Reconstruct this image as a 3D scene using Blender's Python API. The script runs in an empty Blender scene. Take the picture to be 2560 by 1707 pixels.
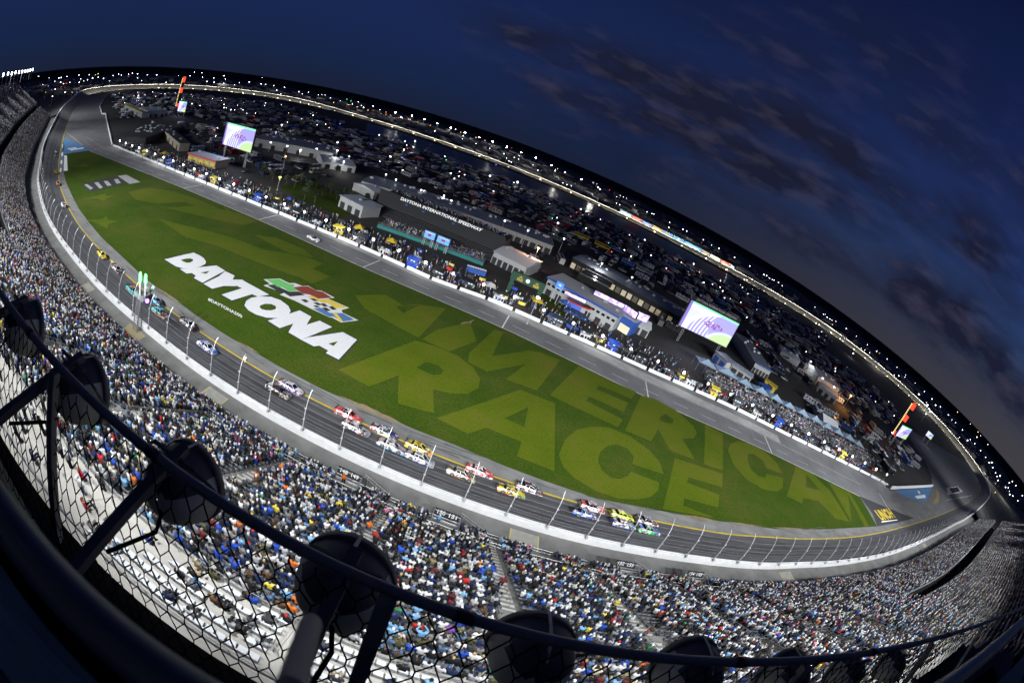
import bpy, math, random
import numpy as np
from mathutils import Vector, Matrix
random.seed(7); RNG = np.random.default_rng(7)
C = bpy.context.scene.collection
R = math.radians
# ------------------------------------------------------------------ camera model (equisolid fisheye) and measuring helpers
W, H, F = 2560., 1707., 1115.
CAM_Z = 50.0
MC = np.array([[0.92008, -0.39174, 0.0], [0.16304, 0.38294, -0.90927], [0.3562, 0.8366, 0.4162]])
def ray(px, py):
    x = px - W/2; y = H/2 - py; r = max(math.hypot(x, y), 1e-6)
    th = 2*math.asin(min(r/(2*F), 1)); s = math.sin(th)/r
    return MC @ np.array([x*s, y*s, -math.cos(th)])
def at(px, py, z=0.0):
    d = ray(px, py); t = (z-CAM_Z)/d[2]
    return (d[0]*t, d[1]*t, z)
def along(px, py, dist):
    d = ray(px, py)
    return (d[0]*dist, d[1]*dist, CAM_Z+d[2]*dist)
def sub(ox, oy, sc, pts, z=0.0):
    return [at(ox+x/sc, oy+y/sc, z) for x, y in pts]
cam = bpy.data.cameras.new("camera"); cam.type = 'PANO'
try: cam.panorama_type = 'FISHEYE_EQUISOLID'
except Exception: pass
for own in (cam, getattr(cam, 'cycles', None)):
    if own is None: continue
    for k, v in (('panorama_type', 'FISHEYE_EQUISOLID'), ('fisheye_lens', F*36/W), ('fisheye_fov', R(220))):
        try: setattr(own, k, v)
        except Exception: pass
cam.sensor_width = 36; cam.sensor_fit = 'HORIZONTAL'; cam.clip_start = 0.02; cam.clip_end = 20000
cam.lens = 15.7
cam.dof.use_dof = True; cam.dof.focus_distance = 55; cam.dof.aperture_fstop = 3.2
co = bpy.data.objects.new("camera", cam); C.objects.link(co)
m4 = Matrix.Identity(4)
for i in range(3):
    for j in range(3): m4[i][j] = float(MC[i][j])
m4 = Matrix(m4); q = m4.to_quaternion(); q.normalize()
co.matrix_world = Matrix.Translation((0, 0, CAM_Z)) @ q.to_matrix().to_4x4()
bpy.context.scene.camera = co
# ------------------------------------------------------------------ materials
MATS = {}
def mat(name, col, rough=0.6, metal=0.0, var=0.0, scale=1.0, bump=0.0, emit=None, es=0.0, spec=0.5, var2=None, clear=0.0):
    if name in MATS: return MATS[name]
    m = bpy.data.materials.new(name); m.use_nodes = True; nt = m.node_tree
    b = nt.nodes['Principled BSDF']
    c4 = (*col, 1)
    b.inputs['Base Color'].default_value = c4; b.inputs['Roughness'].default_value = rough
    b.inputs['Metallic'].default_value = metal
    if 'Specular IOR Level' in b.inputs: b.inputs['Specular IOR Level'].default_value = spec
    if clear and 'Coat Weight' in b.inputs: b.inputs['Coat Weight'].default_value = clear
    if var or bump:
        g = nt.nodes.new('ShaderNodeNewGeometry')
        n = nt.nodes.new('ShaderNodeTexNoise'); n.inputs['Scale'].default_value = scale; n.inputs['Detail'].default_value = 6
        n.inputs['Roughness'].default_value = 0.65
        nt.links.new(g.outputs['Position'], n.inputs['Vector'])
        if var:
            r = nt.nodes.new('ShaderNodeValToRGB'); lo = tuple(max(0, c*(1-var)) for c in col)
            hi = var2 if var2 else tuple(min(1, c*(1+var)) for c in col)
            r.color_ramp.elements[0].position = 0.3; r.color_ramp.elements[0].color = (*lo, 1)
            r.color_ramp.elements[1].position = 0.7; r.color_ramp.elements[1].color = (*hi, 1)
            nt.links.new(n.outputs['Fac'], r.inputs['Fac']); nt.links.new(r.outputs['Color'], b.inputs['Base Color'])
        if bump:
            bp = nt.nodes.new('ShaderNodeBump'); bp.inputs['Strength'].default_value = bump; bp.inputs['Distance'].default_value = 0.05
            nt.links.new(n.outputs['Fac'], bp.inputs['Height']); nt.links.new(bp.outputs['Normal'], b.inputs['Normal'])
    if emit:
        b.inputs['Emission Color'].default_value = (*emit, 1); b.inputs['Emission Strength'].default_value = es
        try: m.cycles.emission_sampling = 'NONE'
        except Exception: pass
    MATS[name] = m
    return m
def attr_mat(name, rough=0.8):
    m = bpy.data.materials.new(name); m.use_nodes = True; nt = m.node_tree; b = nt.nodes['Principled BSDF']
    a = nt.nodes.new('ShaderNodeAttribute'); a.attribute_name = 'col'
    nt.links.new(a.outputs['Color'], b.inputs['Base Color']); b.inputs['Roughness'].default_value = rough
    b.inputs['Specular IOR Level'].default_value = 0.2
    MATS[name] = m; return m
# ------------------------------------------------------------------ mesh builder
class MB:
    def __init__(s): s.v = []; s.f = []; s.m = []; s.mats = []
    def mi(s, m):
        if m is None: return 0
        if m not in s.mats: s.mats.append(m)
        return s.mats.index(m)
    def add(s, vs, fs, m=None):
        o = len(s.v); s.v += [tuple(map(float, p)) for p in vs]; k = s.mi(m)
        for f in fs: s.f.append([i+o for i in f]); s.m.append(k)
        return s
    def poly(s, pts, m=None): return s.add(pts, [list(range(len(pts)))], m)
    def box(s, c, d, rz=0, m=None, mtx=None):
        hx, hy, hz = d[0]/2, d[1]/2, d[2]/2; ca, sa = math.cos(rz), math.sin(rz); vs = []
        for z in (-hz, hz):
            for x, y in ((-hx, -hy), (hx, -hy), (hx, hy), (-hx, hy)):
                p = (x*ca-y*sa, x*sa+y*ca, z)
                if mtx is not None: p = mtx @ Vector((x, y, z))
                vs.append((c[0]+p[0], c[1]+p[1], c[2]+p[2]))
        return s.add(vs, [(0, 3, 2, 1), (4, 5, 6, 7), (0, 1, 5, 4), (1, 2, 6, 5), (2, 3, 7, 6), (3, 0, 4, 7)], m)
    def tube(s, pts, r, n=6, m=None, cap=True):
        pts = [Vector(p) for p in pts]; rs = r if isinstance(r, (list, tuple)) else [r]*len(pts); vs = []; fs = []
        up = None
        for i, p in enumerate(pts):
            d = (pts[min(i+1, len(pts)-1)]-pts[max(i-1, 0)])
            if d.length < 1e-9: d = Vector((0, 0, 1))
            d.normalize()
            if up is None: up = Vector((0, 0, 1)) if abs(d.z) < 0.9 else Vector((0, 1, 0))
            a = d.cross(up).normalized(); b = a.cross(d).normalized(); 
            for k in range(n):
                t = 2*math.pi*k/n; vs.append(p+(a*math.cos(t)+b*math.sin(t))*rs[i])
        for i in range(len(pts)-1):
            for k in range(n): fs.append((i*n+k, i*n+(k+1) % n, (i+1)*n+(k+1) % n, (i+1)*n+k))
        if cap: fs.append(list(range(n))[::-1]); fs.append([(len(pts)-1)*n+k for k in range(n)])
        return s.add(vs, fs, m)
    def lathe(s, prof, o=(0, 0, 0), ax=(0, 0, 1), n=16, m=None, a0=0, a1=2*math.pi, close=True):
        ax = Vector(ax).normalized(); u = ax.cross(Vector((0, 0, 1)) if abs(ax.z) < .9 else Vector((0, 1, 0))).normalized(); w = ax.cross(u)
        vs = []; fs = []; full = abs(a1-a0-2*math.pi) < 1e-6; k_ = n if full else n+1
        for (r, h) in prof:
            for k in range(k_):
                t = a0+(a1-a0)*k/n; vs.append(Vector(o)+ax*h+(u*math.cos(t)+w*math.sin(t))*r)
        for i in range(len(prof)-1):
            for k in range(n):
                k2 = (k+1) % k_; fs.append((i*k_+k, i*k_+k2, (i+1)*k_+k2, (i+1)*k_+k))
        return s.add(vs, fs, m)
    def prism(s, pts, h, m=None, top=None):
        n = len(pts); vs = list(pts)+[(p[0], p[1], p[2]+h) for p in pts]
        s.add(vs, [[i, (i+1) % n, n+(i+1) % n, n+i] for i in range(n)]+[list(range(n))[::-1]], m)
        return s.add([(p[0], p[1], p[2]+h) for p in pts], [list(range(n))], top or m)
    def build(s, name, m=None, parent=None, smooth=False):
        me = bpy.data.meshes.new(name); me.from_pydata(s.v, [], s.f); 
        ml = s.mats if s.mats else ([m] if m else [])
        for x in ml: me.materials.append(x)
        if s.mats and len(s.mats) > 1: me.polygons.foreach_set('material_index', s.m)
        if smooth: me.polygons.foreach_set('use_smooth', [True]*len(s.f))
        me.update(); me.validate()
        o = bpy.data.objects.new(name, me); C.objects.link(o)
        if parent is not None: o.parent = parent
        return o
LONG = set()
def tag(o, label=None, cat=None, group=None, kind=None):
    if label and not 4 <= len(label.split()) <= 16: LONG.add(label)
    if label: o['label'] = label
    if cat: o['category'] = cat
    if group: o['group'] = group
    if kind: o['kind'] = kind
    return o
def thing(name, label, cat, loc=(0, 0, 0), rz=0, group=None):
    o = bpy.data.objects.new(name, None); C.objects.link(o); o.location = loc; o.rotation_euler = (0, 0, rz)
    o.empty_display_size = 0.2
    return tag(o, label, cat, group)
def solo(mb, name, m, label, cat, loc=(0, 0, 0), rz=0, group=None, smooth=False):
    o = mb.build(name, m, None, smooth); o.location = loc; o.rotation_euler = (0, 0, rz); return tag(o, label, cat, group)
def struct(mb, name, m=None, smooth=False): return tag(mb.build(name, m, None, smooth), kind='structure')
def dup(root, loc, rz=0, label=None, group=None, swap=None):
    r = root.copy(); C.objects.link(r); r.location = loc; r.rotation_euler = (0, 0, rz)
    if label: r['label'] = label
    if group: r['group'] = group
    for ch in list(root.children):
        c = ch.copy(); C.objects.link(c); c.parent = r
        for g in ch.children:
            d = g.copy(); C.objects.link(d); d.parent = c
    return r
def setmat(o, i, m):
    o.material_slots[i].link = 'OBJECT'; o.material_slots[i].material = m
def bulk(name, V, Fq, nf, cols, m):
    """many-piece mesh from numpy: V (n,3), flat loop index array, per-face loop counts, per-face colour"""
    me = bpy.data.meshes.new(name); me.vertices.add(len(V)); me.vertices.foreach_set('co', V.astype(np.float32).ravel())
    me.loops.add(len(Fq)); me.loops.foreach_set('vertex_index', Fq.astype(np.int32))
    me.polygons.add(len(nf)); st = np.concatenate([[0], np.cumsum(nf)[:-1]]).astype(np.int32)
    me.polygons.foreach_set('loop_start', st)
    try: me.polygons.foreach_set('loop_total', nf.astype(np.int32))
    except Exception: pass
    me.update(calc_edges=True); me.validate()
    if cols is not None:
        a = me.attributes.new('col', 'FLOAT_COLOR', 'FACE'); c4 = np.ones((len(nf), 4), np.float32); c4[:, :3] = cols
        a.data.foreach_set('color', c4.ravel())
    me.materials.append(m); o = bpy.data.objects.new(name, me); C.objects.link(o); return o
def text_geo(s, bold=0.0, shear=0.0):
    cu = bpy.data.curves.new('lettering', 'FONT'); cu.body = s; cu.offset = bold; cu.shear = shear; cu.resolution_u = 3
    o = bpy.data.objects.new('lettering', cu); C.objects.link(o)
    dg = bpy.context.evaluated_depsgraph_get(); me = bpy.data.meshes.new_from_object(o.evaluated_get(dg))
    vs = [tuple(v.co) for v in me.vertices]; fs = [tuple(p.vertices) for p in me.polygons]
    bpy.data.objects.remove(o); bpy.data.curves.remove(cu); bpy.data.meshes.remove(me)
    xs = [v[0] for v in vs]; ys = [v[1] for v in vs]; x0, x1, y0, y1 = min(xs), max(xs), min(ys), max(ys)
    return [((v[0]-x0)/(x1-x0), (v[1]-y0)/(y1-y0)) for v in vs], fs
def text_on(mb, s, BL, BR, TL, m=None, bold=0.0, shear=0.0):
    vs, fs = text_geo(s, bold, shear); BL, BR, TL = map(Vector, (BL, BR, TL)); u = BR-BL; v = TL-BL
    mb.add([BL+u*a+v*b for a, b in vs], fs, m); return mb
def catmull(P, n=6, closed=False):
    P = [np.array(p, float) for p in P]; out = []; N = len(P)
    for i in range(N if closed else N-1):
        p0 = P[(i-1) % N] if closed or i > 0 else 2*P[0]-P[1]; p1 = P[i]; p2 = P[(i+1) % N]
        p3 = P[(i+2) % N] if closed or i+2 < N else 2*P[-1]-P[-2]
        for k in range(n):
            t = k/n; out.append(0.5*((2*p1)+(p2-p0)*t+(2*p0-5*p1+4*p2-p3)*t*t+(3*p1-p0-3*p2+p3)*t**3))
    if not closed: out.append(P[-1])
    return out
# ------------------------------------------------------------------ the setting: ground, oval track, grass, pit road, lake
M_ground = mat('dark_soil', (0.055, 0.056, 0.054), 0.95, var=0.5, scale=0.05)
M_infield = mat('worn_infield_asphalt', (0.024, 0.022, 0.02), 0.9, var=0.45, scale=0.08)
M_asph = mat('grey_asphalt', (0.125, 0.127, 0.132), 0.85, var=0.22, scale=0.12)
def streaked(name, c0, c1, rough, sx=.03, sy=.9):
    m = bpy.data.materials.new(name); m.use_nodes = True; nt = m.node_tree; b = nt.nodes['Principled BSDF']; b.inputs['Roughness'].default_value = rough; b.inputs['Specular IOR Level'].default_value = .3
    g = nt.nodes.new('ShaderNodeNewGeometry'); mp = nt.nodes.new('ShaderNodeMapping'); mp.inputs['Scale'].default_value = (sx, sy, sy); mp.inputs['Rotation'].default_value = (0, 0, .02); nt.links.new(g.outputs['Position'], mp.inputs[0])
    n1 = nt.nodes.new('ShaderNodeTexNoise'); n1.inputs['Scale'].default_value = 1; n1.inputs['Detail'].default_value = 7; n1.inputs['Roughness'].default_value = .7; n1.inputs['Distortion'].default_value = .6; nt.links.new(mp.outputs[0], n1.inputs['Vector'])
    n2 = nt.nodes.new('ShaderNodeTexNoise'); n2.inputs['Scale'].default_value = .25; n2.inputs['Detail'].default_value = 8; nt.links.new(g.outputs['Position'], n2.inputs['Vector'])
    a = nt.nodes.new('ShaderNodeMath'); a.operation = 'MULTIPLY_ADD'; a.inputs[1].default_value = .6; nt.links.new(n1.outputs['Fac'], a.inputs[0]); a2 = nt.nodes.new('ShaderNodeMath'); a2.operation = 'MULTIPLY'; a2.inputs[1].default_value = .4; nt.links.new(n2.outputs['Fac'], a2.inputs[0]); nt.links.new(a2.outputs[0], a.inputs[2])
    r = nt.nodes.new('ShaderNodeValToRGB'); r.color_ramp.elements[0].position = .36; r.color_ramp.elements[0].color = (*c0, 1); r.color_ramp.elements[1].position = .64; r.color_ramp.elements[1].color = (*c1, 1); nt.links.new(a.outputs[0], r.inputs['Fac']); nt.links.new(r.outputs['Color'], b.inputs['Base Color']); MATS[name] = m; return m
M_track = streaked('dark_track_asphalt', (0.075, 0.076, 0.08), (0.138, 0.14, 0.147), .7)
M_apron = streaked('apron_asphalt', (0.1, 0.1, 0.1), (0.2, 0.197, 0.19), .85, .06, .5)
M_white = mat('white_paint', (0.85, 0.85, 0.85), 0.6, var=0.08, scale=0.8)
M_yellow = mat('yellow_paint', (0.62, 0.46, 0.04), 0.6, var=0.25, scale=0.4)
M_line = mat('worn_white_line', (0.55, 0.55, 0.55), 0.7, var=0.25, scale=0.8)
M_conc = mat('concrete', (0.36, 0.35, 0.33), 0.85, var=0.2, scale=0.35)
M_concD = mat('stained_walkway', (0.19, 0.187, 0.18), 0.85, var=0.28, scale=0.25)
M_grey = mat('galvanised_steel', (0.55, 0.56, 0.57), 0.45, metal=0.6)
M_dark = mat('black_paint', (0.02, 0.02, 0.022), 0.6)
M_blue = mat('blue_paint', (0.08, 0.2, 0.38), 0.6, var=0.15, scale=0.5)
M_navy = mat('navy_paint', (0.015, 0.04, 0.14), 0.5)
M_red = mat('red_paint', (0.5, 0.03, 0.025), 0.5)
# grass with slight mottling
def grass_mat(name, a, b, c):
    m = bpy.data.materials.new(name); m.use_nodes = True; nt = m.node_tree; bs = nt.nodes['Principled BSDF']; bs.inputs['Roughness'].default_value = 1
    bs.inputs['Specular IOR Level'].default_value = 0.1
    g = nt.nodes.new('ShaderNodeNewGeometry')
    n1 = nt.nodes.new('ShaderNodeTexNoise'); n1.inputs['Scale'].default_value = 0.055; n1.inputs['Detail'].default_value = 9; n1.inputs['Roughness'].default_value = 0.72
    n2 = nt.nodes.new('ShaderNodeTexNoise'); n2.inputs['Scale'].default_value = 2.2; n2.inputs['Detail'].default_value = 4
    for n in (n1, n2): nt.links.new(g.outputs['Position'], n.inputs['Vector'])
    mx = nt.nodes.new('ShaderNodeMath'); mx.operation = 'MULTIPLY_ADD'; mx.inputs[1].default_value = 0.45
    nt.links.new(n2.outputs['Fac'], mx.inputs[0]); 
    m2 = nt.nodes.new('ShaderNodeMath'); m2.operation = 'MULTIPLY'; m2.inputs[1].default_value = 0.55
    nt.links.new(n1.outputs['Fac'], m2.inputs[0]); nt.links.new(m2.outputs[0], mx.inputs[2])
    r = nt.nodes.new('ShaderNodeValToRGB'); e = r.color_ramp.elements
    e[0].position = 0.4; e[0].color = (*a, 1); e[1].position = 0.62; e[1].color = (*c, 1)
    x = e.new(0.5); x.color = (*b, 1)
    nt.links.new(mx.outputs[0], r.inputs['Fac']); nt.links.new(r.outputs['Color'], bs.inputs['Base Color'])
    MATS[name] = m; return m
M_grass = grass_mat('trioval_grass', (0.023, 0.046, 0.003), (0.032, 0.059, 0.004), (0.064, 0.066, 0.012))
M_mown = grass_mat('mown_grass', (0.051, 0.076, 0.003), (0.067, 0.094, 0.004), (0.1, 0.092, 0.014))

INNER = [(-497,205),(-388,156),(-310,122.5),(-248,97),(-217,85.5),(-194,77.5),(-164,69.5),(-142,64.5),(-124,61.5),(-108,59.5),(-83,57),(-64,56),(-37,55),(-10,55.7),(14,57.3),(27,58.8),(42,60.8),(57,63),(71,66),(90,70),(126,79.5),(180,97),(233,115),(284,133),(361,160),(481,206),(558,241),(622,285),(676,350),(708,425),(712,505),(680,580),(625,640),(555,680),(470,697),(332,685),(230,684),(105,696),(-22,720),(-170,738),(-285,752),(-415,775),(-542,790),(-617,793),(-699,765),(-752,715),(-795,640),(-815,560),(-818,490),(-812,425),(-782,364),(-715,314),(-602,258)]
IN = np.array(catmull(INNER, 8, True))
def smooth_loop(P, k=3):
    for _ in range(k): P = 0.25*np.roll(P, 1, 0)+0.5*P+0.25*np.roll(P, -1, 0)
    return P
IN = smooth_loop(IN, 4)
tn = np.roll(IN, -1, 0)-np.roll(IN, 1, 0); tn /= np.linalg.norm(tn, axis=1)[:, None]; NRM = np.stack([tn[:, 1], -tn[:, 0]], 1)   # outward
def ss(x, a, b):
    t = np.clip((x-a)/(b-a), 0, 1); return t*t*(3-2*t)
X, Y = IN[:, 0], IN[:, 1]
front = Y < 230
ZT = np.where(front, 5+3.0*ss(X, 230, 420)+3.0*ss(-X, 280, 460), 3.6+4.6*ss(X, 60, 430)+4.6*ss(-X, 400, 620))
ZT = np.where((Y > 230) & (Y < 640), 8.2, ZT)
for _ in range(10): ZT = 0.25*np.roll(ZT, 1)+0.5*ZT+0.25*np.roll(ZT, -1)
WD = np.where(front & (np.abs(X) < 260), 12.3, 14.0); 
for _ in range(12): WD = 0.25*np.roll(WD, 1)+0.5*WD+0.25*np.roll(WD, -1)
OUT = IN+NRM*WD[:, None]                      # inner foot of the outer wall
NL = len(IN)
def ring(offs, z): 
    P = IN+NRM*np.asarray(offs)[:, None]; return np.column_stack([P, z])
def loft(mb, A, B, m, idx=None, closed=True):
    idx = list(range(len(A))) if idx is None else idx
    o = len(mb.v); n = len(idx)
    vs = [A[i] for i in idx]+[B[i] for i in idx]; fs = []
    for k in range(n if closed else n-1):
        k2 = (k+1) % n; fs.append((k, n+k, n+k2, k2))
    mb.add(vs, fs, m)
Z0 = np.zeros(NL)
g = MB(); rr = 9000.
g.poly([(rr*math.cos(t), rr*math.sin(t), -0.06) for t in np.linspace(0, 2*math.pi, 64, endpoint=False)], M_ground); struct(g, 'ground')
g = MB(); g.poly([(p[0], p[1], 0) for p in IN], M_asph); struct(g, 'infield_asphalt')
# banked track as strips (dish shaped), yellow double line at its foot
t = MB(); prev = ring(Z0+0.0, Z0+0.004)
for a in (0.25, 0.5, 0.75, 1.0):
    nx = ring(WD*a, (ZT-1.2)*(a**1.1)+0.004); loft(t, prev, nx, M_track); prev = nx
struct(t, 'banked_track')
t = MB(); loft(t, ring(Z0-14, Z0+.012), ring(Z0-.02, Z0+.012), M_apron, [i for i in range(NL) if front[i] and -330 < X[i] < 250], False); struct(t, 'apron')
for d0, d1 in ((0.1, 0.62), (0.85, 1.3)):
    t = MB(); zz = lambda d: (ZT-1.2)*((d/WD)**1.1)+0.03
    loft(t, ring(Z0+d0, zz(d0)), ring(Z0+d1, zz(d1)), M_yellow); struct(t, 'yellow_line')
M_skid = streaked('tyre_rubber_marks', (0.05, 0.05, 0.053), (0.1, 0.101, 0.105), .6, .02, 1.6)
for d0, d1 in ((2.6, 3.3), (4.6, 6.0), (7.4, 8.4)):
    t = MB(); loft(t, ring(Z0+d0, zz(d0)), ring(Z0+d1, zz(d1)), M_skid, [i for i in range(NL) if front[i] and abs(X[i]) < 420], False); struct(t, 'rubber_groove')
# ground bank outside the wall
t = MB(); loft(t, ring(WD+0.75, ZT-1.25), ring(WD+26, Z0-0.04), M_ground, [i for i in range(NL) if not (front[i] and -420 < X[i] < 330)], True)
t.f = [f for f in t.f if np.linalg.norm(np.array(t.v[f[0]])-np.array(t.v[f[3]])) < 60]; t.m = [0]*len(t.f)
struct(t, 'outer_bank')
mb = MB()
for k in range(26):
    s_ = random.uniform(-95, 95); i0 = int(np.argmin(np.abs(X-s_)+np.where(front, 0, 1e4))); o0 = -random.uniform(.8, 4.5); dr = random.choice((-1, 1))*random.uniform(.03, .25); nseg = random.randrange(2, 6); w_ = random.uniform(.09, .16)
    P_ = []
    for q in range(nseg+1):
        a_ = IN[(i0+q) % NL]; P_.append(a_+NRM[(i0+q) % NL]*(o0+dr*q+.25*math.sin(q*1.7+k)))
    for q in range(nseg):
        a_, b_ = P_[q], P_[q+1]; d_ = b_-a_; n_ = np.array([-d_[1], d_[0]])/np.linalg.norm(d_)*w_; mb.poly([(*(a_-n_), .022+k*.0004), (*(b_-n_), .022+k*.0004), (*(b_+n_), .022+k*.0004), (*(a_+n_), .022+k*.0004)], M_skid)
struct(mb, 'skid_marks', M_skid)
# outer wall (white) ----------------------------------------------------------
def wall_strip(mb, idx, h=1.2, th=0.75, m=M_white):
    a = ring(WD, ZT-h-0.1); b = ring(WD, ZT); c = ring(WD+th, ZT); d = ring(WD+th, ZT-h-0.3)
    closed = len(idx) == NL
    loft(mb, a, b, m, idx, closed); loft(mb, b, c, m, idx, closed); loft(mb, c, d, m, idx, closed)
w = MB(); wall_strip(w, list(range(NL)))
solo(w, 'barrier_wall', None, 'long white concrete barrier wall running round the outside of the banked oval track', 'barrier')
# wall curve of the front stretch, parametrised by arc length (behind the wall = outward)
fi = [i for i in range(NL) if front[i] and -640 < X[i] < 600]
k0 = min(fi, key=lambda i: X[i])
order = []; i = k0
while True:
    order.append(i); i = (i+1) % NL
    if i not in fi: break
WC = np.array([(OUT[i][0]+NRM[i][0]*0.4, OUT[i][1]+NRM[i][1]*0.4) for i in order]); WN = np.array([NRM[i] for i in order]); WZ = np.array([ZT[i] for i in order])
WS = np.concatenate([[0], np.cumsum(np.linalg.norm(np.diff(WC, axis=0), axis=1))]); 
S0 = float(np.interp(0, WC[:, 0], WS)); WS = WS-S0             # s = 0 opposite the camera
def wc(s, o=0.0):
    """point and outward normal at arc length s, o metres behind the wall"""
    x = np.interp(s, WS, WC[:, 0]); y = np.interp(s, WS, WC[:, 1]); nx = np.interp(s, WS, WN[:, 0]); ny = np.interp(s, WS, WN[:, 1])
    l = np.hypot(nx, ny); nx = nx/l; ny = ny/l
    return x+nx*o, y+ny*o, nx, ny
def so(x, y):
    """arc length and offset behind the wall of a plan point"""
    d = np.hypot(WC[:, 0]-x, WC[:, 1]-y); k = int(np.argmin(d)); best = None
    for j in (k-1, k):
        if j < 0 or j+1 >= len(WC): continue
        a, b = WC[j], WC[j+1]; t = np.clip(((x-a[0])*(b-a)[0]+(y-a[1])*(b-a)[1])/((b-a)@(b-a)), 0, 1); c = a+t*(b-a)
        dd = math.hypot(x-c[0], y-c[1])
        if best is None or dd < best[0]: best = (dd, WS[j]+t*(WS[j+1]-WS[j]), WN[j])
    sg = 1 if (x-np.interp(best[1], WS, WC[:, 0]))*best[2][0]+(y-np.interp(best[1], WS, WC[:, 1]))*best[2][1] > 0 else -1
    return best[1], sg*best[0]
def on_track(px, py, up=0.6):
    z = 1.0
    for _ in range(8):
        p = at(px, py, z+up); s, o = so(p[0], p[1]); wz = np.interp(s, WS, WZ)
        a = np.clip((12.7+o)/12.3, 0, 1); z = 0.5*z+0.5*(wz-1.2)*a**1.1
    return p[0], p[1], z, s
# walkway behind the wall ------------------------------------------------------
def strip(mb, s0, s1, o0, z0, o1, z1, m, step=4.0):
    n = max(1, int((s1-s0)/step)); ss_ = np.linspace(s0, s1, n+1)
    a = [wc(s, o0) for s in ss_]; b = [wc(s, o1) for s in ss_]
    vs = [(p[0], p[1], z0(s) if callable(z0) else z0) for p, s in zip(a, ss_)]+[(p[0], p[1], z1(s) if callable(z1) else z1) for p, s in zip(b, ss_)]
    mb.add(vs, [(k, n+1+k, n+2+k, k+1) for k in range(n)], m)
zw = lambda s: float(np.interp(s, WS, WZ))-1.25
k = MB(); strip(k, -430, 330, 0.3, zw, 9.0, zw, M_concD); struct(k, 'walkway')
# grass ------------------------------------------------------------------------
GRASS_PX = [(223,377),(457,470),(664,557),(914,671.5),(1268,824),(1611,990.5),(1905,1121),(2149,1240),(2192,1314.5),(2089,1321),(1936,1321),(1798,1302),(1660,1277),(1489,1244),(1374,1205.6),(1251,1159.7),(1144,1114),(1006,1060),(861,997),(800,970),(713,924),(642,883),(563,836),(523,809.5),(458,764),(411,733),(363,696),(325,660),(286.7,624),(253,593),(222,555),(198.6,524),(182,493),(165,455),(159,431),(161.7,386)]
g = MB(); g.poly([at(x, y, 0.03) for x, y in GRASS_PX], M_grass); GRASS = struct(g, 'grass')
def child_sheet(name, polys, m, z, parent, kind='structure'):
    mb = MB()
    for i, (P, holes) in enumerate(polys):
        add_holed(mb, P, holes, m, z+0.002*i)
    return tag(mb.build(name, m, parent), kind=kind)
def add_holed(mb, P, holes, m, z):
    from mathutils.geometry import tessellate_polygon
    L = [[Vector((p[0], p[1], 0)) for p in P]]+[[Vector((p[0], p[1], 0)) for p in h] for h in holes]
    tr = tessellate_polygon(L); vs = [(v.x, v.y, z) for l in L for v in l]
    fs = []
    for a, b, c in tr:
        if (vs[b][0]-vs[a][0])*(vs[c][1]-vs[a][1])-(vs[b][1]-vs[a][1])*(vs[c][0]-vs[a][0]) < 0: b, c = c, b
        fs.append((a, b, c))
    mb.add(vs, fs, m)
A_ = lambda L, h=(): (sub(800, 800, 2.6133, L), [sub(800, 800, 2.6133, q) for q in h])
B_ = lambda L, h=(): (sub(1400, 900, 2.6133, L), [sub(1400, 900, 2.6133, q) for q in h])
D_ = lambda L, h=(): (sub(120, 360, 4.2, L), [sub(120, 360, 4.2, q) for q in h])
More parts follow.
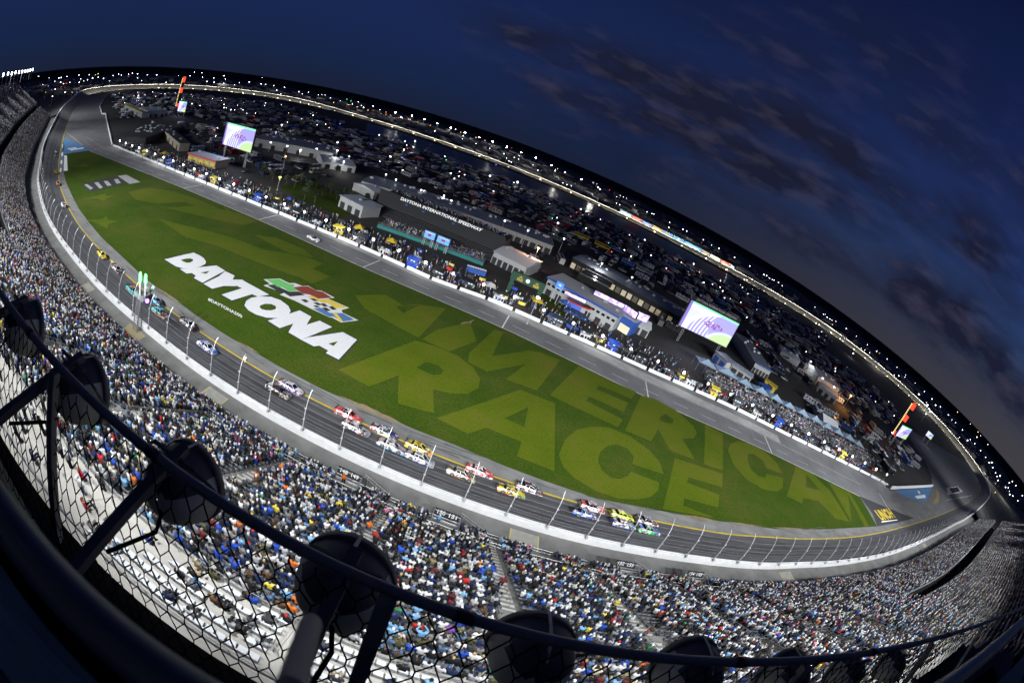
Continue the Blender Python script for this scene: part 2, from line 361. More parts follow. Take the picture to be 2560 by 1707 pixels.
mown = [
 A_([(120,325),(320,435),(515,360),(508,545),(745,608),(738,452),(850,478),(960,482),(1035,445),(1045,385),(1000,310),(900,235),(760,175),(625,135)], [[(630,310),(690,275),(770,295),(805,330),(790,355),(735,360)]]),
 A_([(760,640),(965,742),(1085,702),(1315,795),(1288,890),(1530,985),(1535,545),(1310,455)], [[(1205,640),(1335,700),(1360,570)]]),
 A_([(1560,880),(1600,780),(1680,715),(1780,697),(1880,700),(2030,760),(2150,850),(2220,930),(2245,1005),(2040,940),(2050,890),(2010,840),(1940,812),(1880,820),(1830,860),(1815,920),(1840,980),(1900,1030),(1960,1038),(2010,1020),(2030,990),(2215,1060),(2210,1110),(2160,1155),(2070,1170),(1950,1165),(1800,1115),(1660,1030),(1590,960)]),
 B_([(750,640),(1062,742),(1058,830),(838,764),(830,800),(1040,880),(1032,962),(812,902),(802,948),(1010,1030),(670,972)]),
 A_([(970,250),(1100,332),(1345,285),(1215,380),(1405,465),(1690,285),(1440,190),(1130,240),(1190,100),(1060,30)]),
 A_([(660,120),(740,60),(980,20),(1100,80),(840,205)]),
 A_([(480,30),(560,-60),(760,-120),(720,10),(640,115)]),
 A_([(1500,490),(1945,700),(1978,650),(1735,525),(1760,500),(1985,600),(2010,540),(1800,450),(1825,428),(2035,515),(2065,470),(1690,300)]),
 B_([(530,230),(425,460),(595,530),(640,450),(720,590),(880,650),(800,515),(870,510),(895,480),(870,430),(760,330),(620,255)], [[(655,370),(650,395),(690,410),(735,415),(740,390),(690,350)]]),
 B_([(945,420),(1062,480),(1062,720),(940,680)]),
 B_([(1095,590),(1110,550),(1160,530),(1240,545),(1340,600),(1420,680),(1450,740),(1345,705),(1330,660),(1270,615),(1230,610),(1222,650),(1250,720),(1300,760),(1340,770),(1350,740),(1455,770),(1455,830),(1420,860),(1330,845),(1220,780),(1130,680)]),
 B_([(1540,690),(1480,890),(1580,935),(1590,900),(1690,920),(1800,1035),(1890,1055),(1760,850),(1640,735)], [[(1610,750),(1605,830),(1700,850)]]),
 B_([(1755,800),(1905,1058),(1880,880),(1990,1085),(2020,1085),(1890,860)]),
 D_([(1015,655),(1100,700),(1180,800),(1170,950),(1130,1200),(1050,1380),(890,1270),(960,950)]),
 D_([(850,520),(900,485),(1000,470),(1090,480),(1030,520),(1040,560),(1120,590),(1530,600),(1480,640),(1150,650),(1000,630),(900,580)]),
 D_([(1250,730),(1390,690),(1480,750),(1400,800),(1560,850),(1800,930),(1900,960),(1850,990),(1650,930),(1420,830)]),
 D_([(1560,720),(1640,660),(1720,650),(1690,735),(1780,755),(1880,720),(1840,650),(1900,690),(1920,740),(1800,790),(1640,770)]),
 D_([(1700,850),(1880,820),(2050,830),(2240,900),(2380,960),(2380,1040),(2200,980),(2050,960),(2200,1100),(2050,1060),(1850,900)]),
 D_([(400,800),(560,790),(620,755),(630,800),(740,815),(640,840),(620,890),(540,845)]),
 D_([(360,580),(520,545),(600,520),(610,545),(690,550),(610,575),(590,600),(520,575)]),
 D_([(230,240),(340,225),(390,200),(400,222),(470,230),(400,245)]),
]
V_ = lambda L, h=(): (sub(150, 380, 1.792, L), [])
U_ = lambda L, h=(): (sub(760, 600, 2.0984, L), [sub(760, 600, 2.0984, q) for q in h])
mown[4:7] = [U_([(1000,470),(1045,485),(985,610),(1180,580),(1240,590),(1343,632),(1220,790),(1060,730),(1165,650),(960,690),(860,640),(865,595)]), U_([(620,520),(700,470),(870,432),(905,530),(760,585)]), U_([(265,290),(430,288),(520,345),(600,338),(745,360),(640,470),(600,512),(480,450),(320,360)], [[(480,347),(520,385),(605,343)]])]
mown += [V_(q) for q in ([(305,180),(400,160),(520,180),(640,222),(720,258),(690,266),(560,225),(430,232),(340,215)], [(470,250),(640,240),(800,275),(880,310),(820,330),(640,290)], [(440,300),(560,330),(760,380),(920,440),(1100,470),(1180,500),(1060,560),(900,500),(700,420),(560,380)], [(870,372),(970,385),(1090,435),(1140,475),(1030,455),(950,415)], [(1000,525),(1100,510),(1210,560),(1130,590)])]
for q in (18, 16, 15, 14): del mown[q-1]
M_mown2 = grass_mat('faded_mown_grass', (0.046, 0.072, 0.004), (0.06, 0.086, 0.005), (0.09, 0.085, 0.013))
MOWN = child_sheet('mown_lettering', mown[:13], M_mown, 0.045, GRASS); child_sheet('faded_mown_lettering', mown[13:], M_mown2, 0.045, GRASS)
M_dirt = mat('worn_bare_dirt', (0.17, 0.13, 0.075), 1.0, var=0.35, scale=0.5)
def blotch(px0, py0, px1, py1, w, n=14):
    a, b = Vector(at(px0, py0)), Vector(at(px1, py1)); u = b-a; nn = Vector((-u.y, u.x, 0)).normalized(); P_ = []
    for sg in (1, -1):
        for k in range(n+1):
            t = k/n if sg > 0 else 1-k/n; P_.append(a+u*t+nn*sg*w*math.sin(math.pi*min(max(t, .04), .96))*random.uniform(.55, 1.1))
    return [tuple(v) for v in P_]
mb = MB()
for q in ((850, 990, 1010, 1062, .8), (1690, 1284, 1800, 1304, .5), (1815, 1304, 1905, 1316, .35), (1930, 1318, 2010, 1322, .3), (385, 715, 455, 760, .4), (590, 852, 650, 885, .35), (1120, 835, 1185, 800, 1.2)): add_holed(mb, blotch(*q), [], M_dirt, 0.052+.001*len(mb.f)*.01)
tag(mb.build('bare_dirt', M_dirt, GRASS), kind='structure')
E_ = lambda L, h=(): (sub(380, 600, 4.2, L), [sub(380, 600, 4.2, q) for q in h])
day = [
 E_([(132,207),(250,280),(330,302),(430,302),(500,285),(560,255),(567,230),(545,195),(500,165),(437,135)], [[(300,213),(335,232),(370,242),(405,238),(430,222),(430,205),(400,197),(350,200)]]),
 E_([(292,307),(362,355),(420,350),(460,378),(440,402),(530,452),(768,325),(675,270),(495,290),(430,300)], [[(508,345),(568,358),(608,328)]]),
 E_([(540,463),(632,515),(755,485),(880,488),(950,420),(845,418),(868,378),(770,330),(700,385)]),
 E_([(945,422),(860,470),(945,510),(730,577),(838,637),(1050,572),(1110,597),(1232,578)]),
 E_([(970,690),(990,640),(1040,610),(1130,595),(1250,600),(1350,635),(1430,695),(1455,745),(1440,780),(1380,808),(1290,822),(1200,818),(1090,785),(1010,740)], [[(1127,705),(1150,728),(1195,740),(1250,742),(1290,732),(1305,715),(1295,695),(1250,675),(1190,673),(1145,685)]]),
 E_([(1215,850),(1340,928),(1485,880),(1432,972),(1565,1050),(1890,917),(1760,850),(1622,893),(1672,808),(1550,742),(1440,778),(1300,825)]),
 E_([(1565,1050),(1700,1120),(1755,1112),(1850,1165),(1825,1190),(1960,1258),(2152,1050),(2003,970),(1640,1025)], [[(1850,1090),(1905,1115),(1950,1068)]]),
]
def grow(P, d):
    c = np.array(P)[:, :2]; n = len(c); area = sum(c[i][0]*c[(i+1) % n][1]-c[(i+1) % n][0]*c[i][1] for i in range(n)); sg = 1 if area > 0 else -1; out = []
    for i in range(n):
        a, b, e = c[i-1], c[i], c[(i+1) % n]; n1 = np.array([(b-a)[1], -(b-a)[0]])/max(1e-6, np.linalg.norm(b-a)); n2 = np.array([(e-b)[1], -(e-b)[0]])/max(1e-6, np.linalg.norm(e-b))
        m = n1+n2; m = m/max(0.5, (m@m)/2)*1.0; out.append((b[0]+sg*m[0]*d, b[1]+sg*m[1]*d, 0))
    return out
M_black = mat('black_grass_paint', (0.012, 0.013, 0.012), 0.9)
M_wgrass = mat('white_grass_paint', (0.5, 0.5, 0.51), 0.95, var=0.09, scale=2.2)
child_sheet('painted_lettering_outline', [(grow(P, 0.32), h) for P, h in day], M_black, 0.06, GRASS)
child_sheet('painted_lettering', day, M_wgrass, 0.085, GRASS)
mb = MB(); text_on(mb, '#DAYTONA500', E_([(590,640)])[0][0], E_([(955,830)])[0][0], E_([(583,600)])[0][0], M_wgrass, 0.03, 0.25)
mb.v = [(x, y, 0.07) for x, y, z in mb.v]; tag(mb.build('painted_hashtag', M_wgrass, GRASS), kind='structure')
fl = [('white', M_wgrass, 0.065, [(1170,415),(1340,407),(1440,455),(1500,455),(1580,485),(1640,483),(1720,530),(1780,535),(1918,608),(1850,618),(2070,715),(1990,737),(2000,765),(2168,845),(1985,868),(1890,815),(1860,812),(1650,715),(1640,708),(1500,640),(1340,575),(1380,560),(1170,480),(1240,462)]),
 ('black', M_black, 0.08, [(1205,475),(1280,470),(1440,545),(1540,543),(1605,580),(1450,597),(1390,560),(1345,555)]),
 ('green', mat('green_grass_paint', (0.1, 0.36, 0.1), 0.9), 0.084, [(1200,420),(1335,413),(1440,465),(1500,470),(1480,500),(1535,538),(1440,543),(1370,500),(1320,495)]),
 ('red', mat('dark_red_grass_paint', (0.17, 0.022, 0.012), 0.9), 0.088, [(1480,500),(1560,490),(1640,490),(1725,535),(1790,545),(1890,610),(1740,620),(1650,575),(1580,565)]),
 ('yellow', mat('yellow_grass_paint', (0.5, 0.38, 0.05), 0.9), 0.092, [(1620,600),(1690,590),(1760,625),(1850,622),(2055,715),(1920,722),(1850,665),(1780,660),(1690,615)]),
 ('blue', mat('blue_grass_paint', (0.045, 0.12, 0.26), 0.9), 0.084, [(1690,722),(1770,715),(1870,768),(2000,770),(2130,840),(2000,860),(1900,805),(1860,810)]),
 ('yellow', MATS['yellow_grass_paint'], 0.1, [(1890,768),(1940,775),(2005,855),(1975,862)])]
mb = MB()
for nm, m, z, P in fl: add_holed(mb, E_(P)[0], [], m, z)
for P in ([(1560,630),(1610,625),(1650,650),(1610,660)], [(1690,660),(1735,657),(1790,685),(1740,690)], [(1650,615),(1700,618),(1750,645),(1700,645)], [(1770,670),(1810,668),(1850,700),(1800,702)], [(1690,690),(1730,690),(1770,712),(1720,712)], [(1850,700),(1900,700),(1940,735),(1890,735)], [(1780,715),(1830,712),(1880,745),(1830,750)]):
    add_holed(mb, E_(P)[0], [], M_black, 0.096)
tag(mb.build('painted_flag_emblem', None, GRASS), kind='structure')
# dark board painted on the far left grass, blue and black corner paint
mb = MB(); F1 = lambda L: sub(0, 140, 3.672, L)
add_holed(mb, F1([(740,1180),(830,1250),(1190,1165),(1075,1100)]), [], M_black, 0.05)
for q in ([(775,1185),(830,1230),(855,1215),(800,1178)], [(865,1165),(915,1220),(945,1210),(900,1160)], [(950,1150),(985,1195),(1025,1190),(985,1148)], [(1045,1135),(1070,1175),(1110,1168),(1080,1130)], [(1080,1103),(1190,1178),(1290,1160),(1160,1092)]):
    add_holed(mb, F1(q), [], mat('faded_grey_paint', (.26, .26, .26), .9, var=.4, scale=1.2), 0.06)
tag(mb.build('painted_board', None, GRASS), kind='structure')
mb = MB(); add_holed(mb, F1([(597,752),(770,828),(830,866),(640,895),(590,905),(575,850)]), [], M_blue, 0.05)
for q in ([(620,850),(700,840),(705,850),(625,860)], [(640,862),(770,842),(765,852),(645,872)]): add_holed(mb, F1(q), [], M_white, 0.06)
struct(mb, 'blue_painted_ground')
mb = MB(); Y0 = F1([(580,805)])
for i in range(7):
    y = 815+i*36; add_holed(mb, F1([(572-i*3.6, y), (590-i*4, y), (586-i*4, y+34), (568-i*3.6, y+34)]), [], M_blue if i % 2 else M_white, 0.05)
add_holed(mb, F1([(590,915),(615,915),(622,1055),(585,1058)]), [], M_white, 0.052)
struct(mb, 'blue_white_painted_kerb')
G5 = lambda L: sub(1920, 1000, 3.672, L)
mb = MB(); add_holed(mb, G5([(840,880),(1335,1085),(1180,1125),(1000,1158),(965,1050)]), [], mat('black_asphalt_paint', (0.03, 0.03, 0.033), 0.8), 0.052)
p = G5([(1045,1108), (1172,1078), (972,1010)]); text_on(mb, 'UNOH', p[0], p[1], p[2], M_yellow, 0.04)
mb.v = [(x, y, 0.062 if i >= 5 else z) for i, (x, y, z) in enumerate(mb.v)]
add_holed(mb, G5([(1040,1112),(1185,1095),(1187,1102),(1043,1122)]), [], M_white, 0.064); struct(mb, 'black_painted_ground')
mb = MB(); add_holed(mb, G5([(1160,828),(1505,800),(1455,925),(1400,932),(1250,880)]), [], M_blue, 0.052)
for q in ([(1345,880),(1440,865),(1450,895),(1370,905)], [(1370,835),(1385,832),(1400,858),(1390,860)]): add_holed(mb, G5(q), [], M_white, 0.06)
struct(mb, 'blue_painted_corner')
mb = MB(); add_holed(mb, G5([(1640,805),(1740,790),(1790,840),(1650,870)]), [], M_line, 0.052); add_holed(mb, G5([(1660,808),(1740,796),(1765,838),(1690,852)]), [], M_dark, 0.06)
add_holed(mb, G5([(1510,945),(1545,890),(1545,810),(1570,860),(1565,935),(1540,950)]), [], mat('yellow_dry_grass', (0.28, 0.2, 0.06), 1), 0.055)
add_holed(mb, G5([(1640,915),(1870,872),(1870,876),(1640,919)]), [], M_line, 0.066)
struct(mb, 'painted_panel')
# pit road ---------------------------------------------------------------------
GL = [at(x, y)[:2] for x, y in [(165,330),(223,377),(457,470),(664,557),(914,671.5),(1268,824),(1611,990.5),(1905,1121),(2149,1240),(2282,1300)]]
GLc = np.array([np.array(p) for p in GL]); gs = np.concatenate([[0], np.cumsum(np.linalg.norm(np.diff(GLc, axis=0), axis=1))])
def pl(s, o, z=0.02):
    x = np.interp(s, gs, GLc[:, 0]); y = np.interp(s, gs, GLc[:, 1]); k = min(max(np.searchsorted(gs, s)-1, 0), len(gs)-2); d = GLc[k+1]-GLc[k]; d = d/np.linalg.norm(d)
    return (x-d[1]*o, y+d[0]*o, z)
def pline(mb, s0, s1, o, w, z=0.02, m=M_line, n=1):
    for a, b in zip(np.linspace(s0, s1, n+1)[:-1], np.linspace(s0, s1, n+1)[1:]): mb.poly([pl(a, o-w/2, z), pl(b, o-w/2, z), pl(b, o+w/2, z), pl(a, o+w/2, z)], m)
L_ = gs[-1]; lm = MB()
pline(lm, 0, L_, -0.15, 0.28, 0.05, n=60); pline(lm, 40, L_-40, 10.6, 0.16, n=50)
s = 60.
while s < L_-70: pline(lm, s, s+5.5, 4.6, 0.16); s += 10.7
for px in ((1160,740),(845,608),(612,500),(425,432),(1487,903),(1785,1065),(1990,1150-62)):
    q = at(px[0]*1.0884, px[1]*1.0884); d = np.hypot(GLc[:, 0]-q[0], GLc[:, 1]-q[1]); s = float(np.interp(q[0], GLc[:, 0], gs)); lm.poly([pl(s-.2, 0, .024), pl(s+.2, 0, .024), pl(s+.2, 10.5, .024), pl(s-.2, 10.5, .024)], M_line)
struct(lm, 'pit_road_lines')
pm = MB(); M_pit = mat('pit_box_concrete', (0.3, 0.3, 0.29), 0.85, var=0.25, scale=0.3)
for a, b in zip(np.linspace(150, L_-90, 50)[:-1], np.linspace(150, L_-90, 50)[1:]): pm.poly([pl(a, 11.2, .012), pl(b, 11.2, .012), pl(b, 16.6, .012), pl(a, 16.6, .012)], M_pit)
struct(pm, 'pit_lane_concrete')
# infield ground: everything behind the pit wall
PW_PX = [(268,235),(249,265),(255,284),(264,284),(280.5,360.6),(313,374),(479,441),(653,511.5),(925,622.6),(1088,696.6),(1241,751),(1300,778),(1632,925),(1828,1012),(1959,1077.5),(2220,1208),(2225,1222)]
PW = [at(x, y, 0.9) for x, y in PW_PX]
IB = [(p[0], p[1], 0.03) for p in PW]+[at(x, y, 0.03) for x, y in [(2330,1214),(2330,1192),(2312,1152),(2301,1136),(2250,1060)]]
far = [IN[i]-NRM[i]*10 for i in range(NL)]; far = [p for p in far if p[1] > 330]
far.sort(key=lambda p: -math.atan2(p[1]-330, p[0])); far.sort(key=lambda p: math.atan2(p[1]-300, p[0]+50))
mb = MB(); add_holed(mb, IB+[(p[0], p[1], .03) for p in far], [], M_infield, 0.03); struct(mb, 'infield_ground')
# lake with lamp reflections
M_lake = mat('lake_water', (0.004, 0.006, 0.009), 0.3, spec=0.14)
LK = [(919, 307), (987, 327), (1055, 349), (1123, 373), (1200, 399), (1302, 438), (1404, 479), (1489, 514), (1591, 564), (1685, 612), (1770, 659), (1838, 695), (1832, 721), (1764, 685), (1679, 638), (1585, 590), (1483, 540), (1398, 505), (1296, 464), (1194, 425), (1117, 399), (1049, 375), (981, 353), (913, 333)]
mb = MB(); add_holed(mb, [at(x, y, 0.05) for x, y in LK], [], M_lake, 0.05); struct(mb, 'lake_water')
# ------------------------------------------------------------------ catch fence on the wall: every post a part, the cables parts
M_post = mat('pale_steel_post', (0.62, 0.63, 0.64), 0.4, metal=0.3)
M_cable = mat('steel_cable', (0.3, 0.3, 0.32), 0.5, metal=0.3)
fence = thing('catch_fence', 'tall steel catch fence with inward curving posts and long cables along the track wall', 'fence')
FS0 = so(*at(681.7, 1018, 5)[:2])[0]
def post_prof(): return [(0.0, 0.0), (0.1, 1.6), (0.35, 3.4), (0.75, 4.8), (1.25, 5.7), (1.85, 6.3)]
pss = [FS0+6.25*k for k in range(-31, 53)]
for s in pss:
    x, y, nx, ny = wc(s, 0.25); z = float(np.interp(s, WS, WZ)); mb = MB()
    mb.tube([(x-nx*o, y-ny*o, z+h) for o, h in post_prof()], [.075, .07, .062, .056, .05, .042], 5)
    mb.box((x+nx*.1, y+ny*.1, z+.25), (.35, .35, .5), math.atan2(ny, nx))
    for o, h in post_prof()[:3]: mb.box((x-nx*o, y-ny*o, z+h+.5), (.2, .3, .12), math.atan2(ny, nx))
    mb.build('fence_post', M_post, fence)
for o, h in ((0, .35), (0.05, .8), (.08, 1.3), (.12, 1.8), (.2, 2.4), (.3, 3.1), (.5, 3.9), (.85, 4.9)):
    mb = MB(); pts = []
    for s in np.linspace(pss[0], pss[-1], 170):
        x, y, nx, ny = wc(s, 0.25-o); pts.append((x, y, float(np.interp(s, WS, WZ))+h))
    mb.tube(pts, 0.015, 3); mb.build('cable', M_cable, fence)
# ------------------------------------------------------------------ grandstand
ST = lambda o: 7.0+0.71*(o-7.0)
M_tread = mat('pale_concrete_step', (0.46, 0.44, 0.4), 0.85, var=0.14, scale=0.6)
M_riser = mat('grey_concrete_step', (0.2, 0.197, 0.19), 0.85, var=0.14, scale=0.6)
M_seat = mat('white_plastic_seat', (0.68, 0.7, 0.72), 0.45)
M_void = mat('shade_toned_concrete', (0.035, 0.035, 0.037), 1.0, spec=0.0)  # concrete darkened in colour to stand in for deep shade
M_treadO = mat('grey_shade_step', (0.17, 0.168, 0.16), 0.9, var=0.2, scale=0.6)  # grey treads, darkened further for shade between the crowd
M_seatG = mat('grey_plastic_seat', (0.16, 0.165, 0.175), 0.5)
TR = 0.84; O0, OB = 7.2, 39.6
stand = thing('grandstand', 'huge curved concrete grandstand packed with spectators, rising from the walkway towards the camera', 'grandstand')
def gap(s): return s > 84 or s < -95
def backo(s): return 39.6 if -78 < s < 62 else 56.0
def stepped(s0, s1, o0, o1, step):
    mb = MB(); o = o0
    while o < o1-0.1:
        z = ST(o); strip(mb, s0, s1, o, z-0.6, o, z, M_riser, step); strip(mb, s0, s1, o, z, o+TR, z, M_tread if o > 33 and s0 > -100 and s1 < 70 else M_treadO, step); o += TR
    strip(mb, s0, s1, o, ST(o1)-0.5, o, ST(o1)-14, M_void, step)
    return mb
SA, SB = -430, 330
for nm, s0, s1, o0, o1 in (('lower_tier', SA, -95, O0, 20.0), ('upper_tier', SA, -95, 24.8, 56.0), ('seating_tier', -95, -78, O0, 56), ('seating_tier', -78, 62, O0, OB), ('seating_tier', 62, 84, O0, 56), ('lower_tier', 84, SB, O0, 20.0), ('upper_tier', 84, SB, 24.8, 56.0)):
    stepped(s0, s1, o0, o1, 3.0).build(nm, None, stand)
mb = MB(); strip(mb, SA, SB, O0-0.01, lambda s: zw(s), O0-0.01, 6.8, M_riser); mb.build('front_wall', None, stand)
for a, b in ((SA, -95), (84, SB)):
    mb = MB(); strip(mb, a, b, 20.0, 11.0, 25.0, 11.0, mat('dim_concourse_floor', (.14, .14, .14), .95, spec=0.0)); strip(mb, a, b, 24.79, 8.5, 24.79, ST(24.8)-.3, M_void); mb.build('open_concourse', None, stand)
def rail(s0, s1, o, z, hs=(0.55, 1.1), name='railing', every=2.2, parent=stand, r=.03):
    mb = MB(); n = max(2, int((s1-s0)/1.5))
    for h in hs: mb.tube([(*wc(s, o)[:2], z+h) for s in np.linspace(s0, s1, n)], r, 4)
    for s in np.arange(s0, s1+.01, every):
        x, y = wc(s, o)[:2]; mb.tube([(x, y, z), (x, y, z+hs[-1])], r, 4)
    return mb.build(name, M_grey, parent)
rail(-110, 130, 7.25, 7.0); rail(-110, 130, 10.7, ST(10.6)+.1); rail(-60, 62, 35.1, ST(34.8)+.1); rail(-78, 62, 39.5, ST(39.2)+.1)
rail(-240, -95, 19.9, ST(19.9)); rail(-240, -95, 24.8, ST(24.8)); rail(84, 220, 24.8, ST(24.8)); rail(84, 160, 19.9, ST(19.9))
mb = MB(); strip(mb, -78, 62, 39.62, ST(39)+.1, 39.62, 18, mat('dark_tower_cladding', (0.05, 0.052, 0.06), .9, spec=0.0)); mb.build('rear_wall', None, stand)
# aisles: pale narrow half steps with hand rails
AIS = [6.4+12.45*k for k in range(-33, 26)]
for i, s in enumerate(AIS):
    if abs(s) > 75: continue
    mb = MB(); o = O0+TR/2
    while o < backo(s)-.5:
        z = ST(o-TR/2)+.3
        x, y, nx, ny = wc(s, o+TR/4); mb.box((x, y, z-.14), (TR/2, 1.25, .3), math.atan2(ny, nx)); o += TR
    for a, b in ((11.5, 19), (21, 24), (31.5, 38)):
        for h in (.9,): mb.tube([(*wc(s, a)[:2], ST(a)+h), (*wc(s, b)[:2], ST(b)+h)], .03, 4, M_grey)
        for o in np.linspace(a, b, 4): x, y = wc(s, o)[:2]; mb.tube([(x, y, ST(o)), (x, y, ST(o)+.9)], .03, 4, M_grey)
    mb.mats = [M_tread, M_grey]; mb.m = [0 if j < sum(1 for _ in range(0)) else k for j, k in enumerate(mb.m)]
    mb.build('stair_aisle', M_tread, stand)
    if abs(s) < 60:       # entry tunnel: shade-dark panel for the opening, with side rails
        mb = MB(); a, b = 25.4, 29.6
        P = lambda ds, o, z: (*wc(s+ds, o)[:2], z)
        for ds in (-1.35, 1.35):
            mb.poly([P(ds, a, ST(a)-.2), P(ds, b, ST(a)-.2), P(ds, b, ST(b)+.5), P(ds, a, ST(a)+.3)], M_riser)
            for h in (.5, 1.0): mb.tube([P(ds, a, ST(a)+h), P(ds, b, ST(b)+h)], .035, 4, M_grey)
            for o in np.linspace(a, b, 5): mb.tube([P(ds, o, ST(o)-.3), P(ds, o, ST(o)+1.0)], .035, 4, M_grey)
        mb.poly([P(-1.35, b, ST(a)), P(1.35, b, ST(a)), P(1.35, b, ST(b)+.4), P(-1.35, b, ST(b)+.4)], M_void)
        for h in (.5, 1.0): mb.tube([P(-1.35, b, ST(b)+h), P(1.35, b, ST(b)+h)], .035, 4, M_grey)
        mb.poly([P(-1.3, a-.3, ST(a)+.12), P(1.3, a-.3, ST(a)+.12), P(1.3, b, ST(a)+.14), P(-1.3, b, ST(a)+.14)], M_concD)
        mb.build('entry_tunnel', None, stand)
# section gates with number boards on the front rail
def gate(s, txt, label):
    t = thing('section_gate', label, 'gate sign', (0, 0, 0), 0, 'section gates on the front rail')
    x, y, nx, ny = wc(s, 7.0); mb = MB(); P = lambda ds, o, z: (*wc(s+ds, o)[:2], z)
    for ds in (-1.7, 1.7):
        for o in (6.7, 9.4): mb.tube([P(ds, o, ST(7)), P(ds, o, ST(7)+1.5)], .05, 5)
        mb.tube([P(ds, 6.7, ST(7)+1.5), P(ds, 9.4, ST(7)+1.5)], .05, 5); mb.tube([P(ds, 6.7, ST(7)+.8), P(ds, 9.4, ST(7)+.8)], .04, 5)
    mb.tube([P(-1.7, 6.7, ST(7)+1.5), P(1.7, 6.7, ST(7)+1.5)], .05, 5)
    for ds in (2.2, 3.4, 4.6): mb.tube([P(ds, 5.2, ST(7)-1.0-(ds-2.2)*.5), P(ds, 5.2, ST(7)+.6-(ds-2.2)*.5)], .04, 5)
    mb.tube([P(1.7, 5.2, ST(7)+.9), P(5.4, 5.2, ST(7)-.9)], .05, 5); mb.tube([P(1.7, 5.2, ST(7)+.4), P(5.4, 5.2, ST(7)-1.4)], .04, 5)
    mb.build('gate_frame', M_grey, t)
    mb = MB(); mb.poly([P(-1.6, 6.62, ST(7)+.55), P(1.6, 6.62, ST(7)+.55), P(1.6, 6.2, ST(7)+1.45), P(-1.6, 6.2, ST(7)+1.45)], M_dark)
    b = mb.build('number_board', None, t)
    n1, n2 = txt.split()
    for q, u0 in ((n1, -1.25), (n2, .25)): mb = MB(); text_on(mb, q, P(u0, 6.56, ST(7)+.78), P(u0+1.0, 6.56, ST(7)+.78), P(u0, 6.32, ST(7)+1.3), M_white, .02); mb.build('section_number', None, b)
    mb = MB(); mb.poly([P(-1.6, 6.9, 7.12), P(1.6, 6.9, 7.12), P(1.6, 10.4, 7.12), P(-1.6, 10.4, 7.12)], M_conc); mb.build('landing', None, t)
gate(0.6, '150    151', 'black 150 151 section board on a steel rail gate, nearest the green nosed car')
gate(-12.4, '148    149', 'black section board on a steel rail gate, left of the 150 151 gate')
gate(25.4, '152    153', 'steel rail gate with dark board just beyond the yellow edged walkway pad')
gate(38, '154    155', 'smaller steel rail gate with dark board, rightmost of the row of gates')
# pads on the walkway
M_pad = mat('pale_walkway_pad', (0.36, 0.35, 0.31), .85, var=.15, scale=1.0); M_ye = mat('pale_yellow_line', (0.6, 0.5, 0.16), .7)
for s, w_ in ((so(*at(1312, 1335, 3.8)[:2])[0], 4.4), (so(*at(1958, 1420, 3.8)[:2])[0], 4.0), (so(*at(575, 960, 3.8)[:2])[0], 4.4), (so(*at(2315, 1367, 3.8)[:2])[0], 5), (so(*at(235, 712, 3.8)[:2])[0], 4)):
    mb = MB(); z = zw(s)+.012; Q = lambda ds, o, dz=0: (*wc(s+ds, o)[:2], z+dz); h = w_/2
    mb.poly([Q(-h, 1.2), Q(h, 1.2), Q(h, 5.2), Q(-h, 5.2)], M_pad)
    for a, b, c_, d in ((-h, -h+.18, 1.2, 5.2), (h-.18, h, 1.2, 5.2), (-h, h, 4.9, 5.2)): mb.poly([Q(a, c_, .004), Q(b, c_, .004), Q(b, d, .004), Q(a, d, .004)], M_ye)
    struct(mb, 'walkway_pad')
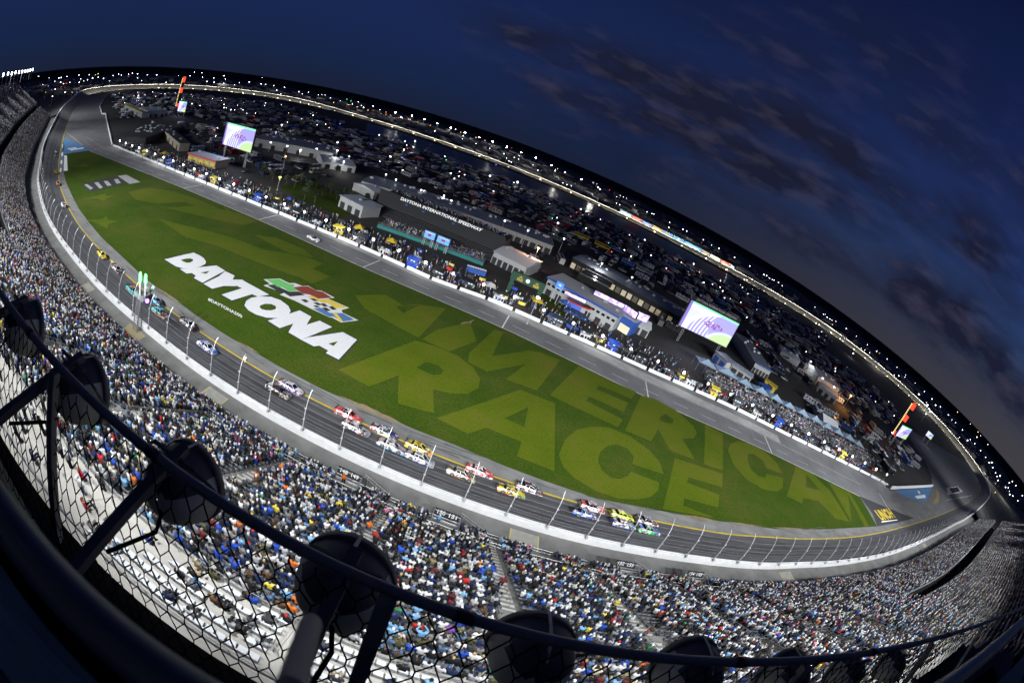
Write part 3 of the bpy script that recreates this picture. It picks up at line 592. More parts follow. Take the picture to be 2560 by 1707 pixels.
# ------------------------------------------------------------------ people
def body_geo(pose):
    """one skinned body: returns verts, faces, region per face (0 top, 1 trousers, 2 skin, 3 hair or cap, 4 shoes)"""
    J = {}; E = []
    sit = pose == 'sit'
    hz = 0.5 if sit else 0.92
    J['pel'] = (0, 0, hz, .15); J['wst'] = (0, .02, hz+.2, .145); J['chs'] = (0, .03, hz+.42, .17); J['nk'] = (0, .03, hz+.58, .065); J['hd'] = (0, .05, hz+.68, .1); J['hd2'] = (0, .05, hz+.79, .085)
    E += [('pel', 'wst'), ('wst', 'chs'), ('chs', 'nk'), ('nk', 'hd'), ('hd', 'hd2')]
    for sg, n in ((-1, 'l'), (1, 'r')):
        J['sh'+n] = (sg*.2, .02, hz+.49, .08)
        if pose == 'wave' and n == 'r': J['el'+n] = (sg*.33, .1, hz+.7, .055); J['ha'+n] = (sg*.3, .16, hz+.95, .045)
        elif pose == 'phone': J['el'+n] = (sg*.28, .16, hz+.32, .055); J['ha'+n] = (sg*.08, .36, hz+.5, .045)
        elif pose == 'cross': J['el'+n] = (sg*.29, .06, hz+.24, .06); J['ha'+n] = (sg*.05, .24, hz+.22, .05)
        else: J['el'+n] = (sg*.27, .0, hz+.2, .055); J['ha'+n] = (sg*.27, .12, hz-.02, .045)
        J['hip'+n] = (sg*.1, .0, hz-.06, .1)
        if sit: J['kn'+n] = (sg*.13, .42, hz+.0, .075); J['an'+n] = (sg*.13, .45, .08, .05); J['to'+n] = (sg*.14, .6, .05, .04)
        else: J['kn'+n] = (sg*.11, .04, .5, .075); J['an'+n] = (sg*.11, 0, .09, .05); J['to'+n] = (sg*.13, .16, .05, .04)
        E += [('chs', 'sh'+n), ('sh'+n, 'el'+n), ('el'+n, 'ha'+n), ('pel', 'hip'+n), ('hip'+n, 'kn'+n), ('kn'+n, 'an'+n), ('an'+n, 'to'+n)]
    ks = list(J); me = bpy.data.meshes.new('skeleton'); me.from_pydata([J[k][:3] for k in ks], [(ks.index(a), ks.index(b)) for a, b in E], [])
    o = bpy.data.objects.new('skeleton', me); C.objects.link(o); md = o.modifiers.new('skin', 'SKIN'); 
    for k, sv in zip(ks, me.skin_vertices[0].data): sv.radius = (J[k][3], J[k][3]*(.8 if k in ('chs', 'wst', 'pel') else 1)); sv.use_root = (k == 'pel')
    sd = o.modifiers.new('sub', 'SUBSURF'); sd.levels = 1; sd.render_levels = 1
    dg = bpy.context.evaluated_depsgraph_get(); m2 = bpy.data.meshes.new_from_object(o.evaluated_get(dg))
    bpy.data.objects.remove(o); bpy.data.meshes.remove(me)
    vs = np.array([v.co[:] for v in m2.vertices]); fs = [tuple(p.vertices) for p in m2.polygons]; bpy.data.meshes.remove(m2); reg = []
    hd = np.array(J['hd'][:3]); hands = [np.array(J['ha'+n][:3]) for n in 'lr']
    for f in fs:
        c = vs[list(f)].mean(0); r = 0
        if c[2] > hz+.60 and abs(c[0]) < .15 and c[1] < .3 and np.linalg.norm(c-hd) < .24:
            r = 3 if (c[2] > hd[2]+.045 or c[1] < hd[1]-.045) else 2
        elif any(np.linalg.norm(c-h) < .075 for h in hands): r = 2
        elif c[2] < .1: r = 4
        elif (c[2] < hz+.03 and abs(c[0]) < .22) or (sit and c[1] > .12 and c[2] < hz+.12): r = 1
        reg.append(r)
    return vs, fs, np.array(reg)
POSES = {p: body_geo(p) for p in ('stand', 'sit', 'wave', 'phone', 'cross')}
PM = {}
skinm = mat('skin', (0.42, 0.24, 0.16), .6); skind = mat('dark_skin', (0.12, 0.06, 0.04), .6); shoem = mat('shoe_leather', (0.04, 0.04, 0.045), .6)
for p, (vs, fs, rg) in POSES.items():
    me = bpy.data.meshes.new('person_'+p); me.from_pydata([tuple(v) for v in vs], [], fs); me.polygons.foreach_set('material_index', rg.astype(np.int32)); me.polygons.foreach_set('use_smooth', [True]*len(fs))
    for _ in range(5): me.materials.append(skinm)
    me.update(); PM[p] = me
COLS = {'white': (.72, .72, .72), 'black': (.018, .018, .02), 'navy blue': (.02, .035, .1), 'royal blue': (.03, .09, .5), 'light blue': (.2, .42, .7), 'red': (.5, .03, .03), 'grey': (.22, .22, .23), 'pale grey': (.45, .46, .48), 'orange': (.7, .17, .03), 'yellow': (.75, .6, .08), 'khaki': (.3, .25, .14), 'maroon': (.16, .025, .03), 'green': (.05, .22, .1), 'pink': (.7, .25, .4), 'purple': (.25, .1, .45), 'cream': (.68, .62, .48), 'charcoal': (.06, .06, .065), 'brown': (.12, .065, .035), 'teal': (.04, .28, .3), 'denim blue': (.1, .17, .3), 'olive': (.1, .1, .045), 'tan': (.42, .32, .2), 'blond': (.45, .32, .14)}
CM = {k: mat('cloth_'+k.replace(' ', '_'), v, .85, spec=.2) for k, v in COLS.items()}
TOPW = ['white']*20+['black']*32+['navy blue']*17+['grey']*9+['pale grey']*13+['charcoal']*18+['royal blue']*5+['light blue']*6+['red']*2+['orange']+['yellow']+['khaki']+['maroon']*2+['green']+['pink']+['cream']*2+['brown']*1+['olive']*2+['denim blue']*4
HATW = ['white']*10+['black']*13+['brown']*6+['blond']*2+['navy blue']*3+['red']*1+['grey']*4+['charcoal']*7+['pale grey']*2
LEGW = ['denim blue']*5+['black']*7+['charcoal']*4+['khaki']+['tan']
HATN = lambda h: {'brown': 'brown hair', 'blond': 'blond hair', 'charcoal': 'dark hair'}.get(h, h+' cap')
NAMED = {}; NPER = [0]; USED = set()
def person(x, y, z, face, top, hat, leg, pose='stand', dark=False, label=None, group='spectators in the near grandstand', sc=1.0):
    o = bpy.data.objects.new('person', PM[pose]); C.objects.link(o); o.location = (x, y, z); o.rotation_euler = (0, 0, face); o.scale = (sc, sc, sc)
    o.scale = (sc*1.22, sc*1.25, sc)
    for i, m in enumerate((CM[top], CM[leg], skind if dark else skinm, CM[hat], shoem)): setmat(o, i, m)
    tag(o, label, 'person', group); NPER[0] += 1; return o
def face_of(nx, ny): return math.atan2(-ny, -nx)-math.pi/2     # local +y looks at the track
def hit_stand(px, py, up=1.0):
    z = 18.
    for _ in range(50):
        p = at(px, py, z+up); s, o = so(p[0], p[1]); o = min(max(o, 7.2), 56); z = .5*z+.5*ST(O0+TR*math.floor((o-O0)/TR))
    return s, o
USE = {'stand': 'standing', 'sit': 'sitting', 'wave': 'waving', 'phone': 'filming', 'cross': 'standing with folded arms'}
# notable spectators, placed where the photograph shows them (pixel of the shoulders, top, hat, legs, pose, label)
NOT = [(683,1278,'yellow','yellow','denim blue','stand','person in a bright yellow hooded top among dark jackets, upper packed rows'),
(860,1315,'light blue','white','khaki','stand','person in pale blue with white cap at the foot of the left stair'),
(862,1335,'yellow','yellow','black','stand','person in a yellow green vest on the left stair landing'),
(940,1338,'red','red','denim blue','stand','person in a red jacket and blue jeans at the corner below the left stair'),
(926,1305,'orange','orange','denim blue','stand','person in an orange shirt beside the left stair, near the red jacket'),
(918,1367,'orange','yellow','black','stand','person in an amber jacket just above the largest floodlight'),
(1258,1447,'maroon','maroon','black','stand','person wrapped in a dark red poncho beside the right stair'),
(1236,1476,'black','black','black','stand','person in a black poncho at the mouth of the right entry tunnel'),
(1162,1460,'red','red','denim blue','stand','person in red jacket and red cap by the bare steps left of right stair'),
(1155,1490,'light blue','pale grey','denim blue','stand','person in a pale blue and pink top left of the right entry tunnel'),
(1140,1490,'pale grey','white','denim blue','stand','person in a pale patterned top next to the pale blue and pink top'),
(1124,1578,'purple','purple','black','sit','person in a purple jacket sitting behind the foreground rail'),
(1076,1573,'black','cream','black','sit','person in black with a broad straw hat behind the foreground rail'),
(1093,1560,'navy blue','white','black','sit','person in navy with a white cap beside the straw hat'),
(1041,1572,'red','white','black','sit','person in red with a white cap, left of the straw hat'),
(980,1570,'light blue','black','black','sit','person in a bright blue and black jacket under the foreground rail'),
(1010,1572,'light blue','brown','black','sit','second person in a bright blue and black jacket, nearer the straw hat'),
(1130,1348,'royal blue','white','denim blue','stand','person in a vivid blue hooded top, middle rows left of the right stair'),
(1050,1350,'maroon','navy blue','denim blue','wave','person in a rust top raising one arm, middle rows'),
(1204,1427,'royal blue','royal blue','denim blue','stand','person in a blue jacket against the left edge of the right stair'),
(1273,1370,'light blue','brown','black','stand','person in a sky blue jacket right of the right stair, front rows'),
(1325,1362,'pink','white','black','stand','person in a pink top in the front rows right of the right stair'),
(1150,1437,'maroon','red','black','stand','person in a dusky red jacket with red cap, upper left of the right stair'),
(1085,1430,'maroon','brown','black','stand','person in a deep red top in the middle of the packed block'),
(970,1270,'pink','pink','black','stand','person in a hot pink top close to the left stair'),
(1002,1290,'light blue','brown','denim blue','stand','person in a light blue shirt right of the left stair'),
(1010,1305,'orange','yellow','black','stand','person in an orange and yellow top right of the left stair'),
(1025,1262,'yellow','yellow','black','stand','person in a golden yellow top near the front rail, below the 150 151 gate'),
(1106,1270,'light blue','white','denim blue','stand','person in a pale blue and white shirt standing on the gate landing'),
(753,1170,'black','black','black','stand','person in a black shirt standing on the landing of the left gate'),
(945,1198,'white','white','white','wave','person in white waving an arm at the front rail'),
(868,1180,'orange','orange','black','stand','person in an orange shirt at the front rail right of the left gate'),
(772,1237,'yellow','orange','black','stand','person in an orange and yellow top three rows above the front rail'),
(850,1256,'yellow','yellow','black','stand','person in a golden yellow top above the front rail, left block'),
(622,1490,'black','brown','black','sit','person in black sitting alone among empty white seats, left of the pair in blue'),
(635,1497,'royal blue','black','denim blue','sit','person in a blue hooded top sitting among the empty white seats'),
(665,1500,'denim blue','brown','denim blue','sit','person in a denim blue shirt sitting among the empty white seats'),
(530,1440,'olive','black','black','sit','person in an olive jacket sitting in the second empty row'),
(490,1415,'khaki','cream','denim blue','sit','person with a pale hat sitting at the top of the empty seats'),
(530,1495,'brown','blond','black','sit','person with long brown hair and tan top among empty white seats'),
(550,1530,'black','black','black','sit','person in a black coat sitting lower left among the empty seats'),
(600,1570,'black','charcoal','black','sit','person in dark clothes at the back rail below the empty seats'),
(210,1260,'red','brown','black','sit','person in a dark red top sitting in the left rows behind the net'),
(193,1205,'white','white','denim blue','stand','person in white standing in the left rows behind the net'),
(1520,1660,'royal blue','white','denim blue','sit','person in a royal blue jersey under the foreground rail at the bottom'),
(1610,1665,'orange','red','black','sit','person in an orange top under the foreground rail, beside a white top'),
(1560,1660,'royal blue','royal blue','black','sit','person in a bright blue top left of the orange top under the rail')]
PLACED = []
for px, py, a, h, l, ps, lb in NOT:
    s, o = hit_stand(px, py, 1.2 if ps != 'sit' else .8); o = O0+TR*math.floor((o-O0)/TR)+.4; x, y, nx, ny = wc(s, o)
    if ps == 'sit': ps = 'sit'
    person(x, y, ST(o-.4)+.01, face_of(nx, ny)+random.uniform(-.2, .2), a, h, l, ps, False, lb); PLACED.append((s, o)); USED.add((a, h, l, ps))
# seats and crowd positions
occ = {}
for s, o in PLACED: occ.setdefault(round((o-O0)/TR), []).append(s)
SPW = 0.56
cand = []; seats = []
row = 0; o = O0
while o < 56:
    gaprow = 19.9 < o < 24.7
    for s in np.arange(SA+2, SB-2, SPW):
        if gaprow and gap(s): continue
        if o > backo(s)-.9: continue
        k = (s-6.4+6.225) % 12.45-6.225
        if abs(k) < 0.8: continue
        if abs(k) < 1.7 and 25 < o < 30 and abs(s) < 60: continue
        if o < 10.6 and abs(((s-.6+6.225) % 12.45)-6.225) < 1.9 and -20 < s < 45: continue
        rr_ = random.random(); occp = 0.93
        if o > 34.6 and -62 < s < 3: occp = 0.13
        elif o > 34.6 and 3 <= s < 62: occp = 0.62
        elif abs(k) < 2.6 and 19 < o < 25 and abs(s) < 50: occp = .45
        d = math.hypot(s, 45)
        if any(abs(s-q) < .5 for q in occ.get(row, [])): continue
        near = -70 < s < 70
        if near: seats.append((s, o))
        if rr_ < occp: cand.append((s+random.uniform(-.08, .08), o, row))
    row += 1; o += TR
cand = np.array(cand); CX, CY, CNX, CNY = wc(cand[:, 0], cand[:, 1]+.42); CZ = ST(cand[:, 1]); 
DIST = np.sqrt(CX**2+CY**2+(CZ+1-CAM_Z)**2)
def proj(x, y, z):
    c = MC.T @ np.array([x, y, z-CAM_Z]); c = c/np.linalg.norm(c); th = math.acos(max(-1, min(1, -c[2]))); rr = 2*F*math.sin(th/2); q = math.hypot(c[0], c[1])
    return W/2+c[0]/q*rr, H/2-c[1]/q*rr
def proj_many(P):
    c = (P-np.array([0, 0, CAM_Z])) @ MC; c /= np.linalg.norm(c, axis=1)[:, None]; th = np.arccos(np.clip(-c[:, 2], -1, 1)); rr = 2*F*np.sin(th/2); q = np.hypot(c[:, 0], c[:, 1])
    return W/2+c[:, 0]/q*rr, H/2-c[:, 1]/q*rr
PXX, PYY = proj_many(np.column_stack([CX, CY, CZ+1.2]))
inview = (PXX > -20) & (PXX < W+20) & (PYY > 0) & (PYY < H+25)
# the nearest ones in clear view become individuals
ordr = [i for i in np.argsort(DIST) if inview[i]]
NIND = 300-len(NOT); IND = []
def place_word(px, py, o, s):
    r = 'among white seats' if o > 34.6 else 'below white seats' if o > 29 else 'level with tunnels' if o > 24 else 'in the middle rows'
    b = 'near right stair' if abs(s-6.4) < 2.2 else 'near left stair' if abs(s+6.05) < 2.2 else 'far left block' if s < -20 else 'left block' if s < -6 else 'centre block' if s < 6.4 else 'right block'
    return r+', '+b
for i in ordr:
    if len(IND) >= NIND: break
    if PYY[i] > 1700: continue
    IND.append(i)
labs = {}
for i in IND:
    s, o = cand[i, 0], cand[i, 1]; best = None
    for _ in range(60):
        a, h, l = random.choice(TOPW), random.choice(HATW), random.choice(LEGW)
        ps = random.choice(['stand']*6+['cross']*2+['phone', 'wave']) if o < 34 else random.choice(['sit']*4+['stand'])
        if o >= 34 and s > 3: ps = random.choice(['sit']*3+['stand'])
        key = (a, h, l, place_word(PXX[i], PYY[i], o, s))
        if key not in labs: break
    labs[key] = 1
    lb = 'person %s, %s top, %s, %s, %s' % (USE[ps].replace('standing with folded arms', 'arms folded'), a, HATN(h), {'denim blue': 'jeans', 'charcoal': 'grey trousers'}.get(l, l+' trousers'), key[3])
    person(CX[i], CY[i], CZ[i]+.01, face_of(CNX[i], CNY[i])+random.uniform(-.3, .3), a, h, l, ps, random.random() < .15, lb, sc=random.uniform(.93, 1.05))
mask = np.ones(len(cand), bool); mask[IND] = False
mask &= (PXX > -150) & (PXX < W+150) & (PYY < H+200)
# the rest: one crowd, three levels of detail
def ringfig(sit=False, n=6, simple=False):
    """low figure from rings; returns verts, faces, region"""
    if simple:
        rings = [(0, .12, .1, 0), (.85, .17, .13, .02), (1.4, .24, .15, .02), (1.52, .09, .08, .03), (1.75, .09, .1, .03)]; regs = [1, 0, 0, 3]
    else:
        rings = [(0, .13, .1, .04), (.45, .15, .1, .03), (.9, .17, .13, 0), (1.15, .18, .13, .02), (1.38, .25, .14, .02), (1.46, .17, .11, .02), (1.5, .06, .06, .03), (1.56, .08, .09, .05), (1.66, .095, .11, .05), (1.76, .07, .08, .04)]; regs = [1, 1, 0, 0, 0, 0, 2, 2, 3]
    vs = []; fs = []; rg = []
    for (z, a, b, y) in rings:
        for k in range(n):
            t = 2*math.pi*(k+.5)/n; vs.append((a*math.cos(t), y+b*math.sin(t), z))
    for i in range(len(rings)-1):
        for k in range(n): fs.append((i*n+k, i*n+(k+1) % n, (i+1)*n+(k+1) % n, (i+1)*n+k)); rg.append(regs[i] if not (regs[i] == 2 and math.sin(2*math.pi*(k+1)/n) < -.2) else 3)
    fs.append(tuple((len(rings)-1)*n+k for k in range(n))); rg.append(3)
    return np.array(vs), fs, np.array(rg)
CA = np.array(list(COLS.values())); CK = list(COLS)
def crowd(name, X_, Y_, Z_, ang, fig, label=None, parent=None, jit=True):
    vs, fs, rg = fig; N = len(X_); nv = len(vs); ca, sa = np.cos(ang), np.sin(ang); sc = RNG.uniform(.9, 1.04, N); fat = RNG.uniform(1.1, 1.45, N)
    V = np.empty((N, nv, 3)); lean = RNG.uniform(-.04, .08, N)
    for j, v in enumerate(vs):
        x = v[0]*sc*fat; y = v[1]*sc*fat+lean*v[2]; V[:, j, 0] = X_+x*ca-y*sa; V[:, j, 1] = Y_+x*sa+y*ca; V[:, j, 2] = Z_+v[2]*sc
    fl_ = np.array([i for f in fs for i in f]); lens = np.array([len(f) for f in fs])
    L = (fl_[None, :]+(np.arange(N)*nv)[:, None]).ravel(); nf = np.tile(lens, N)
    ti = np.array([CK.index(random.choice(TOPW)) for _ in range(N)]); hi = np.array([CK.index(random.choice(HATW)) for _ in range(N)]); li = np.array([CK.index(random.choice(LEGW)) for _ in range(N)])
    sk = np.where(RNG.random(N)[:, None] < .15, np.array(skind.node_tree.nodes['Principled BSDF'].inputs['Base Color'].default_value[:3]), np.array((.42, .24, .16)))
    br = RNG.uniform(.7, 1.15, N)[:, None]
    pal = np.stack([CA[ti]*br, CA[li], sk, CA[hi]], 1); cols = pal[:, rg, :].reshape(-1, 3)
    o = bulk(name, V.reshape(-1, 3), L, nf, cols, MATS.get('crowd_cloth') or attr_mat('crowd_cloth'))
    if parent is not None: o.parent = parent
    o['kind'] = 'stuff'
    if label: o['label'] = label; o['category'] = 'crowd'
    return o
ang = np.arctan2(-CNY, -CNX)-np.pi/2+RNG.uniform(-.35, .35, len(cand))
for lo, hi_, fig in ((0, 75, ringfig(n=8)), (75, 170, ringfig(n=5)), (170, 9999, ringfig(n=4, simple=True))):
    k = mask & (DIST >= lo) & (DIST < hi_)
    if k.sum(): crowd('crowd', CX[k], CY[k], CZ[k], ang[k], fig, {0: 'dense crowd of spectators standing in the near grandstand rows, beyond the nearest people', 75: 'dense crowd filling the grandstand tiers at middle distance on both sides', 170: 'far dim crowd filling the ends of the grandstand on both sides'}[lo])
gs = np.concatenate([RNG.uniform(84, SB-4, 2400), RNG.uniform(SA+4, -95, 2600)]); gx, gy, gnx, gny = wc(gs, RNG.uniform(20.8, 24.5, len(gs))); crowd('crowd', gx, gy, np.full(len(gs), 11.01), RNG.uniform(0, 6.28, len(gs)), ringfig(n=4), 'people walking in the dim open concourse between the lower and upper tiers')
# seats: a folding seat with back and arms; nearest empties as parts, the rest one mass
def seat_geo():
    b = MB(); b.box((0, .08, .42), (.48, .42, .07)); b.box((0, -.14, .68), (.48, .06, .5)); b.box((0, -.02, .2), (.1, .1, .4)); return b
sg = seat_geo(); SV = np.array(sg.v); sd = []
for s, o in seats:
    x, y, nx, ny = wc(s, o+.6); d = math.sqrt(x*x+y*y+(ST(o)-CAM_Z)**2); px, py = proj(x, y, ST(o)+.5); sd.append((d if o > 34.6 and s < 3 and -20 < px < W and py < H else d+1000, s, o, x, y, nx, ny))
sd.sort(); proto = sg.build('seat', M_seat, stand); first = True
for d, s, o, x, y, nx, ny in sd[:96]:
    c = proto if first else proto.copy()
    if not first: C.objects.link(c); c.parent = stand
    c.location = (x, y, ST(o)); c.rotation_euler = (0, 0, face_of(nx, ny)); first = False
SDR = sd[96:]
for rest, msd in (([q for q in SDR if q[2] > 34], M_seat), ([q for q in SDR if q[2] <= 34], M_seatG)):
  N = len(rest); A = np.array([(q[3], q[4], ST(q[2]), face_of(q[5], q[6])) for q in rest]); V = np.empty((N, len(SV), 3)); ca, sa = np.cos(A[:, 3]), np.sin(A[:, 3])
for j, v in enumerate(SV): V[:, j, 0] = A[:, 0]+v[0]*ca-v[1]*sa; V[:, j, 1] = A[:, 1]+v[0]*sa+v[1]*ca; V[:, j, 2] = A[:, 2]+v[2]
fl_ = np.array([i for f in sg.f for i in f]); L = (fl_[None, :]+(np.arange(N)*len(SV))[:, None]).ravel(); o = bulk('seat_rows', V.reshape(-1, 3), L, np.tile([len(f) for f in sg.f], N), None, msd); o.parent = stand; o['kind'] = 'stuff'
# ------------------------------------------------------------------ stock cars
def paint(name, c):
    m = mat('car_paint_'+name.replace(' ', '_'), c, .3, clear=.3, spec=.5); nt = m.node_tree; b = nt.nodes['Principled BSDF']; tc = nt.nodes.new('ShaderNodeTexCoord'); oi = nt.nodes.new('ShaderNodeObjectInfo')
    ad = nt.nodes.new('ShaderNodeVectorMath'); ad.operation = 'ADD'; nt.links.new(tc.outputs['Object'], ad.inputs[0]); nt.links.new(oi.outputs['Location'], ad.inputs[1])
    mp = nt.nodes.new('ShaderNodeMapping'); mp.inputs['Scale'].default_value = (1.5, 2.4, 3.4); nt.links.new(ad.outputs[0], mp.inputs[0])
    v = nt.nodes.new('ShaderNodeTexVoronoi'); v.distance = 'CHEBYCHEV'; v.inputs['Scale'].default_value = 1.3; nt.links.new(mp.outputs[0], v.inputs['Vector'])
    sep = nt.nodes.new('ShaderNodeSeparateColor'); nt.links.new(v.outputs['Color'], sep.inputs[0])
    def gt(o, t): n = nt.nodes.new('ShaderNodeMath'); n.operation = 'GREATER_THAN'; n.inputs[1].default_value = t; nt.links.new(o, n.inputs[0]); return n.outputs[0]
    lum = sum(c)/3; alt = (.02, .02, .025) if lum > .25 else (.7, .7, .7); alt2 = (.5, .04, .03) if c[0] < .5 or lum > .5 else (.65, .65, .68)
    prev = None
    for t, q in ((.74, alt), (.93, alt2)):
        x = nt.nodes.new('ShaderNodeMix'); x.data_type = 'RGBA'; nt.links.new(gt(sep.outputs[0], t), x.inputs[0]); x.inputs[7].default_value = (*q, 1)
        if prev is None: x.inputs[6].default_value = (*c, 1)
        else: nt.links.new(prev, x.inputs[6])
        prev = x.outputs[2]
    nt.links.new(prev, b.inputs['Base Color']); return m
PC = {'white': (.75, .75, .77), 'black': (.015, .015, .018), 'purple': (.28, .14, .5), 'lilac': (.5, .42, .66), 'red': (.6, .03, .03), 'orange': (.75, .2, .03), 'navy': (.02, .03, .14), 'yellow': (.78, .58, .03), 'neon': (.7, .78, .06), 'gold': (.4, .33, .17), 'green': (.04, .35, .08), 'blue': (.04, .12, .55), 'sky': (.15, .45, .75), 'teal': (.1, .45, .45), 'silver': (.4, .41, .43), 'tan': (.45, .25, .12), 'dark grey': (.06, .062, .07)}
PM_ = {k: paint(k, v) for k, v in PC.items()}
M_glass = mat('dark_car_glass', (.012, .014, .018), .08, spec=.8)
M_tyre = mat('black_rubber', (.018, .018, .018), .8); M_rim = mat('bright_wheel_rim', (.5, .5, .5), .3, metal=.8)
def car_body():
    st = [(-2.42, .86, .3, .86), (-2.2, .96, .16, .93), (-1.5, 1.0, .13, .97), (-.75, 1.0, .13, .93), (.35, 1.0, .13, .86), (.95, 1.0, .13, .82), (1.7, .99, .13, .72), (2.2, .93, .12, .6), (2.45, .78, .12, .42)]
    vs = []; fs = []; mi = []
    for x, w, zl, zt in st:
        mid = zl+(zt-zl)*.62
        vs += [(x, -w*.94, zl), (x, -w, zl+.18), (x, -w*.985, mid), (x, -w*.84, zt), (x, 0, zt+.035), (x, w*.84, zt), (x, w*.985, mid), (x, w, zl+.18), (x, w*.94, zl)]
    n = 9
    for i in range(len(st)-1):
        for k in range(n-1):
            fs.append((i*n+k, i*n+k+1, (i+1)*n+k+1, (i+1)*n+k)); mi.append(2 if k in (0, 7) else 0 if k in (1, 2, 5, 6) else 1)
            if k in (1, 2, 5, 6) and i in (5, 6, 7): mi[-1] = 3
    fs.append(tuple(range(n))); mi.append(2); fs.append(tuple((len(st)-1)*n+k for k in range(n))[::-1]); mi.append(3)
    me = bpy.data.meshes.new('car_body'); me.from_pydata(vs, [], fs); me.polygons.foreach_set('material_index', mi)
    for _ in range(4): me.materials.append(M_dark)
    me.update(); return me
def car_cabin():
    b = MB(); lo = [(-1.55, .78, .93), (-1.1, .84, .93), (.55, .84, .86), (1.0, .74, .82)]; hi = [(-1.05, .6, 1.24), (-.8, .64, 1.27), (.1, .64, 1.27), (.3, .6, 1.24)]
    vs = [(x, s*w, z) for s in (-1, 1) for x, w, z in lo]+[(x, s*w, z) for s in (-1, 1) for x, w, z in hi]
    fs = [(0, 1, 9, 8), (1, 2, 10, 9), (2, 3, 11, 10), (5, 4, 12, 13), (6, 5, 13, 14), (7, 6, 14, 15), (4, 0, 8, 12), (3, 7, 15, 11)]
    b.add(vs, fs); g_ = b
    r = MB(); r.add([(x, s*w, z+dz) for s in (-1, 1) for dz in (.004, .03) for x, w, z in hi], [(0, 1, 2, 3, 11, 10, 9, 8), (4, 12, 13, 14, 15, 7, 6, 5), (0, 4, 5, 1), (1, 5, 6, 2), (2, 6, 7, 3), (3, 7, 15, 11), (11, 15, 14, 10), (10, 14, 13, 9), (9, 13, 12, 8), (8, 12, 4, 0)])
    p = MB()
    for s in (-1, 1):
        for (x0, w0, z0), (x1, w1, z1) in ((lo[3], hi[3]), (lo[1], hi[1]), ((-.25, .84, .9), (-.3, .64, 1.27))):
            p.tube([(x0, s*(w0+.01), z0), (x1, s*(w1+.01), z1)], .05, 4)
        p.tube([(-1.05, s*.62, 1.25), (.3, s*.62, 1.25)], .045, 4)
    for x_ in (-1.0, .28): p.tube([(x_, -.62, 1.25), (x_, .62, 1.25)], .04, 4)
    return g_, r, p
CB = car_body(); cg, cr, cp = car_cabin()
proto_car = None
def rx(b, name, m, par): return b.build(name, m, par)
def make_car(px, py, side, top, skirt, nose, roof, num, label, flat=False, rzadd=0.0, group='stock cars racing on the banked track'):
    global proto_car
    x, y, z, s = on_track(px, py)
    _, _, nx, ny = wc(s); hd = math.atan2(nx, -ny); hd = math.atan2(nx, -ny) if -ny > 0 else hd
    bank = 0.30
    if flat: p = at(px, py, .6); x, y, z = p[0], p[1], .03; bank = 0; hd = math.atan2(*(GLc[6]-GLc[5])[::-1])
    t = thing('stock_car', label, 'race car', (x, y, z+.06), 0, group)
    t.rotation_euler = Matrix.Rotation(hd+rzadd, 3, 'Z').to_euler()
    if bank: t.rotation_euler = (Matrix.Rotation(hd+rzadd, 3, 'Z') @ Matrix.Rotation(-bank, 3, 'X')).to_euler()
    b = bpy.data.objects.new('body', CB); C.objects.link(b); b.parent = t
    for i, k in enumerate((side, top, skirt, nose)): setmat(b, i, PM_[k])
    if proto_car is None:
        W4 = MB(); W4.lathe([(.12, -.15), (.33, -.15), (.355, -.1), (.355, .1), (.33, .15), (.12, .15)], ax=(0, 1, 0), n=14)
        Rm = MB(); Rm.lathe([(0, -.17), (.2, -.165), (.22, -.15)], ax=(0, 1, 0), n=10); Rm.lathe([(.22, .15), (.2, .165), (0, .17)], ax=(0, 1, 0), n=10); Rm.lathe([(.05, -.17), (.05, .17)], ax=(0, 1, 0), n=6)
        sp = MB(); sp.box((-2.38, 0, 1.05), (.06, 1.6, .2)); sp.box((-2.36, .6, .95), (.1, .04, .2)); sp.box((-2.36, -.6, .95), (.1, .04, .2))
        proto_car = tuple(q.build(n_, m_) for q, n_, m_ in ((cg, 'cabin_glass', M_glass), (cr, 'roof', M_dark), (cp, 'roof_pillar', M_dark), (sp, 'spoiler', M_dark), (W4, 'wheel', M_tyre), (Rm, 'rim', M_rim)))
        cpy = [o for o in proto_car]; [setattr(o, 'parent', t) for o in cpy[:4]]
        parts = proto_car[:4]; wh = proto_car[4]; rm = proto_car[5]; firstw = True
    else:
        parts = []
        for o in proto_car[:4]: c = o.copy(); C.objects.link(c); c.parent = t; parts.append(c)
        wh, rm = proto_car[4:]; firstw = False
    setmat(parts[1], 0, PM_[roof]); setmat(parts[2], 0, PM_[side])
    for wx in (1.45, -1.35):
        for wy in (.86, -.86):
            if firstw: a, b2 = wh, rm; firstw = False
            else: a, b2 = wh.copy(), rm.copy(); C.objects.link(a); C.objects.link(b2)
            a.parent = t; a.location = (wx, wy, .355); b2.parent = a
    if num:
        lite = side in ('white', 'yellow', 'neon', 'silver', 'lilac', 'gold', 'sky', 'teal', 'tan'); nm = MB()
        text_on(nm, num, (-.75, -1.012, .36), (.15, -1.012, .36), (-.75, -.985, .84), None, .03, .1)
        n_ = nm.build('door_number', M_dark if lite else M_white, t)
        nm = MB(); lt = roof in ('white', 'yellow', 'neon', 'silver', 'lilac', 'gold'); text_on(nm, num, (-.8, .42, 1.31), (-.8, -.42, 1.31), (.02, .42, 1.31), None, .03); nm.build('roof_number', M_dark if lt else M_white, t)
    return t
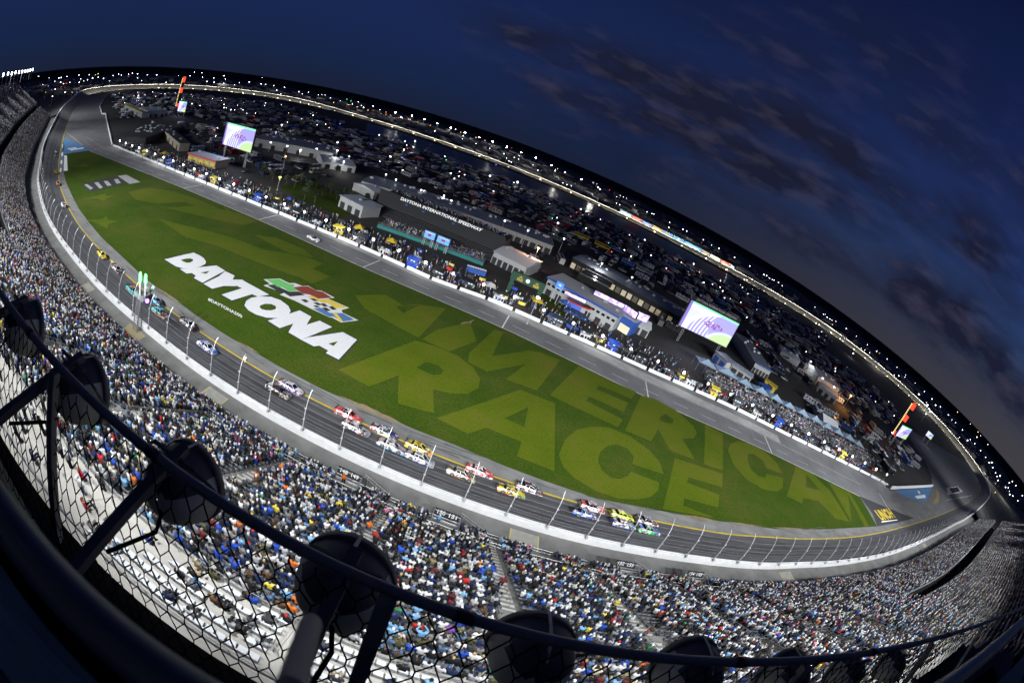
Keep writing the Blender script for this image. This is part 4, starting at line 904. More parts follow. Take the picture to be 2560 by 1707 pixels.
CARS = [
 (695,977,'black','dark grey','black','gold','black','','black stock car with dark hood running on the outside of the purple and white car'),
 (727,969,'lilac','white','purple','lilac','white','11','purple and white stock car running on the inside of the black car'),
 (870,1037,'red','red','black','red','white','22','red stock car with white roof running alongside the white 31 car'),
 (890,1071,'white','silver','black','silver','black','31','white and black stock car with number 31 on its door'),
 (961,1080,'white','navy','yellow','navy','navy','9','navy blue, white and yellow stock car just ahead of the 31 car'),
 (979,1116,'white','silver','sky','silver','white','16','white stock car with black number 16 on its door'),
 (1047,1120,'yellow','yellow','yellow','orange','yellow','34','yellow stock car with number 34 on its door'),
 (1050,1147,'white','silver','blue','silver','white','15','white stock car with blue trim below the yellow 34 car'),
 (1153,1186,'white','gold','gold','gold','gold','77','tan gold and white stock car on the outside of the red and white car'),
 (1199,1178,'red','red','white','red','white','14','red and white stock car just ahead of the tan gold car'),
 (1278,1228,'yellow','yellow','red','green','yellow','18','yellow stock car with red skirt and green nose'),
 (1324,1221,'white','black','white','black','black','','white stock car with black hood and roof, inside the green nosed yellow car'),
 (1481,1268,'white','red','white','red','white','23','white and red stock car running inside a blue and black car'),
 (1462,1284,'blue','black','black','blue','black','5','blue and black stock car on the outside of the white and red car'),
 (1555,1289,'neon','neon','neon','neon','neon','','neon yellow stock car running in front of the blue and black car'),
 (1559,1310,'white','silver','blue','sky','white','2','white and pale blue stock car on the outside of the neon yellow car'),
 (1619,1304,'white','black','black','white','black','','white stock car with black top leading on the inside'),
 (1622,1325,'green','blue','green','blue','black','4','green and blue stock car leading on the outside'),
 (254,637,'yellow','yellow','yellow','yellow','yellow','','all yellow stock car by itself well left of the flag stand'),
 (291,672,'white','black','black','black','black','','black car with white flanks chasing the yellow car left of the flag stand'),
 (331,727,'teal','teal','white','teal','orange','','teal stock car with orange roof just left of the flag stand'),
 (389,752,'sky','black','black','sky','black','','pale blue and black stock car passing behind the flag stand'),
 (399,782,'teal','dark grey','orange','orange','teal','','teal and orange stock car just right of the flag stand'),
 (470,811,'white','black','black','black','white','3','black car with white flanks between the teal and orange car and the blue white car'),
 (517,868,'white','blue','blue','white','blue','21','blue and white stock car with white nose, alone on the track'),
 (158,512,'white','white','silver','white','white','','white stock car by itself at the far left'),
 (144,458,'tan','tan','red','tan','white','','tan and red stock car at the far left near the blue kerb'),
 (139,430,'gold','yellow','yellow','gold','yellow','','gold stock car at the far left beside the blue kerb'),
 (140,388,'dark grey','dark grey','dark grey','dark grey','dark grey','','dark stock car at the far left end of the field'),
 (140,379,'white','white','white','silver','white','','white stock car last in the field at the far left')]
for c in CARS: make_car(*c)
make_car(784, 596, 'white', 'white', 'white', 'white', 'black', '', 'white pace car alone on pit road', flat=True, group='pace car')
# ------------------------------------------------------------------ flag stand over the wall
M_em = lambda n, c, s: mat(n, c, .5, emit=c, es=s)
fx, fy, fz = at(357, 811, 4.2); fs_, _ = so(fx, fy); FSX, FSY, FNX, FNY = wc(fs_, .5)
t = thing('flag_stand', 'grey lattice starter stand with two green lamp posts leaning over the track wall', 'flag stand')
P = lambda a, o, z: (FSX+FNX*o-FNY*a, FSY+FNY*o+FNX*a, z)
mb = MB()
for a in (-.75, .75):
    for o in (.3, 1.3): mb.tube([P(a, o, 3.8), P(a, o-1.6, 10.2)], .1, 5)
for i in range(15):
    u0, u1 = i/15, (i+1)/15
    L = lambda a, o, u: P(a, o-1.6*u, 3.8+6.4*u)
    mb.tube([L(-.75, 1.3, u0), L(.75, 1.3, u0)], .05, 4); mb.tube([L(-.75, .3, u0), L(-.75, 1.3, u1)], .04, 4); mb.tube([L(.75, 1.3, u0), L(.75, .3, u1)], .04, 4)
    mb.tube([L(-.75, 1.3, u0), L(.75, 1.3, u1)], .035, 4)
mb.build('ladder_truss', mat('weathered_steel', (.2, .205, .22), .6, metal=.2), t)
mb = MB(); z = 9.6
mb.add([P(a, o, zz) for zz in (z, z+.15) for a, o in ((-1.3, -3.0), (1.5, -3.0), (1.5, 0), (-1.3, 0))], [(0, 3, 2, 1), (4, 5, 6, 7), (0, 1, 5, 4), (1, 2, 6, 5), (2, 3, 7, 6), (3, 0, 4, 7)])
mb.build('platform', mat('mesh_platform', (.2, .2, .22), .7), t)
mb = MB()
for h in (.5, .8, 1.1): mb.tube([P(a, o, z+h) for a, o in ((-1.3, 0), (-1.3, -3), (1.5, -3), (1.5, 0), (-1.3, 0))], .035, 4)
for a, o in ((-1.3, 0), (-1.3, -1), (-1.3, -2), (-1.3, -3), (.1, -3), (1.5, -3), (1.5, -1.5), (1.5, 0), (.1, 0)): mb.tube([P(a, o, z), P(a, o, z+1.1)], .035, 4)
mb.build('guard_rail', M_post, t)
for a, o in ((-.8, -.9), (.6, -1.3)):
    mb = MB(); mb.tube([P(a, o, z+.1), P(a, o-.1, z+2.9)], .16, 8); q = mb.build('lamp_post', M_white, t)
    mb = MB(); mb.tube([P(a, o-.1, z+2.92), P(a, o-.12, z+3.2), P(a, o-.15, z+4.5), P(a, o-.16, z+4.8)], [.14, .3, .26, .08], 10); mb.build('green_lamp', M_em('lit_green_lamp', (.08, 1., .16), 9), q)
mb = MB(); mb.box(P(1.7, -1.6, z+.2), (1.5, .4, 1.6), math.atan2(FNY, FNX)); q = mb.build('display_case', M_dark, t)
mb = MB(); c = Vector(P(1.95, -1.2, z+.3)); mb.lathe([(0, .06), (.42, .06), (.45, 0)], P(2.0, -.9, z+.25), (FNX-FNY*.7, FNY+FNX*.7, .5), 16); mb.build('round_display', M_em('lit_purple_display', (.45, .16, .95), 3.0), q)
for a, o, top, hat, lb in ((-.3, -2.2, 'white', 'white', 'person in white starter shirt leaning on the flag stand rail'), (.9, -2.4, 'black', 'black', 'person in black on the flag stand platform'), (.3, -1.8, 'pale grey', 'white', 'person in pale grey between the others on the flag stand')):
    p = P(a, o, z+.15); person(p[0], p[1], p[2], face_of(FNX, FNY), top, hat, 'black', 'cross' if o < -2 else 'stand', False, lb, 'race officials on the flag stand')
mb = MB(); q0 = P(.7, -2.6, z+1.3); mb.tube([q0, P(.9, -3.0, z+2.2)], .025, 4); fg = solo(mb, 'flag', M_white, 'small pale green flag held out from the starter stand', 'flag')
mb = MB(); mb.add([P(.9, -3.0, z+2.2), P(.8, -2.8, z+1.7), P(1.4, -2.9, z+1.65), P(1.6, -3.1, z+2.1)], [(0, 1, 2, 3)]); mb.build('cloth', mat('pale_green_cloth', (.3, .6, .5), .8), fg)
# buff pad below the stand
mb = MB(); mb.add([P(a, o, zw(fs_)+.012) for a, o in ((-3, .6), (3.2, .6), (3.2, 4), (-2, 4.2))], [(0, 1, 2, 3)], mat('buff_painted_pad', (.36, .3, .18), .85)); struct(mb, 'walkway_pad')
# camera crane on a fence post
x, y, nx, ny = wc(so(*at(611, 974, 5)[:2])[0], .2); mb = MB(); q = (x-nx*1.3, y-ny*1.3, 10.9); mb.box(q, (.5, .4, .35), .4); mb.tube([(q[0], q[1], q[2]-.7), q], .05, 4)
t = solo(mb, 'television_camera', M_white, 'small white remote camera clamped near the top of a fence post', 'camera'); mb = MB(); mb.lathe([(.1, 0), (.12, .3), (0, .3)], (q[0]+.2, q[1]-.1, q[2]), (1, .3, -.2), 8); mb.build('lens', M_dark, t)
# ------------------------------------------------------------------ foreground: catwalk rail, netting, floodlights, near pipe
M_rail = mat('dark_blue_grey_steel', (.2, .215, .26), .5, metal=.1, var=.15, scale=6)
M_rail2 = mat('dark_steel_pipe', (.035, .042, .06), .5, metal=.2, var=.2, scale=8)
M_housing = mat('lightened_housing', (.9, .84, .7), .8, metal=0, var=.2, scale=5)  # warm pale tint put in for light missing on the bowls
M_visor = mat('dark_fitting_and_shade', (.1, .104, .12), .6, var=.2, scale=6)  # dark fittings; also paints shade on the bowl tops
M_net = mat('black_rope_net', (.006, .006, .007), .95, spec=0.0)
RD = Vector((0.99907, 0.04301, 0)); RN_ = Vector((-0.04301, 0.99907, 0))          # along the rail / outwards
def fg(a, o, drop): v = RD*a+RN_*o; return (v.x, v.y, CAM_Z-drop)
RO, RZ = 1.08, 1.92
cw = thing('catwalk_railing', 'dark blue steel catwalk railing with black rope netting, slung across the foreground', 'railing', (0, 0, 0))
mb = MB(); mb.tube([fg(a, RO, RZ) for a in np.linspace(-8, 16, 40)], .034, 12); mb.build('top_rail', M_rail, cw, True)
for a in (-3.3, -1.5, .35, 2.1, 3.9, 6.2): mb = MB(); mb.tube([fg(a-.05, RO, RZ), fg(a+.05, RO, RZ)], .041, 12); mb.build('pipe_coupling', M_rail2, cw, True)
for a in (-5.4, -2.7, -.02, 2.85, 5.6, 8.4):
    mb = MB(); mb.add([fg(a+x, o, d) for d, oo in ((RZ+.02, RO-.04), (3.3, .42)) for x, o in ((-.045, oo-.035), (.045, oo-.035), (.045, oo+.035), (-.045, oo+.035))], [(0, 1, 2, 3), (4, 7, 6, 5), (0, 4, 5, 1), (1, 5, 6, 2), (2, 6, 7, 3), (3, 7, 4, 0)]); mb.build('post', mat('grey_steel_angle', (.3, .3, .31), .5, metal=.3, var=.2, scale=5), cw)
# hexagonal net, hanging from the rail back to the catwalk edge
mb = MB(); cell = .14; dx = cell; dy = cell*.9; nr = 11; L0, L1 = -5.0, 7.5
def netp(a, v):
    sag = .02*math.sin(a*3.1+v*7)+.015*math.sin(a*7+2); return fg(a+.012*math.sin(v*9+a*2), RO-.02-(RO-.36)*min(v/1.35, 1)+sag, RZ+.02+v)
n_a = int((L1-L0)/dx)
pts = {}
for r in range(nr):
    for c in range(n_a):
        a = L0+(c+.5*(r % 2))*dx; v0 = r*dy
        A0, A1, B0, B1 = netp(a, v0), netp(a, v0+dy*.34), netp(a-dx/2, v0+dy), netp(a+dx/2, v0+dy)
        for p0, p1 in ((A0, A1), (A1, B0), (A1, B1)): mb.tube([p0, p1], 0.0052, 4, None, False)
mb.build('rope_net', M_net, cw)
# near pipe close under the camera
cn = thing('near_handrail', 'thick dark blue handrail pipe, blurred, curving across the lower left corner and lower right corner', 'handrail')
D2 = Vector((.99632, .08574, 0)); N2 = Vector((-.08574, .99632, 0))
mb = MB(); mb.tube([tuple(D2*a+N2*(.022)+Vector((0, 0, CAM_Z-.36))) for a in np.linspace(-5, 9, 60)], .026, 16); mb.build('handrail', mat('blue_grey_pipe', (.05, .065, .11), .4, metal=.2, var=.1, scale=9), cn, True)
for a in (-2.6, 3.4):
    mb = MB(); mb.tube([tuple(D2*a+N2*.02+Vector((0, 0, CAM_Z-.38))), tuple(D2*a+N2*.02+Vector((0, 0, CAM_Z-1.6)))], .02, 10); mb.build('upright', M_rail2, cn)
# kick plate and grating deck of the catwalk
dk = thing('catwalk_deck', 'dark steel catwalk deck directly under the camera', 'deck')
mb = MB(); mb.add([fg(a, o, d) for a, o, d in ((-9, .3, 3.35), (14, .3, 3.35), (14, -2.5, 3.35), (-9, -2.5, 3.35), (-9, .3, 3.6), (14, .3, 3.6), (14, -2.5, 3.6), (-9, -2.5, 3.6))], [(0, 1, 2, 3), (4, 7, 6, 5), (0, 4, 5, 1)]); mb.build('deck_plate', mat('near_black_deck_plate', (.008, .01, .016), .9, spec=0.0), dk)  # plate in one even near-black colour
mb = MB(); mb.add([fg(a, o, d) for a, o, d in ((-9, -.16, .5), (14, -.16, .5), (14, -.3, 3.3), (-9, -.3, 3.3), (-9, -.2, .5), (14, -.2, .5), (14, -.34, 3.3), (-9, -.34, 3.3))], [(0, 1, 2, 3), (4, 7, 6, 5), (0, 4, 5, 1), (3, 2, 6, 7)]); mb.build('back_panel', mat('navy_panel', (.02, .035, .09), .9, var=.25, scale=3, spec=0.0), dk)
# floodlights hung outside the rail: bowl, visor, yoke, arm, cable
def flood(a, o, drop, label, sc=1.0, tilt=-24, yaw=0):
    t = thing('floodlight', label, 'floodlight', fg(a, o, drop), math.atan2(RD.y, RD.x)+R(yaw), 'floodlights along the catwalk')
    ax = Vector((0, math.cos(R(tilt)), math.sin(R(tilt))))
    O = lambda h, u=0, w=0: ax*h+Vector((u, 0, 0))+Vector((0, -math.sin(R(tilt)), math.cos(R(tilt))))*w
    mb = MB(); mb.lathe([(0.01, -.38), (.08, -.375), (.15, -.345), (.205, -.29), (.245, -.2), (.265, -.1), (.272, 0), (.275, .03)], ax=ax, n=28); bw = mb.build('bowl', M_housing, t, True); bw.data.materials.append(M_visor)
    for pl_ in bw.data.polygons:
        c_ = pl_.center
        if c_.z > .19: pl_.material_index = 1  # top faces painted dark as the bowl's shaded side
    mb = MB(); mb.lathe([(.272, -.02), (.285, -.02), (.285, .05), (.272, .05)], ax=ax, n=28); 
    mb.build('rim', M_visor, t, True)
    mb = MB(); mb.lathe([(0, .04), (.27, .04)], ax=ax, n=24); mb.build('lens', mat('lit_lens', (1, 1, 1), .3, emit=(1, .98, .95), es=7), t); MATS['lit_lens'].cycles.emission_sampling = 'AUTO'
    mb = MB()
    for u_ in (-.3, .3): mb.tube([tuple(O(0, u_)), tuple(O(-.05, u_)+Vector((0, -.03, .2))), tuple(Vector((u_*.6, -.1, .33)))], .013, 5)
    mb.tube([(-.19, -.1, .33), (.19, -.1, .33)], .018, 5); mb.build('yoke', M_visor, t)
    mb = MB(); mb.tube([tuple(O(.04, 0, .292)), tuple(O(-.1, 0, .28)), tuple(O(-.22, 0, .25)), tuple(O(-.32, 0, .17)), tuple(O(-.385, 0, 0))], .011, 4); mb.build('strap', M_housing, t)
    mb = MB(); l_ = 1.3 if a < 0 else .75; mb.box((.02, -1.3+l_/2, .33), (.07, l_, .065)); mb.build('outrigger_arm', M_visor, t)
    mb = MB(); mb.tube([tuple(O(-.34, .02)), tuple(O(-.42, .05)+Vector((0, 0, -.1))), (.09, -.5, .05), (.07, -.9, .28)], .014, 6); mb.build('cable', M_net, t)
    t.scale = (sc, sc, sc); return t
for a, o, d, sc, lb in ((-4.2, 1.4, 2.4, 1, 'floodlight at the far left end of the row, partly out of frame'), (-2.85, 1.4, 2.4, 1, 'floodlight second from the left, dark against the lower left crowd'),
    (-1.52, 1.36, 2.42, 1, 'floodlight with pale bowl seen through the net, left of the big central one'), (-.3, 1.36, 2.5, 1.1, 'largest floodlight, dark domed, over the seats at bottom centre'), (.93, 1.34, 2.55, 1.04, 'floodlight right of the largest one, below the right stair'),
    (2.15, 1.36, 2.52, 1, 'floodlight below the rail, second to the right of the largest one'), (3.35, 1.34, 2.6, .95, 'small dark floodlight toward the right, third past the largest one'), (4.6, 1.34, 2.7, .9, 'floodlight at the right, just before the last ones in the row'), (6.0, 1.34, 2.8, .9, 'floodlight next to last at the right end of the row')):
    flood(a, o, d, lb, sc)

# unseen pale wall added behind the catwalk to bounce seat light onto the floodlights
tw = thing('bounce_wall', 'added pale wall behind the catwalk and camera, bouncing light from the seats', 'building')
mb = MB(); mb.box((3, -6.2, 44), (110, 8, 26), 0, mat('pale_bounce_surface', (.72, .72, .7), .9, spec=0.0)); mb.build('wall', None, tw)
for x_ in np.arange(-45, 50, 6.0): MB().box((x_, -2.17, 52.5), (4.6, .06, 2.2)).build('window', M_glass, tw)  # panes on the added wall
# pale ribbed conduit close to the lens
cb = thing('conduit', 'pale blurred ribbed conduit close to the lens at bottom centre left', 'conduit'); mb = MB()
a_, b_ = Vector(along(782, 1545, .62)), Vector(along(728, 1720, .42)); pts = [a_.lerp(b_, k/40) for k in range(41)]; mb.tube([tuple(v) for v in pts], [(.0135+.0022*math.sin(k*2.1))*min(1, .5+k/8) for k in range(41)], 10); mb.build('sleeve', mat('beige_plastic', (.5, .46, .4), .8), cb, True)
# ------------------------------------------------------------------ pit wall, pit stalls
M_roofW = mat('pale_metal_roof', (.42, .45, .5), .5, var=.12, scale=.3); M_wallW = mat('off_white_cladding', (.42, .42, .41), .7, var=.08, scale=.3)
M_roofG = mat('grey_metal_roof', (.2, .22, .26), .55, var=.15, scale=.2); M_wallD = mat('charcoal_cladding', (.025, .025, .028), .7); M_trimB = mat('blue_trim', (.03, .1, .4), .5)
M_canvas = mat('pale_blue_canvas', (.3, .42, .55), .8); M_wcanvas = mat('white_canvas', (.65, .66, .68), .8)
M_lit2 = mat('dim_toned_panel', (.25, .22, .16), .7)  # plain panel coloured to look like a dimly lit bay
M_lit = mat('lit_interior', (.9, .8, .55), .6, emit=(.9, .78, .5), es=.16)
M_alu = mat('aluminium_plank', (.33, .34, .36), .5, metal=.4, var=.15, scale=1.0)
mb = MB(); P3 = [Vector((p[0], p[1], 0)) for p in PW]
def wseg(a, b, h, th, m, z0=0.03):
    d = (b-a); n = Vector((-d.y, d.x, 0)).normalized()*th/2
    mb.add([tuple(v+Vector((0, 0, z))) for z in (z0, h) for v in (a+n, b+n, b-n, a-n)], [(0, 3, 2, 1), (4, 5, 6, 7), (0, 1, 5, 4), (1, 2, 6, 5), (2, 3, 7, 6), (3, 0, 4, 7)], m)
pwc = np.array([(p.x, p.y) for p in P3[4:]]); pws = np.concatenate([[0], np.cumsum(np.linalg.norm(np.diff(pwc, axis=0), axis=1))])
def pw(s, o=0.0, z=0.0):
    """point along the pit wall, o metres behind it (away from the track)"""
    k = min(max(int(np.searchsorted(pws, s))-1, 0), len(pws)-2); t = (s-pws[k])/(pws[k+1]-pws[k]); d = pwc[k+1]-pwc[k]; d = d/np.linalg.norm(d); p = pwc[k]+(pwc[k+1]-pwc[k])*t
    return (p[0]-d[1]*o, p[1]+d[0]*o, z)
def pwang(s): a, b = pw(s-.5), pw(s+.5); return math.atan2(b[1]-a[1], b[0]-a[0])
PL = pws[-1]
for i in range(4): wseg(P3[i], P3[i+1], 1.3, .5, M_white)
k = 0; s = 2.
while s < PL-3:
    a, b = Vector(pw(s)), Vector(pw(min(s+8.4, PL))); wseg(a, b, 1.05, .45, M_white); s += 9.4
pit_wall = solo(mb, 'pit_wall', None, 'long white concrete pit wall with narrow dark gaps along the edge of pit road', 'wall')
mb = MB(); wseg(Vector(at(2225, 1222, .9)), Vector(at(2330, 1216, .9)), 1.6, .5, M_white); solo(mb, 'barrier_wall', None, 'short bright white wall behind the blue painted corner at the right', 'barrier')
STALLC = [('black', 'charcoal'), ('white', 'black'), ('black', 'red'), ('yellow', 'yellow'), ('white', 'white'), ('black', 'black'), ('royal blue', 'royal blue'), ('black', 'white'), ('charcoal', 'grey'), ('black', 'orange'), ('white', 'navy blue'), ('red', 'black')]
pit_pts = []
def pit_box(s, c1, c2, label):
    t = thing('pit_box', label, 'pit cart', pw(s, 3.2, .03), pwang(s), 'team carts along the pit wall')
    mb = MB(); mb.box((0, 0, .75), (3.4, 1.5, 1.5)); mb.box((0, 0, 1.54), (3.7, 1.9, .08)); mb.build('cart', CM[c1], t)
    for x in (-.9, .3, 1.2): mb = MB(); mb.box((x, -.77, .75), (.7, .06, .9)); mb.build('cart_drawer', CM[c2], t)
    mb = MB(); mb.tube([(-1.7, -.8, 1.5), (-1.7, -.8, 3.1)], .04, 4); mb.tube([(1.7, -.8, 1.5), (1.7, -.8, 3.1)], .04, 4); mb.tube([(-1.7, .8, 1.5), (-1.7, .8, 3.3)], .04, 4); mb.tube([(1.7, .8, 1.5), (1.7, .8, 3.3)], .04, 4); mb.tube([(-1.7, -.8, 1.62), (1.7, -.8, 1.62)], .04, 4); mb.tube([(-1.7, .8, 1.62), (1.7, .8, 1.62)], .04, 4); mb.tube([(-1.7, -.8, 1.62), (-1.7, .8, 1.62)], .04, 4); mb.build('canopy_frame', M_grey, t)
    mb = MB(); mb.add([(-2, -1.3, 3.05), (2, -1.3, 3.05), (2, 1.2, 3.3), (-2, 1.2, 3.3), (-2, -1.3, 3.12), (2, -1.3, 3.12), (2, 1.2, 3.37), (-2, 1.2, 3.37), (-2, -1.32, 2.7), (2, -1.32, 2.7)], [(3, 2, 1, 0), (4, 5, 6, 7), (0, 1, 9, 8), (1, 2, 6, 5), (3, 0, 4, 7), (0, 1, 5, 4)]); mb.build('canopy', CM[c1 if c1 != 'white' else 'black'], t)
    mb = MB()
    for x in (-.8, .3, 1.2): mb.box((x, .1, 1.95), (.6, .08, .4), 0, mat('lit_monitor', (.4, .5, .6), .4, emit=(.5, .65, .8), es=.8) if random.random() < .6 else CM['charcoal'])
    mb.box((.2, .1, 1.72), (2.6, .06, .06), 0, CM['charcoal']); mb.build('monitor_stack', None, t)
    mb = MB(); mb.lathe([(.3, -.13), (.36, -.1), (.36, .1), (.3, .13)], (2.3, -.8, .4), (0, 1, .2), 12); mb.lathe([(.3, -.13), (.36, -.1), (.36, .1), (.3, .13)], (2.3, -.4, .4), (0, 1, .2), 12); mb.build('tyre_stack', M_tyre, t)
    return t
wd_ = ['black canopied', 'white fronted', 'red trimmed', 'yellow', 'all white', 'plain black', 'bright blue', 'black and white', 'charcoal', 'black and orange', 'white and navy', 'red and black']
zone = lambda s: 'at the far left pit wall' if s < PL*.22 else 'on the left pit wall' if s < PL*.42 else 'near the middle of the pit wall' if s < PL*.6 else 'below the right video board' if s < PL*.78 else 'in front of the right bleachers'
n_st = int((PL-30)/10.2)
for i in range(n_st):
    s = 14+i*10.2+random.uniform(-.6, .6); c1, c2 = STALLC[(i*5+i//7) % 12]; wn = wd_[(i*5+i//7) % 12]
    if 56 < 100*s/PL < 59: continue
    pit_box(s, c1, c2, '%s pit cart with canopy and monitors %s' % (wn, zone(s)))
    for _ in range(26): pit_pts.append((s+random.uniform(-5, 5), .6+9*random.random()**1.3))
# lamp posts behind the pit wall
M_globe = mat('lit_globe', (1, 1, 1), .4, emit=(1, .98, .95), es=9)
proto = None; i = 0
for s in np.arange(9, PL-4, 10.2):
    loc = pw(s, 1.6, .03)
    if proto is None:
        proto = thing('pit_lamp', '', 'lamp', loc, 0, 'white globe lamps on posts along the pit wall'); mb = MB(); mb.tube([(0, 0, 0), (0, 0, 3.4)], .06, 5); mb.box((0, 0, .1), (.5, .5, .2)); mb.build('post', M_grey, proto)
        mb = MB(); mb.lathe([(.05, 3.35), (.3, 3.55), (.4, 3.85), (.3, 4.15), (.05, 4.3)], n=10); mb.build('globe', M_globe, proto); t = proto
    else: t = dup(proto, loc)
    t['label'] = 'white lit globe lamp on a thin post %s' % zone(s)
    if i % 3 == 0:
        l = bpy.data.lights.new('globe_light', 'POINT'); l.energy = 1500; l.shadow_soft_size = .4; o = bpy.data.objects.new('globe_light', l); C.objects.link(o); o.location = (loc[0], loc[1], 4.9)
    i += 1
cart = {}
for i in range(150):
    s = 10+random.random()*(PL-20); o_ = random.uniform(5.5, 9.5) if i < 90 or s > PL*.6 else random.uniform(9.5, 20); c1 = random.choice(['black', 'white', 'red', 'grey', 'royal blue', 'charcoal', 'yellow', 'navy blue'])
    if c1 not in cart:
        t = cart[c1] = thing('equipment_cart', '', 'cart', pw(s, o_, .03), pwang(s), 'equipment carts behind the pit stalls'); MB().box((0, 0, .7), (2.2, 1.0, 1.0)).build('chest', CM[c1], t); mb = MB(); mb.tube([(-1.3, -.4, 1.1), (-1.3, .4, 1.1)], .03, 4); mb.tube([(-1.1, -.4, .8), (-1.3, -.4, 1.1)], .03, 4); mb.build('handle', M_grey, t); MB().box((0, 0, 1.26), (2.0, .9, .1)).build('lid', CM['charcoal'], t)
        for x_ in (-.8, .8): mb = MB(); mb.lathe([(0, -.5), (.2, -.5), (.2, .5), (0, .5)], (x_, 0, .22), (0, 1, 0), 8); mb.build('wheel', M_tyre, t)
    else: t = dup(cart[c1], pw(s, o_, .03), pwang(s)+random.uniform(-.4, .4))
    t['label'] = '%s equipment cart behind the pit stalls %s' % (c1, zone(s))
for _ in range(900): pit_pts.append((random.uniform(4, PL*.72), 8+13*random.random()**1.5))
A = np.array([pw(s, o, .03) for s, o in pit_pts]); crowd('crowd', A[:, 0], A[:, 1], A[:, 2], RNG.uniform(0, 6.28, len(A)), ringfig(n=5), 'pit crews and guests crowding behind the long pit wall')
# ------------------------------------------------------------------ infield buildings, from roof corners seen in the photograph
OBST = []
def corners(p0, p1, p2, h):
    a, b, c = Vector(at(*p0, h)), Vector(at(*p1, h)), Vector(at(*p2, h)); u = b-a; v = c-a; un = u.normalized(); n = Vector((-un.y, un.x, 0)); dep = max(2., abs(v.dot(n)))
    return a, u.length, dep, math.atan2(u.y, u.x)
def hall(name, p0, p1, p2, h, label, cat, wall=None, roof=None, gable=0.0, doors=0, doorm=None, doorw=3, doorh=2.8, trim=None, win=0, over=.5, eave=0):
    a, L, D, rz = corners(p0, p1, p2, h); t = thing(name, label, cat, (a.x, a.y, .03), rz)
    OBST.append((a.x, a.y, math.cos(rz), math.sin(rz), L, D))
    mb = MB(); mb.box((L/2, D/2, h/2-.1), (L, D, h-.2)); mb.build('wall', wall or M_wallW, t)
    mb = MB()
    if gable: 
        e = over; mb.add([(-e, -e, h-.15), (L+e, -e, h-.15), (L+e, D/2, h+gable), (-e, D/2, h+gable), (L+e, D+e, h-.15), (-e, D+e, h-.15)], [(0, 1, 2, 3), (3, 2, 4, 5), (0, 3, 5), (1, 4, 2)])
    else: mb.box((L/2, D/2, h+.1), (L+2*over, D+2*over, .25))
    mb.build('roof', roof or M_roofW, t)
    for i in range(int(L*D/90)): mb = MB(); v_ = random.uniform(.7, 1.6); x_, y_ = random.uniform(1, max(1.1, L-1)), random.uniform(.25*D, .75*D); mb.box((x_, y_, h+.5+(gable*.75 if gable else 0)), (v_*1.3, v_, .9), 0); mb.build('roof_vent', M_grey, t)
    for i in range(doors):
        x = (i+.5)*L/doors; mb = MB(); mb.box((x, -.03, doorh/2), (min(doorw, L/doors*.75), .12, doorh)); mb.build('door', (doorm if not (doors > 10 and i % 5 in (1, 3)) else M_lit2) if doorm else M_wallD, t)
    for i in range(win):
        x = (i+.5)*L/win; mb = MB(); mb.box((x, -.03, h*.66), (L/win*.6, .1, .9)); mb.build('window', M_glass, t)
    if trim: mb = MB(); mb.box((L/2, -over-.03, h-.1), (L+1.1, .1, .7)); mb.build('trim', trim, t)
    return t, L, D
hall('garage', (905, 452), (1383, 614), (908, 430), 5.2, 'very long pale roofed garage building running across the middle of the infield', 'garage', M_wallW, M_roofG, 1.0, 26, None, 4)
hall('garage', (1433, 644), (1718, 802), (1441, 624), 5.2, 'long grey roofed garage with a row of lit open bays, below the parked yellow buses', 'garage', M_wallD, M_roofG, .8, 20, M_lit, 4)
hall('pavilion', (1236, 628), (1318, 668), (1256, 606), 5, 'pale L shaped pavilion roof beside the long garage end', 'pavilion', M_wallW, M_wcanvas, 1.2, 6)
t, L, D = hall('media_centre', (1372, 694), (1546, 792), (1390, 676), 6.5, 'white media building with blue roof edge, left of the large video board', 'building', M_wallW, mat('white_roof_deck', (.5, .5, .52), .7), 0, 7, M_wallD, 2.2, 2.4, M_trimB, 14)
hall('media_wing', (1556, 786), (1588, 806), (1566, 772), 6, 'blue fronted corner wing with lit doorway beside the white media building', 'building', M_trimB, M_roofW, 0, 1, M_lit, 5, 3)
hall('shed', (1588, 806), (1626, 824), (1596, 792), 4, 'small white gabled shed at the end of the blue corner wing', 'shed', M_wallW, M_wcanvas, 1.5, 2)
hall('hall_building', (640, 345), (832, 383), (655, 330), 6, 'wide pale roofed hall standing in the dark infield behind the left video board', 'building', M_wallW, M_roofG, 1.2, 6)
hall('house', (808, 404), (890, 418), (816, 388), 4, 'low pale roofed house among trees in the left infield', 'house', M_wallW, M_roofW, 1.5, 3)
hall('store', (852, 489), (908, 517), (880, 480), 5, 'flat pale roofed store building left of the speedway lettering wall', 'building', M_wallW, M_roofW, 0, 3)
hall('shed', (937, 480), (962, 480), (940, 458), 4, 'small white open shed beside the speedway lettering wall', 'shed', M_wallW, M_wcanvas, 1, 1)
t, L, D = hall('refreshment_stand', (472, 383), (540, 403), (494, 376), 4.2, 'grey roofed refreshment stand with red band and yellow front in the left infield', 'kiosk', mat('buff_wall', (.3, .25, .18), .7), M_roofW, 0, 0, None, 3, 2.6, M_red)
for i in range(5): mb = MB(); mb.box(((i+.5)*L/5, -.1, 1.9), (L/5*.8, .12, 1.7)); mb.build('yellow_panel', M_yellow, t)
hall('garage', (380, 300), (450, 358), (392, 295), 5, 'tan fronted garage row with dark openings at the far left of the infield', 'garage', mat('tan_wall', (.4, .35, .26), .8), M_wallD, 0, 9, M_wallD, 3)
hall('transporter_shelter', (285, 340), (365, 345), (300, 300), 4.5, 'dark ribbed shelter roof behind the far left pit wall', 'shelter', M_wallD, M_wallD, 0, 4)
